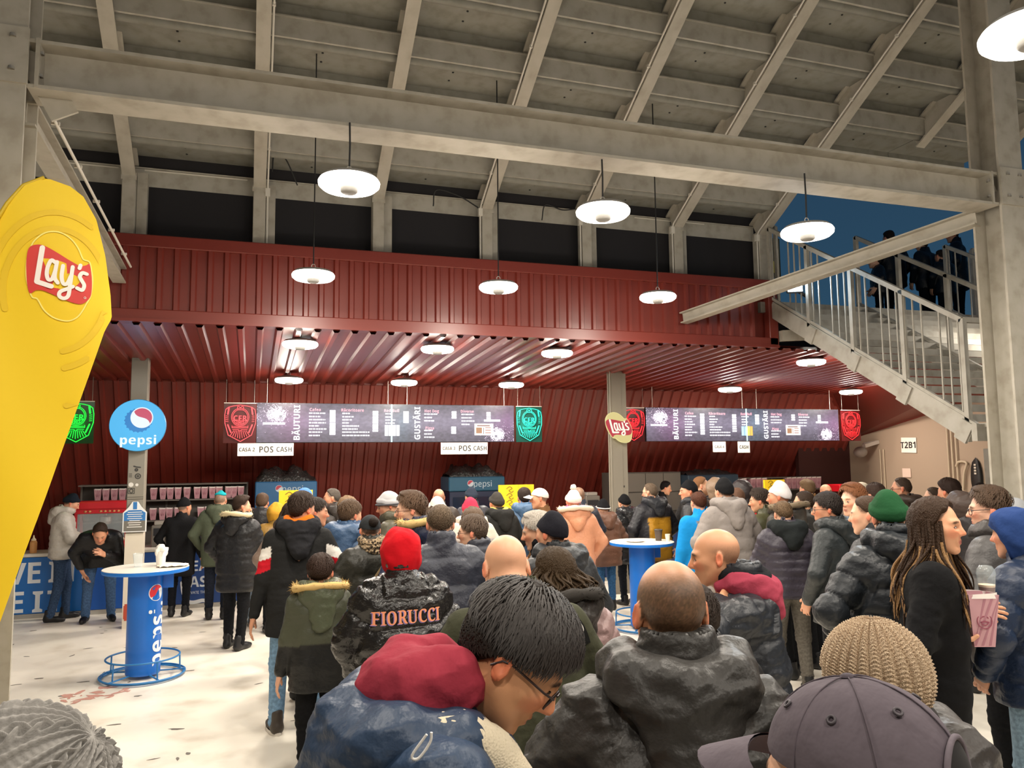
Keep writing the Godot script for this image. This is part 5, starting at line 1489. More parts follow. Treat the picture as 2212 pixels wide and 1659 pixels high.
func build_signs() -> void:
	menu_board("long lit menu board left of the teal neon crest, with pale drink pictures", 0.06, 4.07, false)
	menu_board("lit menu board right of the column, with blue and orange drink pictures", 6.49, 10.58, true)
	crest("half hidden green neon crest with a locomotive beside the yellow flag", -2.54, Color(0.1, 0.95, 0.25), 0)
	crest("red neon crest with a locomotive at the left end of the long menu board", -0.4, Color(1.0, 0.3, 0.33), 0)
	crest("teal neon crest with a locomotive at the right end of the long menu board", 4.1, Color(0.1, 0.95, 0.8), 0)
	crest("red neon crest with a locomotive half behind the round lit chip sign", 6.0, Color(1.0, 0.12, 0.18), 0)
	crest("bright red neon crest with a locomotive at the far right of the boards", 10.62, Color(1.0, 0.1, 0.14), 0)
	card_sign("white card reading CASA 2 POS CASH under the long menu board", -0.2, 0.59, 2.12, 2.305, [["CASA 2", -0.265, 0.075], ["POS", 0.005, 0.125], ["CASH", 0.26, 0.1]])
	card_sign("white card reading CASA 3 POS CASH near the teal neon crest", 2.84, 3.61, 2.12, 2.305, [["CASA 3", -0.255, 0.07], ["POS", 0.005, 0.125], ["CASH", 0.26, 0.1]])
	card_sign("small white card reading CASA 4 under the right menu board", 7.8, 8.065, 2.12, 2.305, [["CASA 4", 0.0, 0.065]])
	card_sign("small white card reading CASH under the right menu board", 8.32, 8.57, 2.105, 2.305, [["CASH", 0.0, 0.085]])
	# round drink sign on the left column
	var t := thing("round_sign", "round glowing light blue drink sign reading pepsi on the left column", "sign", Vector3(-1.36, 2.505, -10.74))
	var rot := Transform3D(Basis(Vector3.RIGHT, PI / 2), Vector3.ZERO)
	var d := Bld.new(); d.xf = rot; d.lathe(pv([0.0, -0.07, 0.31, -0.07, 0.326, -0.055, 0.326, -0.01, 0.32, 0.0]), 48); part("case", d, mat("3a8fc4", 0.4), t)
	var fc := Bld.new(); fc.xf = rot; fc.lathe(pv([0.32, 0.0, 0.0, 0.001]), 48); part("lit_face", fc, glow(Color("4fbdf5"), 0.95), t)
	var cp := Bld.new(); var teeth := PackedVector2Array()
	for i in 60:
		var a := TAU * i / 60; var r := 0.15 + (0.014 if i % 3 == 0 else 0.0); teeth.append(Vector2(0.005 + cos(a) * r, 0.06 + sin(a) * r * 0.95))
	cp.plate(teeth, 0.001, 0.003); part("bottle_cap", cp, glow(Color("2f8fdc"), 0.75), t)
	pepsi_globe(t, 0.13, Transform3D(Basis.IDENTITY, Vector3(0.045, 0.095, 0.003)), null, glow(Color("e0526c"), 0.8), glow(Color("1d6fc0"), 0.8), glow(Color("f4fbff"), 0.95), -0.75)
	var pt := Bld.new(); pt.text("pepsi", 0.15, 0.004, Transform3D(Basis.IDENTITY.scaled(Vector3(1.12, 1, 1)), Vector3(0.01, -0.185, 0.004))); part("lettering", pt, glow(Color("e6f6ff"), 1.1), t)
	var l := OmniLight3D.new(); l.name = "sign_light"; t.add_child(l, true); l.position = Vector3(0, 0, 0.3); l.light_color = Color("6fcaff"); l.light_energy = 0.12; l.light_size = 0.25; l.omni_range = 20; l.omni_attenuation = 2.0; l.shadow_enabled = true
	# lit chip sign on the right column
	var c := thing("round_sign", "lit chip sign with a red ribbon reading Lay's on the right column", "sign", Vector3(5.37, 2.52, -10.76))
	chip_logo(c, Transform3D(Basis(Vector3.BACK, 0.33).scaled(Vector3(1.05, 0.88, 1.0)), Vector3(-0.05, -0.3, 0)), 1.78, null, glow(Color("f6e9a0"), 0.9), glow(Color("d83a4c"), 0.75), glow(Color("fffbe8"), 1.0), glow(Color("f2e096"), 0.8))
	# columns
	for q in [[-1.375, -10.98, 3.43, "left column under the round blue drink sign"], [5.34, -10.98, 3.43, "right column under the lit chip sign"]]:
		var b := Bld.new(); b.box(Vector3(q[0], q[2] / 2, q[1]), Vector3(0.2, q[2], 0.2) if q[0] < 0 else Vector3(0.27, q[2], 0.02), Basis.IDENTITY, 0.008)
		if q[0] > 0:
			b.box(Vector3(q[0], q[2] / 2, q[1] + 0.09), Vector3(0.27, q[2], 0.02)); b.box(Vector3(q[0] - 0.03, q[2] / 2, q[1] + 0.05), Vector3(0.16, q[2], 0.12))
		var col := struct("steel_column", b, mat("8e887b", 0.6, 0.2), "grey steel " + q[3], "column")
		if q[0] < 0:
			var pb := Bld.new(); pb.box(Vector3(q[0], 0.58, q[1]), Vector3(0.206, 1.16, 0.206)); part("pale_paint", pb, mat("d2c9b8", 0.7), col, "cream painted lower part")
			var rb := Bld.new(); rb.box(Vector3(q[0] - 0.02, 0.2, q[1] + 0.1045), Vector3(0.14, 0.16, 0.002)); rb.box(Vector3(q[0] - 0.06, 0.2, q[1] + 0.1045), Vector3(0.04, 0.2, 0.0025)); part("red_mark", rb, mat("b0462f", 0.7), col)
			var st := Bld.new()
			st.xf = Transform3D(Basis.IDENTITY, Vector3(q[0], 0, q[1] + 0.101))
			st.stroke(arc2(0.02, 1.87, 0.03, 0.03, 0, 360, 12), 0.012, 0, 0.002, null, true); st.stroke(arc2(0.02, 1.87, 0.01, 0.01, 0, 360, 8), 0.01, 0, 0.002, null, true)
			st.stroke(arc2(0.0, 1.95, 0.014, 0.014, 0, 360, 8), 0.016, 0, 0.002, null, true)
			st.stroke(pv([-0.03, 1.995, 0.0, 1.985, 0.045, 1.98]), 0.016, 0, 0.002)
			for i in 3: st.stroke(pv([-0.08, 1.9 - i * 0.018, -0.05, 1.9 - i * 0.018]), 0.006, 0, 0.002)
			st.stroke(pv([-0.085, 1.72, -0.015, 1.72, -0.015, 1.655, -0.085, 1.655]), 0.008, 0, 0.002, null, true); st.stroke(arc2(-0.05, 1.687, 0.02, 0.025, 0, 360, 8), 0.01, 0, 0.002, null, true)
			for i in 2: st.stroke(pv([-0.09, 1.61 - i * 0.025, 0.09, 1.61 - i * 0.025]), 0.005, 0, 0.002)
			part("sticker_print", st, mat("3b3834", 0.7), col)
			var sw := Bld.new(); sw.xf = st.xf; sw.plate(arc2(-0.055, 1.765, 0.028, 0.028), 0, 0.0015); sw.plate(arc2(0.012, 1.762, 0.018, 0.018), 0, 0.0015); part("round_sticker", sw, mat("d8d4ca", 0.7), col)
		else:
			var sx := Bld.new(); sx.box(Vector3(q[0] + 0.02, 1.6, q[1] + 0.102), Vector3(0.12, 0.03, 0.002)); part("sticker_print", sx, mat("4a463f", 0.7), col)
	# notice on the left column
	var n := thing("notice", "house shaped blue and white notice fixed to the left column", "sign", Vector3(-1.37, 1.18, -10.84))
	var nb := Bld.new(); nb.plate(pv([-0.135, 0.0, 0.135, 0.0, 0.135, 0.24, 0.07, 0.31, 0.03, 0.375, -0.03, 0.375, -0.07, 0.31, -0.135, 0.24]), -0.02, 0.0); part("board", nb, mat("e2e4e2", 0.6), n)
	var nc := Bld.new(); nc.plate(pv([-0.122, 0.14, 0.122, 0.14, 0.122, 0.235, 0.07, 0.27, -0.07, 0.27, -0.122, 0.235]), 0.0, 0.002); nc.box(Vector3(0, 0.325, 0.001), Vector3(0.045, 0.09, 0.002)); part("blue_field", nc, mat("2f74b4", 0.6), n)
	var nd := Bld.new(); nd.plate(pv([-0.122, 0.012, 0.122, 0.012, 0.122, 0.14, -0.122, 0.14]), 0.0, 0.002); part("dark_field", nd, mat("6e6a62", 0.6), n)
	var nl := Bld.new()
	for i in 8: nl.box(Vector3(0, 0.245 - i * 0.026, 0.003), Vector3([0.16, 0.18, 0.15, 0.17, 0.12, 0.15, 0.13, 0.17][i], 0.008, 0.002))
	part("print_lines", nl, mat("eceae4", 0.7), n)
	var ph := Bld.new(); ph.box(Vector3(0, 0.19, -0.08), Vector3(0.03, 0.03, 0.12)); part("bracket", ph, mat("7b766b", 0.5, 0.3), n) if false else null
	# the flag
	var f := thing("feather_flag", "tall yellow teardrop flag with a red ribbon logo reading Lay's", "flag", Vector3(-1.055, 2.774, -4.64), deg_to_rad(12.8))
	var k := 1.5
	var bend := func(p: Vector2, z: float) -> Array:
		var w := 0.035 * sin(p.x * 5.0 + 0.6) + 0.012 * sin(p.y * 4.0 + p.x * 9.0)
		var dx := 0.175 * cos(p.x * 5.0 + 0.6) + 0.108 * cos(p.y * 4.0 + p.x * 9.0)
		return [Vector3(p.x, p.y, w + (z * 2.2 + 0.0015 if z > 0.0 else z)), Vector3(-dx, -0.048 * cos(p.y * 4.0 + p.x * 9.0), 1).normalized()]
	var edge := pv([-0.021, 0.520, 0.044, 0.516, 0.104, 0.473, 0.149, 0.393, 0.182, 0.264, 0.204, 0.120, 0.211, 0.034, 0.189, -0.015, 0.156, -0.139, 0.092, -0.373, 0.031, -0.598, -0.029, -0.807, -0.085, -1.016, -0.130, -1.167, -0.168, -1.162, -0.184, -0.938, -0.205, -0.636, -0.216, -0.330, -0.219, -0.112, -0.209, 0.063, -0.187, 0.209, -0.160, 0.327, -0.121, 0.415, -0.076, 0.487])
	for i in edge.size(): edge[i] *= k
	var fb := Bld.new()
	var lo := -1.75; var hi := 0.78; var rows := 110
	var L := PackedFloat32Array(); var Rr := PackedFloat32Array(); var ys := PackedFloat32Array()
	for j in rows:
		var y := lerpf(lo + 0.004, hi - 0.002, j / float(rows - 1)); var a := 9.0; var b2 := -9.0
		for i in edge.size():
			var p := edge[i]; var q := edge[(i + 1) % edge.size()]
			if (p.y <= y) != (q.y <= y):
				var x := lerpf(p.x, q.x, (y - p.y) / (q.y - p.y)); a = minf(a, x); b2 = maxf(b2, x)
		if a < 8: L.append(a); Rr.append(b2); ys.append(y)
	for sd in 2:
		var z := 0.0 if sd == 0 else -0.004
		if sd == 0: fb.grid(44, ys.size(), func(i, j): return bend.call(Vector2(lerpf(L[j], Rr[j], i / 43.0), ys[j]), z)[0])
		else: fb.grid(44, ys.size(), func(i, j): return bend.call(Vector2(lerpf(Rr[j], L[j], i / 43.0), ys[j]), z)[0])
	var fm := StandardMaterial3D.new(); fm.albedo_color = Color("efcb1c"); fm.roughness = 0.65; fm.backlight_enabled = true; fm.backlight = Color(0.35, 0.28, 0.02)
	part("fabric", fb, fm, f)
	var rgb := Bld.new()
	for q in [[0.24, 0.33], [0.3, 0.42], [0.4, 0.62]]: rgb.stroke(arc2(0.05, 0.18, q[0], q[1], -80, 200, 40), 0.03, 0.0008, 0.0012, bend)
	var clip := Bld.new()
	for i in range(0, rgb.ix.size(), 3):
		var c3 := (rgb.v[rgb.ix[i]] + rgb.v[rgb.ix[i + 1]] + rgb.v[rgb.ix[i + 2]]) / 3.0
		var ok := false
		for j in ys.size():
			if absf(ys[j] - c3.y) < 0.03 and c3.x > L[j] + 0.04 and c3.x < Rr[j] - 0.04: ok = true
		if ok:
			for e in 3: clip.ix.append(clip.vert(rgb.v[rgb.ix[i + e]], rgb.n[rgb.ix[i + e]]))
	part("printed_rings", clip, mat("e2bd1e", 0.65), f)
	chip_logo(f, Transform3D.IDENTITY, k, bend, mat("f4e57a", 0.65), mat("cf3a34", 0.6), mat("f3ece2", 0.6))
	var tr := Bld.new(); tr.stroke(arc2(0.122 * k, 0.098 * k, 0.005, 0.005, 0, 360, 10), 0.002, 0.003, 0.004, bend, true); part("lettering", tr, mat("f3ece2", 0.6), f)
	var pl := Bld.new(); var pp := PackedVector3Array()
	for i in range(13, 24): pp.append(Vector3(edge[i].x - 0.008, edge[i].y, 0.0))
	pp.append(Vector3(-0.03, 0.79, 0)); pp.insert(0, Vector3(-0.2, -2.74, 0)); pl.tube(pp, 0.01, 8); part("pole", pl, mat("c9aa1a", 0.5), f)
	var fbz := Bld.new(); fbz.box(Vector3(-0.2, -2.76, 0), Vector3(0.4, 0.025, 0.4), Basis.IDENTITY, 0.006); part("base_plate", fbz, mat("2c2c2e", 0.5), f)


func bar_table(label: String, at: Vector3, logo: bool) -> void:
	var t := thing("bar_table", label, "table", at)
	var blue := mat("1668c4", 0.32); var deep := mat("1257a8", 0.35)
	var c := Bld.new(); c.lathe(pv([0.0, 0.035, 0.152, 0.035, 0.155, 0.05, 0.155, 0.98, 0.0, 0.98]), 40); part("pedestal", c, blue, t)
	var tp := Bld.new(); tp.lathe(pv([0.0, 0.985, 0.35, 0.985, 0.385, 0.99, 0.388, 1.0, 0.388, 1.024]), 48); part("table_rim", tp, mat("1a72cf", 0.35), t)
	var tt := Bld.new(); tt.lathe(pv([0.388, 1.024, 0.384, 1.028, 0.0, 1.028]), 48); part("tabletop", tt, mat("e3ddd0", 0.35), t, "white tabletop")
	var br := Bld.new(); br.box(Vector3(0.2, 0.9, 0), Vector3(0.1, 0.15, 0.01)); part("bracket", br, blue, t)
	for q in [[0.375, 0.03], [0.36, 0.018], [0.325, 0.19]]:
		var r := Bld.new(); var p := PackedVector3Array()
		for i in 40: p.append(Vector3(q[0] * sin(TAU * i / 40), q[1], q[0] * cos(TAU * i / 40)))
		r.tube(p, 0.009, 7, true); part("foot_ring", r, mat("2a76b4", 0.4), t)
	for i in 5:
		var a := TAU * i / 5 + 0.5
		var r := Bld.new(); r.tube(PackedVector3Array([Vector3(0.325 * sin(a), 0.19, 0.325 * cos(a)), Vector3(0.33 * sin(a), 0.03, 0.33 * cos(a))]), 0.008, 6); r.tube(PackedVector3Array([Vector3(0.15 * sin(a), 0.04, 0.15 * cos(a)), Vector3(0.37 * sin(a), 0.03, 0.37 * cos(a))]), 0.008, 6)
		part("strut", r, mat("2a76b4", 0.4), t)
	if not logo: return
	var a0 := deg_to_rad(46.0)
	var cyl := func(p: Vector2, z: float) -> Array:
		var a := a0 + p.x / 0.155; var n := Vector3(sin(a), 0, cos(a))
		return [n * (0.1555 + z) + Vector3(0, p.y, 0), n]
	pepsi_globe(t, 0.078, Transform3D.IDENTITY, func(p: Vector2, z: float): return cyl.call(p + Vector2(0, 0.80), z), mat("d8343f", 0.4), mat("0f4a94", 0.4), mat("e8eef2", 0.4), 0.55)
	var b := Bld.new()
	text_map(b, "pepsi.", 0.215, 0.003, Transform3D(Basis(Vector3.BACK, PI / 2), Vector3(0.02, 0.41, 0)), func(p: Vector2, z: float): return cyl.call(p, z + 0.002))
	part("lettering", b, mat("eaf1f5", 0.4), t)


func cup(label: String, at: Vector3, h: float, m: Material, lid: bool) -> void:
	var t := thing("cup", label, "cup", at)
	var b := Bld.new(); b.lathe(pv([0.0, 0.002, h * 0.27, 0.0, h * 0.37, h * 0.97, h * 0.385, h, h * 0.36, h * 0.97, h * 0.26, 0.006, 0.0, 0.008]), 24); part("cup_body", b, m, t)
	if lid:
		var l := Bld.new(); l.lathe(pv([h * 0.39, h * 0.93, h * 0.4, h * 1.0, h * 0.34, h * 1.07, 0.0, h * 1.07]), 24); part("lid", l, mat("3a342f", 0.5), t)


func popcorn_box(label: String, at: Vector3, turn: float, group: String, sc := 1.0, seen := true) -> Node3D:
	var t := thing("popcorn_box", label, "popcorn box", at, turn, group)
	t.scale = Vector3.ONE * sc
	var key := "popmesh"
	if not M.has(key):
		var b := Bld.new()
		var a := [Vector3(-0.034, 0, 0.03), Vector3(0.034, 0, 0.03), Vector3(0.034, 0, -0.03), Vector3(-0.034, 0, -0.03)]
		var u := [Vector3(-0.05, 0.17, 0.042), Vector3(0.05, 0.17, 0.042), Vector3(0.05, 0.17, -0.042), Vector3(-0.05, 0.17, -0.042)]
		for i in 4:
			var j := (i + 1) % 4
			b.quad(a[i], a[j], u[j], u[i]); b.quad(a[j] * 0.97, a[i] * 0.97, u[i] * Vector3(0.97, 1, 0.97), u[j] * Vector3(0.97, 1, 0.97))
		b.quad(a[3], a[2], a[1], a[0])
		M[key] = b.mesh()
		var s := Bld.new()
		for i in 6:
			var x := -0.06 + i * 0.024
			var f := func(x0: float, y: float) -> Vector3:
				var hw := lerpf(0.034, 0.05, y / 0.17); return Vector3(clampf(x0, -hw, hw), y, lerpf(0.03, 0.042, y / 0.17) + 0.0006)
			s.quad(f.call(x, 0.004), f.call(x + 0.009, 0.004), f.call(x + 0.069, 0.165), f.call(x + 0.06, 0.165))
		M["popstripe"] = s.mesh()
		var e := Bld.new(); e.xf = Transform3D(Basis(Vector3.RIGHT, -0.07), Vector3(0, 0.085, 0.0375))
		e.stroke(arc2(0, 0, 0.024, 0.024, 0, 360, 20), 0.003, 0, 0.0006, null, true); e.stroke(arc2(0.0, 0.008, 0.012, 0.007, 10, 170, 10), 0.004, 0, 0.0006); e.stroke(pv([-0.012, -0.004, 0, -0.001, 0.013, -0.004]), 0.004, 0, 0.0006); e.stroke(arc2(0, 0.0, 0.013, 0.013, 200, 340, 10), 0.003, 0, 0.0006)
		M["popemblem"] = e.mesh()
		var r := Bld.new(); r.grid(24, 2, func(i, j): var q: float = TAU * i / 24; return Vector3(signf(cos(q)) * pow(absf(cos(q)), 0.3) * (0.0505 - 0.001 * j), 0.158 + 0.016 * j + 0.004 * sin(q * 2) * j, signf(sin(q)) * pow(absf(sin(q)), 0.3) * 0.0428), true)
		for q in range(0, r.ix.size(), 3): var s3 := r.ix[q + 1]; r.ix[q + 1] = r.ix[q + 2]; r.ix[q + 2] = s3
		for q in r.n.size(): r.n[q] = -r.n[q]
		M["poprim"] = r.mesh()
	part("box_body", M.popmesh, mat("c2949c", 0.7), t)
	part("stripes", M.popstripe, mat("a97482", 0.7), t).set_meta("kind", "stuff")
	part("emblem", M.popemblem, mat("8c4456", 0.7), t)
	part("rim", M.poprim, mat("ece4e0", 0.7), t)
	return t


func cooler(label: String, x0: float, x1: float, y0: float, y1: float, col: String, z: float, film_h: float, words: bool) -> void:
	var t := thing("drinks_cooler", label, "cooler", Vector3((x0 + x1) / 2, 0, z))
	var w := x1 - x0
	var b := Bld.new(); b.box(Vector3(0, y0 / 2, -0.3), Vector3(w * 0.96, y0, 0.58), Basis.IDENTITY, 0.01); part("body", b, mat("17233f", 0.5), t)
	var d := Bld.new(); d.box(Vector3(0, y0 / 2 + 0.05, 0.0), Vector3(w * 0.84, y0 * 0.8, 0.02)); part("door", d, mat("202a3c", 0.15), t)
	var h := Bld.new(); h.box(Vector3(0, (y0 + y1) / 2, -0.28), Vector3(w, y1 - y0, 0.62), Basis.IDENTITY, 0.015); part("header", h, mat(col, 0.35), t)
	if words:
		pepsi_globe(t, 0.055, Transform3D(Basis.IDENTITY, Vector3(-0.12 * w, y1 - 0.11, 0.031)), null, mat("a8384a", 0.5), mat("123a70", 0.5), mat("b8c4cc", 0.5))
		var s := Bld.new(); s.text("pepsi", 0.14, 0.003, Transform3D(Basis.IDENTITY, Vector3(0.1 * w, y1 - 0.12, 0.032)), false); part("lettering", s, mat("a9bcc8", 0.5), t)
	var f := Bld.new(); var sd := x0 * 3.0
	f.grid(26, 12, func(i, j):
		var u: float = i / 25.0; var v: float = j / 11.0; var a: float = PI * v
		var hh: float = film_h * (0.35 + 0.65 * smoothstep(0.0, 0.12, u) * smoothstep(1.0, 0.75, u)) * (0.75 + 0.4 * soft.get_noise_2d(u * 1.2 + sd, v))
		return Vector3((u - 0.5) * w * 0.96, y1 - 0.01 + hh * sin(a) + 0.05 * fine.get_noise_2d(u * 0.6 + sd, v * 0.8) * sin(a), -0.28 + 0.28 * cos(a)))
	part("plastic_film", f, M.film, t)


func chip_stand(label: String, x0: float, x1: float, y0: float, y1: float) -> void:
	var t := thing("chip_stand", label, "display", Vector3((x0 + x1) / 2, 0, -11.78))
	var w := x1 - x0
	var b := Bld.new(); b.box(Vector3(0, 0.4, -0.1), Vector3(w * 0.9, 0.8, 0.3)); part("base", b, mat("e3c22a", 0.6), t)
	var r := Bld.new(); r.box(Vector3(0, (0.8 + y0) / 2, -0.12), Vector3(w * 0.86, y0 - 0.8, 0.26)); part("rack", r, mat("c8383a", 0.6), t)
	var h := Bld.new(); h.box(Vector3(0, (y0 + y1) / 2, 0), Vector3(w, y1 - y0, 0.04)); part("header", h, mat("f2cf1f", 0.6), t)
	var s := Bld.new(); s.xf = Transform3D(Basis.IDENTITY, Vector3(-w * 0.2, (y0 + y1) / 2, 0.021))
	for i in 3:
		var y := (y1 - y0) * (0.3 - 0.27 * i)
		s.stroke(curve2(pv([-0.05, y + 0.02, 0.0, y + 0.05, 0.04, y + 0.02, -0.01, y - 0.01, 0.03, y - 0.04, 0.06, y - 0.02])), 0.012, 0, 0.003)
	part("chip_drawing", s, mat("8a6a1e", 0.7), t)
	var fo := Bld.new(); fo.box(Vector3(0.03, (y0 + y1) / 2, 0.021), Vector3(0.004, (y1 - y0), 0.002)); part("fold_line", fo, mat("d0ae18", 0.6), t)


func build_counter() -> void:
	var t := thing("serving_counter", "long serving counter with blue front panels and big white letters", "counter", Vector3(0, 0, -12.06))
	var b := Bld.new(); b.box(Vector3(3.6, 0.43, -0.24), Vector3(16.0, 0.74, 0.44)); part("body", b, mat("3a3a3e", 0.7), t)
	var w := Bld.new(); w.box(Vector3(3.6, 0.825, -0.23), Vector3(16.1, 0.045, 0.52), Basis.IDENTITY, 0.008); part("worktop", w, mat("ddd8cc", 0.4), t)
	var k := Bld.new(); k.box(Vector3(3.6, 0.03, -0.01), Vector3(16.0, 0.06, 0.03)); part("kick_plate", k, mat("b9b6b0", 0.35, 0.6), t)
	var xs := [-4.4, -2.07, -1.05, -0.1, 1.9, 3.7, 5.6, 7.6, 9.6, 11.5]
	for i in xs.size() - 1:
		var p := Bld.new(); var wd: float = xs[i + 1] - xs[i] - 0.012
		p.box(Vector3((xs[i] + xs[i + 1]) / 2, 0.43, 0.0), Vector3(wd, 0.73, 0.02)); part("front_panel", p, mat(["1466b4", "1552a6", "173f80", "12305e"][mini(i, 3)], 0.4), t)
	var s := Bld.new()
	for q in [["V", -2.92, 0.585], ["E", -2.72, 0.59], ["I", -2.485, 0.59], ["T", -2.27, 0.59], [".", -2.12, 0.61], ["E", -2.905, 0.215], ["I", -2.66, 0.21], ["T", -2.455, 0.21], [".", -2.32, 0.23]]:
		s.text(q[0], 0.4, 0.004, Transform3D(Basis.IDENTITY.scaled(Vector3(0.9, 0.95, 1)), Vector3(q[1], q[2] , 0.012)))
	part("lettering", s, mat("e4e9ee", 0.6), t)
	var e := Bld.new()
	e.text("EA", 0.2, 0.004, Transform3D(Basis.IDENTITY, Vector3(-0.67, 0.58, 0.012))); e.text("AS", 0.2, 0.004, Transform3D(Basis.IDENTITY, Vector3(-0.68, 0.36, 0.012))); e.text("VATE THE", 0.05, 0.004, Transform3D(Basis.IDENTITY, Vector3(-0.67, 0.215, 0.012)), false)
	part("lettering", e, mat("d0d8e2", 0.6), t)
	var c := Bld.new(); c.xf = Transform3D(Basis.IDENTITY, Vector3(-0.8, 0.2, 0.01)); c.stroke(curve2(pv([-0.09, 0.16, -0.07, 0.02, -0.02, -0.09, 0.06, -0.12, 0.18, -0.1, 0.25, -0.12])), 0.05, 0, 0.003); part("white_swoosh", c, mat("d8dde2", 0.6), t)
	# popcorn machine
	var m := thing("popcorn_machine", "red popcorn machine with glass sides on the counter left of the column", "machine", Vector3(-1.95, 0.848, -12.33))
	var r := Bld.new(); r.box(Vector3(0, 0.06, 0), Vector3(0.66, 0.12, 0.42), Basis.IDENTITY, 0.008); part("base", r, mat("b01824", 0.4), m)
	var rt := Bld.new(); rt.box(Vector3(0, 0.61, 0), Vector3(0.7, 0.1, 0.46), Basis.IDENTITY, 0.01); rt.box(Vector3(0, 0.53, 0.2), Vector3(0.66, 0.06, 0.02)); part("roof", rt, mat("c01826", 0.4), m)
	for x in [-0.315, 0.315]:
		for z in [-0.19, 0.19]:
			var po := Bld.new(); po.box(Vector3(x, 0.34, z), Vector3(0.035, 0.46, 0.035)); part("frame_post", po, mat("b01824", 0.4), m)
	var g := Bld.new(); g.box(Vector3(0, 0.32, 0.195), Vector3(0.6, 0.4, 0.006)); part("glass_pane", g, M.glass, m)
	var ke := Bld.new(); ke.lathe(pv([0.0, 0.0, 0.07, 0.01, 0.085, 0.05, 0.08, 0.11, 0.0, 0.13]), 20, Vector3(0.02, 0.33, 0)); ke.tube(PackedVector3Array([Vector3(0.02, 0.46, 0), Vector3(0.02, 0.55, 0)]), 0.012, 8); part("kettle", ke, mat("a8a49c", 0.3, 0.8), m)
	var hp := Bld.new(); hp.add(shell(20, 8, Vector3(0, 0.12, 0), Vector3(0.28, 0.1, 0.16), [0, 0, 0, 0, 0], func(az, tt, p): return 0.02 * fine.get_noise_3dv(p * 6), false)); part("popcorn_heap", hp, mat("d9c69a", 0.9), m); m.get_child(-1).set_meta("kind", "stuff")
	var sl := Bld.new()
	for i in 7: sl.add(shell(8, 5, Vector3(-0.2 + i * 0.055 + (0.08 if i > 1 else 0.0), 0.53, 0.213), Vector3(0.022, 0.014, 0.004), [-80, -80, -80, -80, -80], func(az, tt, p): return 0.0, false))
	part("roof_print", sl, mat("d8a06a", 0.6), m)
	var fr := thing("fries_box", "red box heaped with yellow fries on the counter by the man in grey", "food", Vector3(-2.09, 0.848, -12.12))
	var fb := Bld.new(); fb.box(Vector3(0, 0.04, 0), Vector3(0.2, 0.08, 0.1)); part("box_body", fb, mat("b8202a", 0.5), fr)
	var ff := Bld.new(); var rg := RandomNumberGenerator.new(); rg.seed = 5
	for i in 80: ff.box(Vector3(rg.randf_range(-0.085, 0.085), rg.randf_range(0.09, 0.16), rg.randf_range(-0.04, 0.04)), Vector3(0.01, 0.09, 0.01), Basis.from_euler(Vector3(rg.randf_range(-0.7, 0.7), rg.randf_range(0, 3), rg.randf_range(-0.9, 0.9))))
	var fp := part("fries", ff, mat("e0a81e", 0.6), fr); fp.set_meta("kind", "stuff")
	var bo := thing("sauce_bottle", "orange squeeze bottle with pale cap on the counter by the flag", "bottle", Vector3(-2.76, 0.848, -12.14))
	var sb := Bld.new(); sb.lathe(pv([0.0, 0.0, 0.042, 0.0, 0.044, 0.02, 0.044, 0.14, 0.03, 0.165]), 20); part("bottle_body", sb, mat("d49a5e", 0.4), bo)
	var sc := Bld.new(); sc.lathe(pv([0.03, 0.165, 0.03, 0.18, 0.012, 0.2, 0.006, 0.235, 0.0, 0.236]), 16); part("cap", sc, mat("e6d6b4", 0.5), bo)
	popcorn_box("pink striped popcorn box standing on the counter right of the left column", Vector3(-1.0, 0.848, -12.2), 0.2, "", 1.25)
	for q in [[-1.2, 0.3, "white till screen on the counter just right of the left column"], [5.5, 0.55, "steel coffee machine on the counter left of the right column"]]:
		var u := thing("till" if q[0] < 0 else "coffee_machine", q[2], "machine", Vector3(q[0], 0.848, -12.35))
		var ub := Bld.new(); ub.box(Vector3(0, q[1] / 2, 0), Vector3(0.26, q[1], 0.2), Basis.IDENTITY, 0.01); part("body", ub, mat("77736c", 0.4, 0.4), u)
		var us := Bld.new(); us.box(Vector3(0, q[1] * 0.7, 0.103), Vector3(0.2, q[1] * 0.35, 0.01)); part("screen", us, mat("2a2c30", 0.2), u)
		var un := Bld.new(); un.box(Vector3(0, q[1] + 0.03, 0), Vector3(0.2, 0.06, 0.14), Basis.IDENTITY, 0.01); un.lathe(pv([0.02, 0.0, 0.02, 0.08, 0.0, 0.08]), 10, Vector3(0.03, q[1] * 0.15, 0.12)); part("spout", un, mat("b9b5ad", 0.3, 0.6), u)
	# shelving with popcorn boxes behind the counter
	for q in [[-2.45, -0.06, 1.47, 1.16, "grey shelf rack behind the left counter holding rows of popcorn boxes"], [9.0, 11.0, 1.38, 1.1, "grey shelf rack behind the far right counter holding popcorn boxes"]]:
		var s2 := thing("shelf_rack", q[4], "shelf", Vector3((q[0] + q[1]) / 2, 0, -13.35))
		var wd: float = q[1] - q[0]
		for y in [q[2], q[3], 0.8, q[2] + 0.24]:
			var sb2 := Bld.new(); sb2.box(Vector3(0, y - 0.012, 0), Vector3(wd, 0.02, 0.3)); part("shelf_board", sb2, mat("6a645e", 0.6), s2)
		var bp := Bld.new(); bp.box(Vector3(0, (q[2] + 0.24) / 2, -0.16), Vector3(wd, q[2] + 0.24, 0.02)); part("back_panel", bp, mat("57514c", 0.7), s2)
		for i in 3:
			var po2 := Bld.new(); po2.box(Vector3(-wd / 2 + wd / 2 * i, (q[2] + 0.24) / 2, -0.13), Vector3(0.03, q[2] + 0.24, 0.03)); part("upright", po2, mat("6a645e", 0.5), s2)
	var n := 0
	var row := ["first", "second", "third", "fourth", "fifth", "sixth", "seventh", "eighth", "ninth", "tenth", "eleventh", "twelfth", "thirteenth", "fourteenth", "fifteenth", "sixteenth", "seventeenth"]
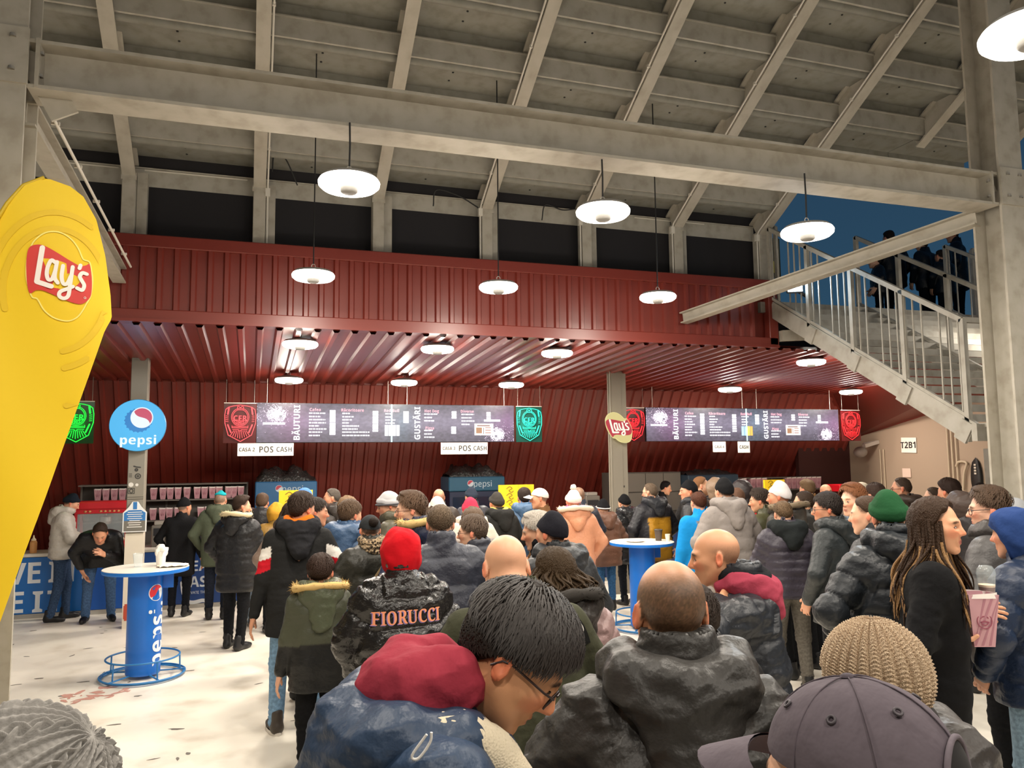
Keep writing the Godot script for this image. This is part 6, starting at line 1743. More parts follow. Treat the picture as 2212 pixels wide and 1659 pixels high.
	for x in [-2.19, -2.08, -1.965, -1.855, -1.42, -1.29, -1.185, -1.075, -0.945, -0.80, -0.69, -0.58, -0.475, -0.34, -0.255, -0.155]:
		popcorn_box("pink popcorn box on the upper shelf behind the left counter, %s from the left" % row[n], Vector3(x, 1.472, -13.26), 0.05 * sin(n * 3.0), "popcorn boxes on the shelves", 1.02); n += 1
	n = 0
	for x in [-1.42, -1.29, -1.19, -1.07, -0.74, -0.63]:
		popcorn_box("pink popcorn box on the lower shelf behind the left counter, %s from the left" % row[n], Vector3(x, 1.162, -13.26), 0.05 * sin(n * 2.0), "popcorn boxes on the shelves", 1.02); n += 1
	n = 0
	for x in [9.15, 9.36, 9.49, 9.62, 10.2, 10.32, 10.44, 10.56, 10.68, 10.8, 10.92]:
		popcorn_box("dim popcorn box on the shelf behind the far right counter, %s from the left" % row[n], Vector3(x, 1.385, -13.24), 0.0, "popcorn boxes on the shelves", 1.3); n += 1
	cooler("blue drinks cooler with wrapped top beneath the card reading CASA 2", 0.06, 1.0, 1.3, 1.72, "2a5f8c", -12.95, 0.26, true)
	cooler("blue drinks cooler with wrapped top beneath the card reading CASA 3", 3.16, 4.15, 1.5, 1.74, "2a5670", -12.95, 0.24, true)
	cooler("dim drinks cooler wrapped in plastic behind the tills on the right", 7.75, 8.85, 1.4, 1.7, "2c3f50", -12.95, 0.12, false)
	chip_stand("yellow chip display with squiggle drawings in front of the left cooler", 0.38, 0.85, 1.24, 1.62)
	chip_stand("yellow and red chip display between the middle cooler and the coffee machine", 3.68, 4.26, 1.24, 1.63)
	chip_stand("yellow chip display in front of the far right shelves", 8.58, 9.00, 1.29, 1.62)
	var cb := thing("cupboard", "grey cupboard with square doors behind the counter right of the column", "cupboard", Vector3(7.0, 0, -13.25))
	var c0 := Bld.new(); c0.box(Vector3(0, 0.88, -0.1), Vector3(1.5, 1.76, 0.3)); part("carcass", c0, mat("5c5650", 0.7), cb)
	for i in 4:
		for j in 2:
			var dr := Bld.new(); dr.box(Vector3(-0.56 + i * 0.373, 1.57 - j * 0.36, 0.06), Vector3(0.36, 0.34, 0.02), Basis.IDENTITY, 0.004); part("door", dr, mat("766f66", 0.6), cb)
	var rm := thing("popcorn_machine", "red topped machine at the far right end of the counter", "machine", Vector3(10.86, 0.848, -12.4))
	var r1 := Bld.new(); r1.box(Vector3(0, 0.57, 0), Vector3(0.58, 0.13, 0.4), Basis.IDENTITY, 0.01); part("roof", r1, mat("c4121e", 0.4), rm)
	var r2 := Bld.new(); r2.box(Vector3(0, 0.26, -0.05), Vector3(0.5, 0.5, 0.3)); part("body", r2, mat("3a1616", 0.4), rm)


func build_tables() -> void:
	bar_table("tall blue bar table reading pepsi, standing near the left column", Vector3(-0.95, 0, -8.44), true)
	bar_table("tall blue bar table in the middle of the crowd, right of the brown puffer child", Vector3(4.5, 0, -8.62), false)
	cup("clear plastic cup on the left bar table", Vector3(-1.03, 1.028, -8.5), 0.13, M.glass, false)
	var n := thing("napkin_pile", "crumpled white napkins standing in a cup on the left bar table", "napkins", Vector3(-0.83, 1.028, -8.52))
	var b := Bld.new(); b.lathe(pv([0.0, 0.0, 0.04, 0.0, 0.05, 0.14]), 18); part("cup_body", b, mat("e8e4dc", 0.6), n)
	var c := Bld.new(); c.add(shell(22, 9, Vector3(0, 0.15, 0), Vector3(0.05, 0.06, 0.05), [-50, -50, -50, -50, -50], func(az, t, p): return 0.02 * sin(az * 5 + 3 * t) * (1 - t) + 0.02 * fine.get_noise_3dv(p * 14), false)); part("paper", c, mat("efebe2", 0.9), n)
	var l := thing("litter", "crumpled white paper and wrappers lying on the left bar table", "litter", Vector3(-0.72, 1.03, -8.4))
	for i in 4:
		var q := Bld.new(); q.grid(7, 6, func(u, v): return Vector3(-0.1 + u * 0.035 + i * 0.02 - 0.05 * (i % 2), 0.004 + 0.012 * absf(sin(u * 1.7 + v + i * 2)), 0.08 - v * 0.03 - 0.02 * i)); part("wrapper", q, mat(["ece7dd", "d8b9a4", "efe9df", "c8ccd0"][i], 0.8), l)
	cup("dark takeaway cup with a pale band on the middle bar table", Vector3(4.72, 1.028, -8.6), 0.13, mat("4a3f38", 0.5), true)
	cup("small white paper cup beside the dark cup on the middle bar table", Vector3(4.79, 1.028, -8.5), 0.085, mat("e2d9c6", 0.6), false)
	var l2 := thing("litter", "pale paper plate and napkin on the middle bar table", "litter", Vector3(4.4, 1.03, -8.6))
	var q2 := Bld.new(); q2.lathe(pv([0.0, 0.002, 0.09, 0.002, 0.11, 0.012, 0.108, 0.013, 0.09, 0.005, 0.0, 0.005]), 24); part("plate", q2, mat("cfc7c0", 0.7), l2)


# ---------------------------------------------------------------- the crowd
func crowd_back() -> void:
	person("person in a pale grey puffer jacket and dark beanie, at the counter by the flag", Vector3(-2.26, 0.00, -11.80), 1.64, {yaw = -80, hp = -26, jc = "b4aea5", hood = 1, hat = "beanie", hatc = "1a2029", L = "front", R = "front", tc = "3b4f6d", hem = 0.84, stance = 0.11, step = 0.09}, "people queueing at the food counters")
	person("person in black bending forward with a hand to the face, by the left column", Vector3(-1.85, 0.00, -11.54), 1.72, {yaw = 188, lean = 70, hp = -40, jt = "parka", jc = "161618", hair = "short", hc = "3a2c23", L = "face", R = [Vector3(0.2, 0.1, -0.3), Vector3(0.5, 0, 0.5)], tc = "52709a", hem = 0.7, stance = 0.15, feet = true}, "people queueing at the food counters")
	person("person in a long black coat and black cap, right of the left bar table", Vector3(-0.85, 0.00, -11.55), 1.53, {yaw = -12, hy = -35, jt = "coat", jc = "19191b", hem = 0.6, hat = "beanie_plain", hatc = "141416", hathem = [20, 14, 0, -6, -10], tc = "17191f", L = "pocket", R = "down", hair = "crop", hc = "6a6058"}, "people queueing at the food counters")
	person("person in an olive parka with a teal knitted headband, seen from behind", Vector3(-0.38, 0.00, -11.18), 1.64, {yaw = -5, hy = -15, jt = "parka", jc = "4d5343", hood = 1, hem = 0.72, hat = "beanie", hatc = "1c98a2", hathem = [52, 46, 34, 30, 34], hair = "crop", hc = "6d5c4e", tc = "222734", jk = "cotton"}, "people queueing at the food counters")
	person("young person in a black puffer with a cream fur hood, looking right", Vector3(-0.09, 0.00, -9.34), 1.64, {yaw = -28, hy = -48, jc = "1b1b1d", hood = 1, fur = "cdbd97", hem = 0.66, hair = "quiff", hc = "38281f", tc = "1c1d20", R = "front", L = "pocket", sc = "1a1a1c", step = 0.05}, "people queueing at the food counters")
	person("person in a black jacket and light jeans, behind the young one with the fur hood", Vector3(0.14, 0.00, -10.54), 1.62, {yaw = -2, hy = -12, jt = "parka", jc = "222224", hood = 1, hem = 0.72, hair = "short", hc = "5c4635", tc = "8698ab"}, "people queueing at the food counters")
	person("person with a mustard hood up, half hidden left of the yellow chip display", Vector3(0.30, 0.00, -10.06), 1.50, {yaw = 0, jt = "parka", jc = "7a5c24", hood = 2, hoodc = "b98a2e", hoodk = "cotton", hem = 0.75}, "people queueing at the food counters")
	person("person with long brown hair and a mottled brown jacket, behind the orange collar", Vector3(0.38, 0.00, -8.28), 1.61, {yaw = -8, hy = 20, fem = true, jt = "parka", jc = "7d6a5e", hair = "long", hc = "36271d", hl = 0.2}, "people queueing at the food counters")
	person("person in a blue cap facing left in front of the yellow chip display", Vector3(0.68, 0.00, -11.03), 1.67, {yaw = 85, jc = "2b2d31", jt = "parka", hat = "cap", hatc = "5a86c6", hair = "crop", hc = "4a3828"}, "people queueing at the food counters")
	person("tall person in a black jacket with white and red sleeve bands and an orange hoodie", Vector3(0.38, 0.00, -6.32), 1.79, {yaw = 2, hy = -50, jt = "plain", lod = 0.009, fat = 1.08, jc = "232326", hood = 1, hoodk = "cotton", hoodz = 1.3, scarf = "cf6a1c", hem = 0.72, hair = "short", hc = "382a22", tc = "84a9cc", sc = "3b332d", sole = "ded8cf", step = 0.12, stance = 0.13, L = "down", R = "pocket", collar = false, paint = func(p: Vector3, c: Color): return (Color("c01f2e") if p.y + absf(p.x) * 0.35 < 0.42 else Color("e6e2dc")) if absf(p.x) > 0.195 and p.y + absf(p.x) * 0.35 > 0.335 and p.y + absf(p.x) * 0.35 < 0.5 else c}, "people queueing at the food counters")
	person("person with cropped grey hair in a dark brown puffer, looking left", Vector3(0.94, 0.00, -9.89), 1.69, {yaw = 25, hy = 58, jc = "2f2926", hood = 1, hair = "crop", hc = "5a524a", fat = 1.05}, "people queueing at the food counters")
	person("person with dark hair seen in right profile past the orange collar", Vector3(0.55, 0.00, -7.16), 1.70, {yaw = -50, hy = -42, jt = "parka", jc = "4a4c52", hair = "short", hc = "2e231c"}, "people queueing at the food counters")
	person("person with wavy brown hair in a steel blue hooded puffer, looking right", Vector3(0.79, 0.00, -6.67), 1.70, {yaw = -22, hy = -35, jc = "3b5473", hood = 1, hoodz = 1.4, quilt = 0.06, hair = "short", hc = "5a4533"}, "people queueing at the food counters")
	person("person whose light brown hair shows just behind the steel blue puffer", Vector3(0.89, 0.00, -7.79), 1.67, {yaw = 10, jt = "parka", jc = "3a3532", hair = "curly", hc = "8a6d4e"}, "people queueing at the food counters")
	person("boy in an olive and black parka with a pale fur hood, seen from behind", Vector3(0.45, 0.00, -5.42), 1.38, {yaw = 3, hy = -18, jt = "parka", hs = 0.95, jc = "45493a", hood = 1, hoodc = "4b503d", hoodz = 1.9, fur = "c4a468", furw = 1.3, hem = 0.72, hair = "boy", hc = "36241b", tc = "141416", tw = 1.1, R = "down", L = "down", fat = 1.05, wrinkle = 0.004, paint = func(p: Vector3, c: Color): return Color("191819") if p.y < 0.16 else c}, "people queueing at the food counters")
	person("person in a dark cap and leopard print scarf with a beige bag strap", Vector3(0.88, 0.00, -6.18), 1.61, {keep = 1, yaw = 8, fem = true, jc = "26251f", hat = "cap", hatc = "2d2f31", quilt = 0.17, scarf = "leopard", fat = 1.06, hair = "bun", hc = "2a201a", hp = -8}, "people queueing at the food counters")
	person("person in a pale grey striped beanie and olive coat, looking left", Vector3(1.20, 0.00, -7.25), 1.75, {yaw = 60, hy = 25, hp = -14, jt = "parka", jc = "4c4838", hood = 1, hat = "beanie", hatc = "b4b3b5", slouch = 0.012, hathem = [14, 8, -14, -26, -30], band = "5c5c60", hair = "none"}, "people queueing at the food counters")
	person("person with glasses, wavy brown hair and a fur trimmed navy hood, facing left", Vector3(1.11, 0.00, -5.74), 1.79, {yaw = 40, hy = 42, jt = "parka", jc = "232a42", hood = 1, fur = "c2a56c", hair = "quiff", hc = "553f2e", glasses = "5a2c20", skin = "dcae92"}, "people queueing at the food counters")
	person("person with a red hood up and a shiny black puffer lettered FIORUCCI", Vector3(0.79, 0.00, -4.33), 1.65, {keep = 1, yaw = 4, hy = -14, fem = true, jc = "191716", jk = "shiny", hood = 2, hoodc = "c2121e", hoodk = "cotton", hem = 0.74, quilt = 0.15, qa = 0.022, wrinkle = 0.011, fat = 1.2, tc = "17171a", L = "pocket", R = "pocket"}, "people queueing at the food counters")
	person("broad person with short sandy hair in a grey navy puffer, seen from behind", Vector3(1.15, 0.00, -4.94), 1.75, {yaw = -6, hp = -14, jc = "30333e", quilt = 0.165, qa = 0.012, fat = 1.2, hair = "crop", hc = "6e5c49", skin = "d3a184"}, "people queueing at the food counters")
	person("bald person far back near the middle cooler", Vector3(2.36, 0.00, -10.22), 1.65, {yaw = 0, jt = "parka", jc = "3b342f", hair = "ring", hc = "5a4a3e"}, "people queueing at the food counters")
	person("person in a fluffy cream beanie, behind the broad navy puffer", Vector3(1.72, 0.00, -7.51), 1.66, {yaw = 0, fem = true, jt = "parka", jc = "c9beb1", jk = "fleece", hat = "beanie", hatc = "d8cec3", hair = "long", hc = "5a4636", hl = 0.16}, "people queueing at the food counters")
	person("person in a cream fleece with a pink beanie and hood down", Vector3(2.13, 0.00, -7.80), 1.63, {yaw = 0, fem = true, jt = "parka", jc = "d3c4b6", jk = "fleece", hood = 1, hat = "beanie", hatc = "c8364e", hathem = [14, 8, -14, -28, -32], hair = "none"}, "people queueing at the food counters")
	person("person in a slate blue beanie in front of the middle cooler", Vector3(2.84, 0.00, -10.36), 1.64, {yaw = 15, jt = "parka", jc = "34343a", hat = "beanie", hatc = "2d3440"}, "people queueing at the food counters")
	person("person with curly fair brown hair, just behind the glasses wearer", Vector3(1.70, 0.00, -6.15), 1.63, {yaw = -5, jt = "parka", jc = "5c5148", hair = "curly", hc = "6d5846"}, "people queueing at the food counters")
	person("person with brown hair and tortoiseshell glasses in a dark ribbed puffer, facing left", Vector3(1.47, 0.00, -5.34), 1.64, {yaw = 30, hy = 34, jc = "3a3c45", quilt = 0.05, qa = 0.009, hair = "short", hc = "57473a", glasses = "4a3022", skin = "dba98c", side = 3}, "people queueing at the food counters")
	person("person in a dark grey cap and black jacket with a pale yellow hood lining", Vector3(2.68, 0.00, -8.67), 1.64, {yaw = 15, jt = "parka", jc = "232322", hood = 1, scarf = "cdb95f", hat = "beanie", hatc = "3b3835", fat = 1.1, jk = "cotton"}, "people queueing at the food counters")
	person("person with dark hair in a denim blue hooded jacket, seen from behind", Vector3(3.17, 0.00, -9.11), 1.67, {yaw = -4, jc = "3f5c7b", hood = 1, quilt = 0.12, hair = "short", hc = "30231c", tc = "191b21", hem = 0.68, L = "pocket", R = "pocket"}, "people queueing at the food counters")
	person("person in a white cap and brown jacket, facing left", Vector3(3.18, 0.00, -8.61), 1.69, {yaw = 60, hy = 15, jt = "plain", jc = "65492f", hat = "cap", hatc = "d3cec6", hair = "crop", hc = "6a5a4c", fat = 1.15}, "people queueing at the food counters")
	person("person with swept grey hair and a black mask under the chin, in left profile", Vector3(1.82, 0.00, -4.98), 1.67, {yaw = 55, hy = 18, jt = "parka", jc = "1b1c1f", hair = "quiff", hc = "b3aa9e", scarf = "17171a", skin = "cf9c7c", hp = -12}, "people queueing at the food counters")
	person("person in a dark navy beanie and black hooded jacket, right of the grey hair", Vector3(1.73, 0.00, -4.48), 1.70, {yaw = 14, hy = 18, jt = "parka", jc = "26282b", hood = 1, hat = "beanie_plain", hatc = "1a1a21", smoothhat = true, fat = 1.12, hem = 0.7, R = "pocket", L = "pocket"}, "people queueing at the food counters")
	person("bald person in an olive jacket with a black shoulder band lettered BLACK", Vector3(0.90, 0.00, -2.80), 1.80, {keep = 1, yaw = -4, jt = "plain", jc = "3d3e2f", jk = "cotton", hair = "none", skin = "dca583", fat = 1.2, hp = -36, fwd = 0.06, lean = 6}, "people queueing at the food counters")
	person("person with brown hair and a dark fur collar over a dusty pink puffer", Vector3(1.29, 0.00, -3.32), 1.63, {yaw = 12, hy = 10, fem = true, jc = "8d7472", hood = 1, hoodc = "2b2724", fur = "2c2824", hair = "long", hc = "43321f", hl = 0.1, R = "pocket", hem = 0.7}, "people queueing at the food counters")
	person("person in a peach jacket with a cream fur hood and magenta trousers", Vector3(3.42, 0.00, -8.16), 1.67, {yaw = -6, fem = true, jt = "parka", jc = "c48868", hood = 1, fur = "d6c3ad", furw = 1.15, hat = "beanie_pom", hatc = "ded4ca", scarf = "b83a78", tc = "b52c80", hem = 0.78, hair = "none", R = "pocket"}, "people queueing at the food counters")
	person("person with a shaved head in a navy jacket, past the peach jacket", Vector3(4.05, 0.00, -9.49), 1.66, {yaw = 10, jt = "parka", jc = "262a36", hair = "buzz", hc = "6a5443"}, "people queueing at the food counters")
	person("child in a brown hooded puffer, black and white beanie and blue jeans", Vector3(4.58, 0.00, -9.88), 1.44, {yaw = 4, hs = 0.93, jc = "684a3c", hood = 1, quilt = 0.12, hat = "beanie", hatc = "19191b", band = "dcd9d2", tc = "3d6b9a", hem = 0.7, fat = 1.15, hair = "none"}, "people queueing at the food counters")
	person("child in a black beanie and shiny black puffer, left of the middle bar table", Vector3(5.02, 0.00, -10.12), 1.49, {yaw = 10, hs = 0.93, jc = "232528", jk = "shiny", hood = 1, hat = "beanie", hatc = "161618", tc = "1c2028", hem = 0.66, hair = "none"}, "people queueing at the food counters")
	person("person in a mustard and black puffer with glasses, behind the middle bar table", Vector3(4.98, 0.00, -9.28), 1.69, {yaw = 8, hy = 30, jc = "1f2126", hood = 1, quilt = 0.055, glasses = "2a2624", hair = "crop", hc = "6b5a4a", tc = "8f7a52", hem = 0.74, fat = 1.1, L = "pocket", R = "pocket", paint = func(p: Vector3, c: Color): return Color("a3761e") if absf(p.x) < 0.18 and p.y < 0.36 else c}, "people queueing at the food counters")
	person("server with short black hair behind the counter, right of the column", Vector3(7.15, 0.00, -12.70), 1.59, {yaw = -118, hp = -14, jt = "thin", jc = "151517", hair = "short", hc = "191314"})
	person("person in a black beanie looking left, right of the server", Vector3(5.05, 0.00, -8.43), 1.74, {yaw = 45, hy = 25, jt = "parka", jc = "25262a", hood = 1, hat = "beanie_plain", hatc = "141518", smoothhat = true}, "people queueing at the food counters")


func crowd_front() -> void:
	person("person with ginger hair and beard in right profile", Vector3(5.65, 0.00, -9.10), 1.77, {yaw = -70, hy = -42, jt = "parka", jc = "2d2b2b", hair = "crop_beard", hc = "9a6b47"}, "people queueing at the food counters")
	person("person in a bright blue and grey jacket with short auburn hair", Vector3(4.52, 0.00, -7.35), 1.66, {yaw = -2, jt = "parka", jk = "cotton", jc = "77716d", hair = "crop", hc = "573222", hem = 0.74, R = "pocket", L = "down", paint = func(p: Vector3, c: Color): return Color("1684c8") if p.x < -0.12 or p.y > 0.5 else c}, "people queueing at the food counters")
	person("broad person in a light grey hooded puffer and black beanie, seen from behind", Vector3(4.51, 0.00, -6.85), 1.81, {yaw = 2, jc = "88817d", hood = 1, hoodz = 1.3, quilt = 0.13, hat = "beanie_plain", hatc = "151517", smoothhat = true, fat = 1.14, hem = 0.7, jk = "cotton", hair = "crop", hc = "2a201a"}, "people queueing at the food counters")
	person("person with a tan hood up behind the light grey puffer", Vector3(5.55, 0.00, -8.61), 1.75, {yaw = 0, jt = "parka", jc = "5c4d40", hood = 2, hoodc = "86705c"}, "people queueing at the food counters")
	person("person with a dark brown hood up, right of the black beanie", Vector3(5.58, 0.00, -8.11), 1.74, {yaw = 0, jt = "parka", jc = "2b2627", hood = 2, hoodc = "2b2526"}, "people queueing at the food counters")
	person("person in a red jacket with cropped hair, behind the light grey puffer", Vector3(5.19, 0.00, -7.63), 1.68, {yaw = -4, jt = "parka", jc = "b5202b", jk = "cotton", hair = "crop", hc = "6b4c3a"}, "people queueing at the food counters")
	person("person in a patterned dark beanie, right of the red jacket", Vector3(6.39, 0.00, -9.14), 1.61, {yaw = 0, jt = "parka", jc = "33292a", hat = "beanie", hatc = "30282a"}, "people queueing at the food counters")
	person("person with dark swept hair in an olive jacket, looking left", Vector3(5.06, 0.00, -7.04), 1.68, {yaw = 25, hy = 26, jt = "parka", jc = "45452f", hair = "quiff", hc = "33271f", skin = "cf9a78"}, "people queueing at the food counters")
	person("person in a white patterned slouch beanie and dark coat with a brown fur hood", Vector3(4.77, 0.00, -6.33), 1.77, {yaw = 25, hy = 20, fem = true, jt = "parka", jc = "393530", hood = 1, fur = "6c5d49", furw = 1.35, hat = "beanie_plain", hatc = "cbc6c6", slouch = 0.03, hair = "none", fat = 1.15, L = "down"}, "people queueing at the food counters")
	person("person in a dark quilted puffer and grey jeans, seen from behind", Vector3(4.49, 0.00, -5.91), 1.64, {yaw = -14, hp = -16, jc = "34303a", quilt = 0.072, qa = 0.016, hood = 1, hoodc = "1d2122", hoodk = "cotton", hair = "crop", hc = "6c563f", tc = "6c675f", hem = 0.86, R = "pocket", L = "front", stance = 0.13}, "people queueing at the food counters")
	person("person with dark hair and glasses looking left, behind the quilted puffer", Vector3(5.22, 0.00, -6.54), 1.68, {yaw = 25, hy = 23, jt = "parka", jc = "2b2927", hair = "crop", hc = "3a2b21", glasses = "1a1818"}, "people queueing at the food counters")
	person("person with black hair and thin glasses in a black jacket, in left profile", Vector3(4.24, 0.00, -5.05), 1.74, {yaw = 25, hy = 30, jt = "parka", jc = "222729", hair = "short", hc = "251d19", glasses = "1d1a19", skin = "cf9474", hood = 1, fat = 1.1}, "people queueing at the food counters")
	person("person with messy fair hair in a tan coat, far back by the shelves", Vector3(7.04, 0.00, -8.75), 1.70, {yaw = 10, jt = "parka", jc = "b0865a", hair = "curly", hc = "7d6348"}, "people queueing at the food counters")
	person("bald person in a pale top facing the camera, far back", Vector3(7.51, 0.00, -8.93), 1.64, {yaw = 165, hp = 6, jt = "plain", jc = "b8a6a0", hair = "ring", hc = "6a5a50"}, "people queueing at the food counters")
	person("smiling person with ginger hair, hand to the mouth, turned towards the camera", Vector3(4.69, 0.00, -5.27), 1.79, {yaw = 80, hy = 16, jt = "parka", jc = "23262a", hair = "quiff", hc = "75482b", R = "pocket", L = "chin", wL = Vector3(4.449, 1.464, -5.089), skin = "e0ae90", hL = "fist"}, "people queueing at the food counters")
	person("person in a cream cap, far back by the red topped machine", Vector3(7.40, 0.00, -8.16), 1.69, {yaw = 20, jt = "parka", jc = "4a4440", hat = "cap", hatc = "cdc4b2"}, "people queueing at the food counters")
	person("person with dark curls, left of the green beanie", Vector3(6.51, 0.00, -6.97), 1.71, {yaw = 0, jt = "parka", jc = "2f2b2a", hair = "curly", hc = "43322a"}, "people queueing at the food counters")
	person("person with tied brown hair whose back of the head shows left of the green beanie", Vector3(3.88, 0.00, -4.24), 1.76, {yaw = 20, hy = 25, fem = true, jt = "parka", jc = "2c2e31", hair = "bun", hc = "4a3627"}, "people queueing at the food counters")
	person("person in a dark green beanie and black puffer, hand in pocket", Vector3(3.21, 0.00, -3.35), 1.84, {yaw = -14, hy = -8, hr = 6, jc = "1e2227", hood = 1, hoodz = 0.8, quilt = 0.12, qa = 0.018, wrinkle = 0.009, hat = "beanie", hatc = "1d4a2b", smoothhat = true, hair = "short", hc = "8a6a4c", fat = 1.1, hem = 0.72, L = [Vector3(0.25, 0.06, -0.1), Vector3(1.0, 0, 0.6)], R = "pocket"}, "people queueing at the food counters")
	person("person with receding hair and glasses in left profile against the beige wall", Vector3(7.02, 0.00, -7.12), 1.77, {yaw = 30, hy = 18, jt = "parka", jc = "3b302a", hood = 1, hair = "crop", hc = "4a3a30", glasses = "1d1a19"}, "people queueing at the food counters")
	person("person with thick dark curls under the staircase", Vector3(6.77, 0.00, -6.25), 1.77, {yaw = 10, jt = "parka", jc = "3d2d26", hair = "curly", hc = "33241e"}, "people queueing at the food counters")
	person("person with thinning hair in left profile under the staircase", Vector3(7.52, 0.00, -7.16), 1.65, {yaw = 30, hy = 18, jt = "parka", jc = "4a4039", hair = "crop", hc = "4a3b30", skin = "d9a88c"}, "people queueing at the food counters")
	person("person with a dark brown hood up, left of the glasses wearer in grey", Vector3(6.02, 0.00, -5.44), 1.69, {yaw = 5, jt = "parka", jc = "2f2b2c", hood = 2, hoodc = "453832"}, "people queueing at the food counters")
	person("person in a black beanie under the stairs, left of two", Vector3(8.13, 0.00, -7.07), 1.68, {yaw = 10, jt = "parka", jc = "2a2626", hat = "beanie_plain", hatc = "211a19"}, "people queueing at the food counters")
	person("person in a dark brown beanie by the right column, right of two", Vector3(7.75, 0.00, -6.56), 1.67, {yaw = 10, jt = "parka", jc = "2a2626", hat = "beanie_plain", hatc = "291f1b"}, "people queueing at the food counters")
	person("person with swept brown hair and thin glasses in a grey puffer, in left profile", Vector3(4.20, 0.00, -3.60), 1.83, {yaw = 16, hy = 30, jc = "474545", quilt = 0.2, hood = 1, hoodc = "332f2e", hair = "quiff", hc = "4a3728", glasses = "2b2422", skin = "dcab90"}, "people queueing at the food counters")
	person("person in a black and white patterned hat at the right edge", Vector3(5.38, 0.00, -4.39), 1.69, {yaw = 0, jt = "parka", jc = "2b2b30", hat = "beanie", hatc = "8d8f92"}, "people queueing at the food counters")
	person("person in a blue hood and navy puffer at the right edge", Vector3(3.75, 0.00, -3.07), 1.74, {yaw = 12, hy = 10, jc = "1c2940", hood = 2, hoodc = "22396a", hoodk = "cotton", quilt = 0.13, tc = "93b0c6", hem = 0.8, sc = "26283a", L = "pocket"}, "people queueing at the food counters")
	person("person with long two tone brown hair in a black coat, holding popcorn and a drink", Vector3(3.04, 0.00, -2.88), 1.83, {yaw = -128, hy = -24, fem = true, jt = "coat", jc = "0f0f11", hem = 0.45, hair = "long", hc = "3d2a1c", hc3 = "8d6c48", hl = 0.42, wR = Vector3(3.006, 1.247, -2.838), wL = Vector3(3.297, 1.292, -2.980), R = "hold", L = "hold", hR = "grip", hL = "grip", pR = Vector3(0, 0.3, -1), pL = Vector3(0, 0, -1), skin = "d29a78", lip = "a85a50", dR = Vector3(0.2, -0.2, -0.3), hp = 0}, "people queueing at the food counters")
	person("person with a shaved head and maroon hoodie in left profile, fist at the chest", Vector3(1.91, 0.00, -2.99), 1.73, {yaw = 58, hy = 2, hp = -8, fwd = 0.05, jc = "202329", hood = 1, hoodc = "97394b", hoodk = "cotton", hoodw = 0.8, hoodz = 0.6, hair = "ring", hc = "4a3a30", skin = "cf9672", L = "chest", wL = Vector3(1.841, 1.436, -2.836), R = "pocket", hL = "fist", hem = 0.7, quilt = 0.19, qa = 0.02, wrinkle = 0.012, fat = 1.12, scarf = "1a1a1d"}, "people queueing at the food counters")
	person("child with dark brown hair, between the balding head and the maroon hoodie", Vector3(1.44, 0.00, -2.42), 1.59, {yaw = 10, hs = 0.92, jt = "parka", jc = "1c1b1c", hair = "boy", hc = "2e2119"}, "people queueing at the food counters")
	person("balding person in a charcoal puffer jacket, seen close from behind", Vector3(0.94, 0.00, -1.67), 1.80, {yaw = -22, hy = 10, hp = -4, jc = "2f2d2b", hair = "balding", hc = "4c3a2a", hood = 1, hoodz = 1.1, quilt = 0.24, qa = 0.016, wrinkle = 0.012, fat = 1.15, skin = "cf946f", nolegs = true, collar = true, hem = 0.7}, "people queueing at the food counters")
	person("dark haired person with glasses bowing over, in blue puffer, sherpa lining and maroon hoodie", Vector3(0.48, 0.00, -1.45), 1.87, {yaw = -92, hy = -20, hp = -42, lean = 14, fwd = 0.05, jc = "2e4059", hair = "short_strands", hc = "241a14", hc2 = "1f1611", hood = 1, hoodc = "93303f", hoodk = "cotton", hoodw = 0.52, hoodz = 0.55, hoody = 0.03, hood2 = "2c3d55", hoodw2 = 1.12, collar = false, quilt = 0.13, qa = 0.02, wrinkle = 0.008, skin = "d49a72", glasses = "2a1714", nolegs = true, hem = 0.7, R = "phone", L = "phone", fat = 1.1}, "people queueing at the food counters")
	person("person in a chunky marled brown knit beanie, seen close from behind", Vector3(1.25, 0.00, -1.37), 1.68, {yaw = -10, fem = true, jc = "3c3836", hair = "none", nolegs = true, hood = 1, hat = "custom"}, "people queueing at the food counters")
	person("person in a faded plum baseball cap, nearest to the camera at bottom right", Vector3(0.66, 0.00, -0.76), 1.78, {yaw = 30, hp = -7, jt = "parka", jc = "747a72", jk = "cotton", hood = 1, hat = "cap", hatc = "5b535a", hair = "crop", hc = "4a3a2e", nolegs = true, lod = 0.012}, "people queueing at the food counters")
	person("person in a grey cable knit beanie at the bottom left corner", Vector3(-0.27, 0.00, -1.12), 1.78, {yaw = -88, hp = -48, jt = "parka", jc = "3a3b40", hat = "custom", hair = "none", nolegs = true, lod = 0.014}, "people queueing at the food counters")
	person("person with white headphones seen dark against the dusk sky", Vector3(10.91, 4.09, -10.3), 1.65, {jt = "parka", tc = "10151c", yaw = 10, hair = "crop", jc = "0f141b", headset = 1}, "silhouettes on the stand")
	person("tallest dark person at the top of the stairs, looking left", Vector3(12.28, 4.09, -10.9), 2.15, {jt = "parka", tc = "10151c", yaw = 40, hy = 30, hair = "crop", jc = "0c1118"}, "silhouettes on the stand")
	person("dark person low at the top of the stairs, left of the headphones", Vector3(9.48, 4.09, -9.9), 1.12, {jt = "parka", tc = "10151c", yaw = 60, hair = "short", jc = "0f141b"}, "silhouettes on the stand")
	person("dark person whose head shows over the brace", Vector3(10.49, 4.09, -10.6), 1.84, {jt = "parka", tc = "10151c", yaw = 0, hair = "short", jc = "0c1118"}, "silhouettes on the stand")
	person("dark broad person between the headphones and the tallest one", Vector3(10.98, 4.09, -10.0), 1.35, {jt = "parka", tc = "10151c", yaw = 0, hair = "crop", jc = "0c1118"}, "silhouettes on the stand")


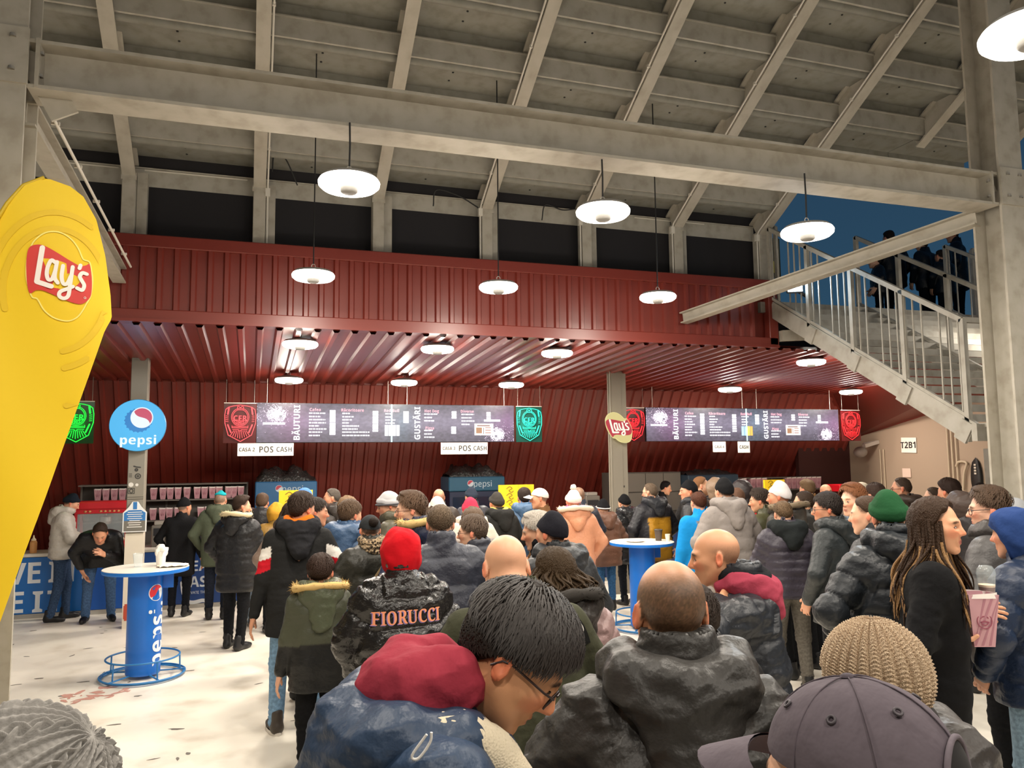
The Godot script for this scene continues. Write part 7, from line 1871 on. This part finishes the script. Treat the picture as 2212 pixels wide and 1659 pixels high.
# ---------------------------------------------------------------- what single people wear and hold
func who(words: String) -> Node3D:
	for c in get_children():
		if c.get_meta("category", "") == "person" and (c.get_meta("label") as String).contains(words): return c
	return null


func back_of(root: Node3D, cell := 0.016) -> Callable:   # the back of a jacket: (x, y) in torso axes gives [point, normal]
	var P: Vector3 = root.get_meta("P"); var tb: Basis = root.get_meta("tb"); var s: float = root.get_meta("s"); var jv: PackedVector3Array = root.get_meta("jv")
	root.remove_meta("jv")
	var top := {}
	var it := tb.inverse()
	for v in jv:
		var q := it * (v - P); var k := Vector2i(roundi(q.x / cell), roundi(q.y / cell))
		if q.z > top.get(k, -9.0): top[k] = q.z
	return func(p: Vector2, z: float) -> Array:
		var k := Vector2i(roundi(p.x / cell), roundi(p.y / cell))
		var a := 0.0; var n := 0.0
		for i in range(-2, 3):
			for j in range(-2, 3):
				var kk := k + Vector2i(i, j)
				if top.has(kk):
					var w := exp(-(p - Vector2(kk) * cell).length_squared() / (cell * cell)); a += top[kk] * w; n += w
		var zz := a / n if n > 0.0 else 0.1
		return [P + tb * Vector3(p.x, p.y, zz + 0.004 + z), tb * Vector3(p.x * 2.5, 0.15, 1).normalized()]


func eyes(root: Node3D, iris: String, lash := 0.0009) -> void:
	var hx: Transform3D = root.get_meta("hx")
	for sg in [-1.0, 1.0]:
		var c := Vector3(0.031 * sg, 0.0015, -0.0718)
		var pt := func(u: float, v: float, r: float) -> Vector3: return hx * (c + Vector3(sin(u) * cos(v), sin(v), -cos(u) * cos(v)) * r)
		var w := Bld.new()
		w.grid(11, 5, func(i, j): var u: float = lerpf(0.78, -0.78, i / 10.0); return pt.call(u, lerpf(-0.3, 0.34, j / 4.0) * (1.0 - pow(u / 0.8, 2.0)), 0.0147))
		var e := part("eye", w, mat("d8d0c8", 0.25), root)
		var ir := Bld.new()
		ir.grid(11, 3, func(i, j): var a: float = -TAU * i / 10.0; var r: float = 0.3 * j / 2.0; return pt.call(-0.1 * sg + cos(a) * r, clampf(sin(a) * r + 0.02, -0.28, 0.3), 0.0152))
		part("iris", ir, mat(iris, 0.15), e)
		var la := PackedVector3Array()
		for i in 9:
			var u := lerpf(0.82, -0.82, i / 8.0); la.append(pt.call(u, 0.34 * (1.0 - pow(u / 0.82, 2.0)) + 0.02, 0.0152))
		var lb := Bld.new(); lb.tube(la, lash, 5); part("lashes", lb, mat("1a1210", 0.6), e)


func ribbon(path: PackedVector3Array, normals: PackedVector3Array, w: float) -> Bld:
	var b := Bld.new()
	for sd in 2:
		b.grid(2, path.size(), func(i, j):
			var t := (path[mini(j + 1, path.size() - 1)] - path[maxi(j - 1, 0)]).normalized()
			return path[j] + normals[j].cross(t).normalized() * w * (i - 0.5) * (1.0 if sd == 0 else -1.0) + normals[j] * (0.0015 if sd == 0 else -0.0015))
	return b


func knit_cap(hx: Transform3D, kind: String) -> Bld:
	var hem := [16, 10, -14, -30, -34]
	var b := Bld.new()
	if kind == "cable":
		b.add(shell(500, 150, Vector3(0, 0.02, 0.012), Vector3(0.086, 0.104, 0.107), hem, func(az: float, t: float, p: Vector3) -> float:
			var u := fposmod(az / TAU * 8.0, 1.0)
			var k := 0.005; var fade := smoothstep(1.0, 0.82, t)
			if u < 0.52:
				var x := (u - 0.26) / 0.26 * 2.0; var ph := t * 21.0
				for q in 3:
					var pq := ph + q * TAU / 3; k = maxf(k, 0.003 + 0.014 * exp(-pow((x - 1.15 * sin(pq)) / 0.62, 2.0)) * (0.72 + 0.28 * cos(pq * 2.0 + 1.0)) * fade)
			else: k += 0.007 * maxf(0.0, sin((u - 0.52) / 0.48 * PI * 3.0) * (1.0 if sin((u - 0.52) / 0.48 * PI * 3.0) > 0 else 0.4)) * fade
			return k + 0.0005 * sin(t * 150.0) * fade), hx)
	else:
		b.add(shell(420, 120, Vector3(0, 0.02, 0.012), Vector3(0.09, 0.1, 0.11), hem, func(az: float, t: float, p: Vector3) -> float:
			var fade := smoothstep(1.02, 0.86, t)
			var r := absf(sin(az * 14.0)); var row := t * 62.0
			var st := sin(row * PI + 1.6 * cos(az * 28.0))
			return 0.006 + 0.012 * pow(r, 0.8) * fade + 0.0026 * st * (0.4 + 0.6 * r) * fade + 0.0012 * fine.get_noise_3dv(p * 10)), hx)
	return b


func dress_up() -> void:
	# lettering on backs
	var f := who("FIORUCCI"); var fm := back_of(f); var fs: float = f.get_meta("s")
	for q in [[-0.004, "7a6aa8", 0.0], [0.0, "d98a62", 0.0012]]:
		var b := Bld.new(); text_map(b, "FIORUCCI", 0.082, 0.002, Transform3D(Basis.IDENTITY.scaled(Vector3(0.9, 1.15, 1)), Vector3(-0.012 + q[0], 0.36 * fs - 0.005 + q[0], 0)), func(p: Vector2, z: float): return fm.call(p, z + q[2]), true, "Droid Serif")
		part("lettering", b, mat(q[1], 0.5), f)
	var k := who("lettered BLACK"); var km := back_of(k)
	var arc := func(p: Vector2, z: float) -> Array:
		var r := 0.2 + p.y; var a := p.x / 0.2
		return km.call(Vector2(r * sin(a) * 1.05, 0.385 + r * cos(a)), z)
	var band := Bld.new(); band.grid(40, 5, func(i, j): return arc.call(Vector2(lerpf(-0.27, 0.27, i / 39.0), lerpf(-0.032, 0.032, j / 4.0)), 0.001)[0]); part("shoulder_band", band, cloth("141413"), k)
	var kb := Bld.new(); text_map(kb, "BLACK SQUAD", 0.068, 0.002, Transform3D(Basis.IDENTITY, Vector3(0.01, 0, 0)), func(p: Vector2, z: float): return arc.call(p, z + 0.004)); part("lettering", kb, mat("dedad2", 0.6), k)
	# a bag strap across the back
	var l := who("leopard"); var lm := back_of(l); var lp := PackedVector3Array(); var ln := PackedVector3Array()
	for i in 16:
		var q: Array = lm.call(Vector2(lerpf(0.14, -0.2, i / 15.0), lerpf(0.5, 0.02, i / 15.0)), 0.004); lp.append(q[0]); ln.append(q[1])
	var sp := part("bag_strap", ribbon(lp, ln, 0.036), cloth("8d7a5c"), l)
	var bu := Bld.new(); bu.box(lp[11] + ln[11] * 0.004, Vector3(0.05, 0.06, 0.01), Basis(Vector3.BACK, -0.6), 0.003); part("buckle", bu, mat("7b6a50", 0.4), sp)
	# the near knit caps
	var g := who("grey cable knit"); var gh := part("beanie", knit_cap(g.get_meta("hx"), "cable"), cloth("8d8a86", "knit"), g)
	var n := who("marled brown"); part("beanie", knit_cap(n.get_meta("hx"), "marl"), M["clothmarl|fleece"], n)
	# the plum cap: seams, eyelets, button and back opening
	var c := who("plum baseball cap"); var hx: Transform3D = c.get_meta("hx")
	var on := func(az: float, el: float, d: float) -> Vector3:
		var u := Vector3(sin(az) * cos(el), sin(el), -cos(az) * cos(el)); return hx * (Vector3(0, 0.022, 0.012) + u * (1.0 / (u / Vector3(0.083, 0.1, 0.103)).length() + d))
	var cap := c.get_node("cap") as Node3D
	for i in 6:
		var a := TAU * i / 6; var sm := PackedVector3Array()
		for j in 14: sm.append(on.call(a, lerpf(0.0, PI / 2 - 0.02, j / 13.0) if absf(a - PI) > 0.1 else lerpf(0.35, PI / 2 - 0.02, j / 13.0), 0.005))
		var sb := Bld.new(); sb.tube(sm, 0.001, 6); part("seam", sb, cloth("534b52"), cap)
		var eb := Bld.new(); var ep := PackedVector3Array(); var am := a + PI / 6; var o: Vector3 = on.call(am, 0.85, 0.0062); var ox: Vector3 = ((on.call(am + 0.05, 0.85, 0.0062) as Vector3) - o).normalized(); var oy: Vector3 = ((on.call(am, 0.9, 0.0062) as Vector3) - o).normalized()
		for j in 12: ep.append(o + ox * cos(TAU * j / 12) * 0.0042 + oy * sin(TAU * j / 12) * 0.0042)
		eb.tube(ep, 0.0017, 6, true); part("eyelet", eb, mat("3a343a", 0.6), cap)
	var bt := Bld.new(); bt.add(shell(16, 6, Vector3.ZERO, Vector3(0.008, 0.004, 0.008), [0, 0, 0, 0, 0], func(az, t, p): return 0.0, false), hx * Transform3D(Basis.IDENTITY, Vector3(0, 0.126, 0.012))); part("button", bt, cloth("4c454c"), cap)
	var ho := Bld.new(); ho.grid(13, 6, func(i, j): var u: float = lerpf(-1, 1, i / 12.0); return on.call(PI - u * 0.42, lerpf(-0.05, 0.42 * sqrt(maxf(0.0, 1.0 - u * u)) + 0.02, j / 5.0), 0.0062)); part("back_opening", ho, mat("120f11", 0.9), cap)
	var rim := PackedVector3Array()
	for i in 17: var u := lerpf(-1, 1, i / 16.0); rim.append(on.call(PI - u * 0.43, 0.45 * sqrt(maxf(0.0, 1.0 - u * u)), 0.0075))
	var rb := Bld.new(); rb.tube(rim, 0.0035, 6); part("opening_hem", rb, cloth("675f66"), cap)
	var st := Bld.new(); st.grid(11, 3, func(i, j): return on.call(PI + lerpf(0.46, -0.46, i / 10.0), -0.06 + j * 0.05, 0.011)); part("strap", st, cloth("5b535a"), cap)
	# sherpa collar and drawstring of the bowing person
	var b0 := who("bowing over"); var nk: Vector3 = b0.get_meta("neck") + (b0.get_meta("tb") as Basis) * Vector3(0, -0.02, 0); var tb: Basis = b0.get_meta("tb"); var s: float = b0.get_meta("s")
	for sg in [-1.0, 1.0]:
		var pp := PackedVector3Array()
		for q in [Vector3(0.13, 0.02, 0.04), Vector3(0.135, 0.03, 0.0), Vector3(0.135, 0.02, -0.06), Vector3(0.12, -0.02, -0.12), Vector3(0.1, -0.1, -0.175), Vector3(0.085, -0.22, -0.22), Vector3(0.08, -0.36, -0.235)]: pp.append(nk + tb * (q * Vector3(sg, 1, 1)) * s)
		var cp := curve3(pp, 8); var sb2 := Bld.new(); sb2.tube(cp, range(cp.size()).map(func(i): return (0.018 + 0.022 * smoothstep(0, 14, i)) * s), 40)
		for i in sb2.v.size(): sb2.v[i] += sb2.n[i] * (0.006 * fine.get_noise_3dv(sb2.v[i] * 9.0) + 0.004 * fine.get_noise_3dv(sb2.v[i] * 24.0))
		part("sherpa_collar", sb2, cloth("d6c9b0", "fleece"), b0, "cream sherpa lining")
	var inv := b0.transform.affine_inverse()
	var dp := PackedVector3Array()
	for q in [Vector3(0.275, 1.616, -1.243), Vector3(0.273, 1.600, -1.245), Vector3(0.257, 1.576, -1.253), Vector3(0.247, 1.580, -1.256), Vector3(0.268, 1.613, -1.245)]: dp.append(inv * q)
	var db := Bld.new(); db.tube(curve3(dp, 6), 0.0022, 7); part("drawstring", db, mat("d9d6d2", 0.6), b0)
	# what the long haired person holds
	popcorn_box("pink striped popcorn box held by the long haired person in black", Vector3(3.157, 1.176, -2.795), -0.35, "", 1.36)
	var cu := thing("drink_cup", "clear lidded cup of amber drink held behind the popcorn box", "cup", Vector3(3.304, 1.341, -2.867))
	var cb := Bld.new(); cb.lathe(pv([0.0, 0.0, 0.03, 0.0, 0.04, 0.13]), 24); part("cup_body", cb, M.glass, cu)
	var cl := Bld.new(); cl.lathe(pv([0.0, 0.003, 0.0285, 0.003, 0.0345, 0.075]), 24); cl.lathe(pv([0.0345, 0.075, 0.0, 0.075]), 24); part("drink", cl, mat("6e2a12", 0.2), cu)
	var cf := Bld.new(); cf.lathe(pv([0.0345, 0.075, 0.0355, 0.085, 0.0, 0.085]), 24); part("foam", cf, mat("e0c8ac", 0.8), cu)
	var cd := Bld.new(); cd.lathe(pv([0.0415, 0.128, 0.0425, 0.135, 0.038, 0.155, 0.025, 0.172, 0.0, 0.176]), 24, Vector3.ZERO, false); part("lid", cd, M.glass, cu)
	# headphones on one of the dark figures
	var hp := who("white headphones"); var hh: Transform3D = hp.get_meta("hx"); var hb := Bld.new(); var ha := PackedVector3Array()
	for i in 15: var a := lerpf(-1.7, 1.7, i / 14.0); ha.append(hh * Vector3(0.09 * sin(a), 0.13 * cos(a), 0.0))
	hb.tube(ha, 0.009, 8)
	for sg in [-1.0, 1.0]: hb.add(shell(14, 8, Vector3.ZERO, Vector3(0.02, 0.04, 0.035), [-80, -80, -80, -80, -80], func(az, t, p): return 0.0, false), hh * Transform3D(Basis.IDENTITY, Vector3(0.09 * sg, -0.01, 0.01)))
	part("headphones", hb, mat("e4e6ea", 0.4), hp)
	for q in [["holding popcorn", "2a1a10"], ["fist at the chest", "241a14"], ["smiling", "3a3a34"], ["thin glasses in a black", "20150f"], ["thin glasses in a grey", "2c2018"], ["fur trimmed navy", "2c2018"], ["bowing over", "20150f"]]: eyes(who(q[0]), q[1])


func _ready() -> void:
	lights_and_camera()
	make_materials()
	build_hall()
	build_stairs()
	build_signs()
	build_counter()
	build_tables()
	crowd_back()
	crowd_front()
	dress_up()
	for a in [[0.57, 3.84, -5.05, 4.26], [2.425, 3.84, -5.12, 4.26], [4.1, 3.78, -4.95, 4.26]]: lamp(Vector3(a[0], a[1], a[2]), a[3], ["big ring lamp hung from the cross beam, leftmost of the three below it", "big ring lamp hung from the middle of the cross beam", "ring lamp hung below the cross beam in front of the dusk sky"][[0.57, 2.425, 4.1].find(a[0])])
	for i in 3: lamp(Vector3([0.52, 2.36, 4.19][i], 3.78, -7.5), 6.4, ["ring lamp in front of the red fascia, leftmost of three on long cords", "ring lamp in front of the red fascia, middle of three on long cords", "ring lamp in front of the red fascia, rightmost of three on long cords"][i])
	for i in 4: lamp(Vector3([0.5, 2.1, 3.65, 7.54][i], 3.36, -9.15), 3.46, ["ring lamp under the front edge of the red ceiling, leftmost", "ring lamp under the front edge of the red ceiling, second from left", "ring lamp under the front edge of the red ceiling, left of the chip sign", "ring lamp under the red ceiling just below the staircase"][i])
	for i in 5: lamp(Vector3([0.49, 2.17, 3.88, 7.9, 10.5][i], 3.2, -11.7), 3.33, ["back row ring lamp above the left end of the long menu board", "back row ring lamp above the middle of the long menu board", "back row ring lamp above the teal neon crest", "back row ring lamp above the right menu board", "back row ring lamp above the rightmost red crest"][i])
	lamp(Vector3(3.155, 3.84, -2.34), 8.8, "ring lamp cut by the top right corner of the picture")
	for q in [[-0.7, -2.4, "nearer the flag, over the front of the crowd"], [1.3, -2.4, "straight above the bowing person"], [5.2, -2.4, "over the hooded person at the right edge"], [6.9, -2.4, "right of the right column"], [-0.7, 0.8, "behind the camera, leftmost"], [1.3, 0.8, "behind the camera, second from left"], [3.2, 0.8, "behind the camera, third from left"], [5.2, 0.8, "behind the camera, rightmost"], [-3.2, -6.0, "left of the yellow flag"], [9.3, -7.0, "under the staircase side"]]: lamp(Vector3(q[0], 4.4 if q[1] > -4 else 3.8, q[1]), 8.5 if q[1] > -4 else 5.5, "ring lamp outside the frame, " + q[2], "ring lamps outside the frame")
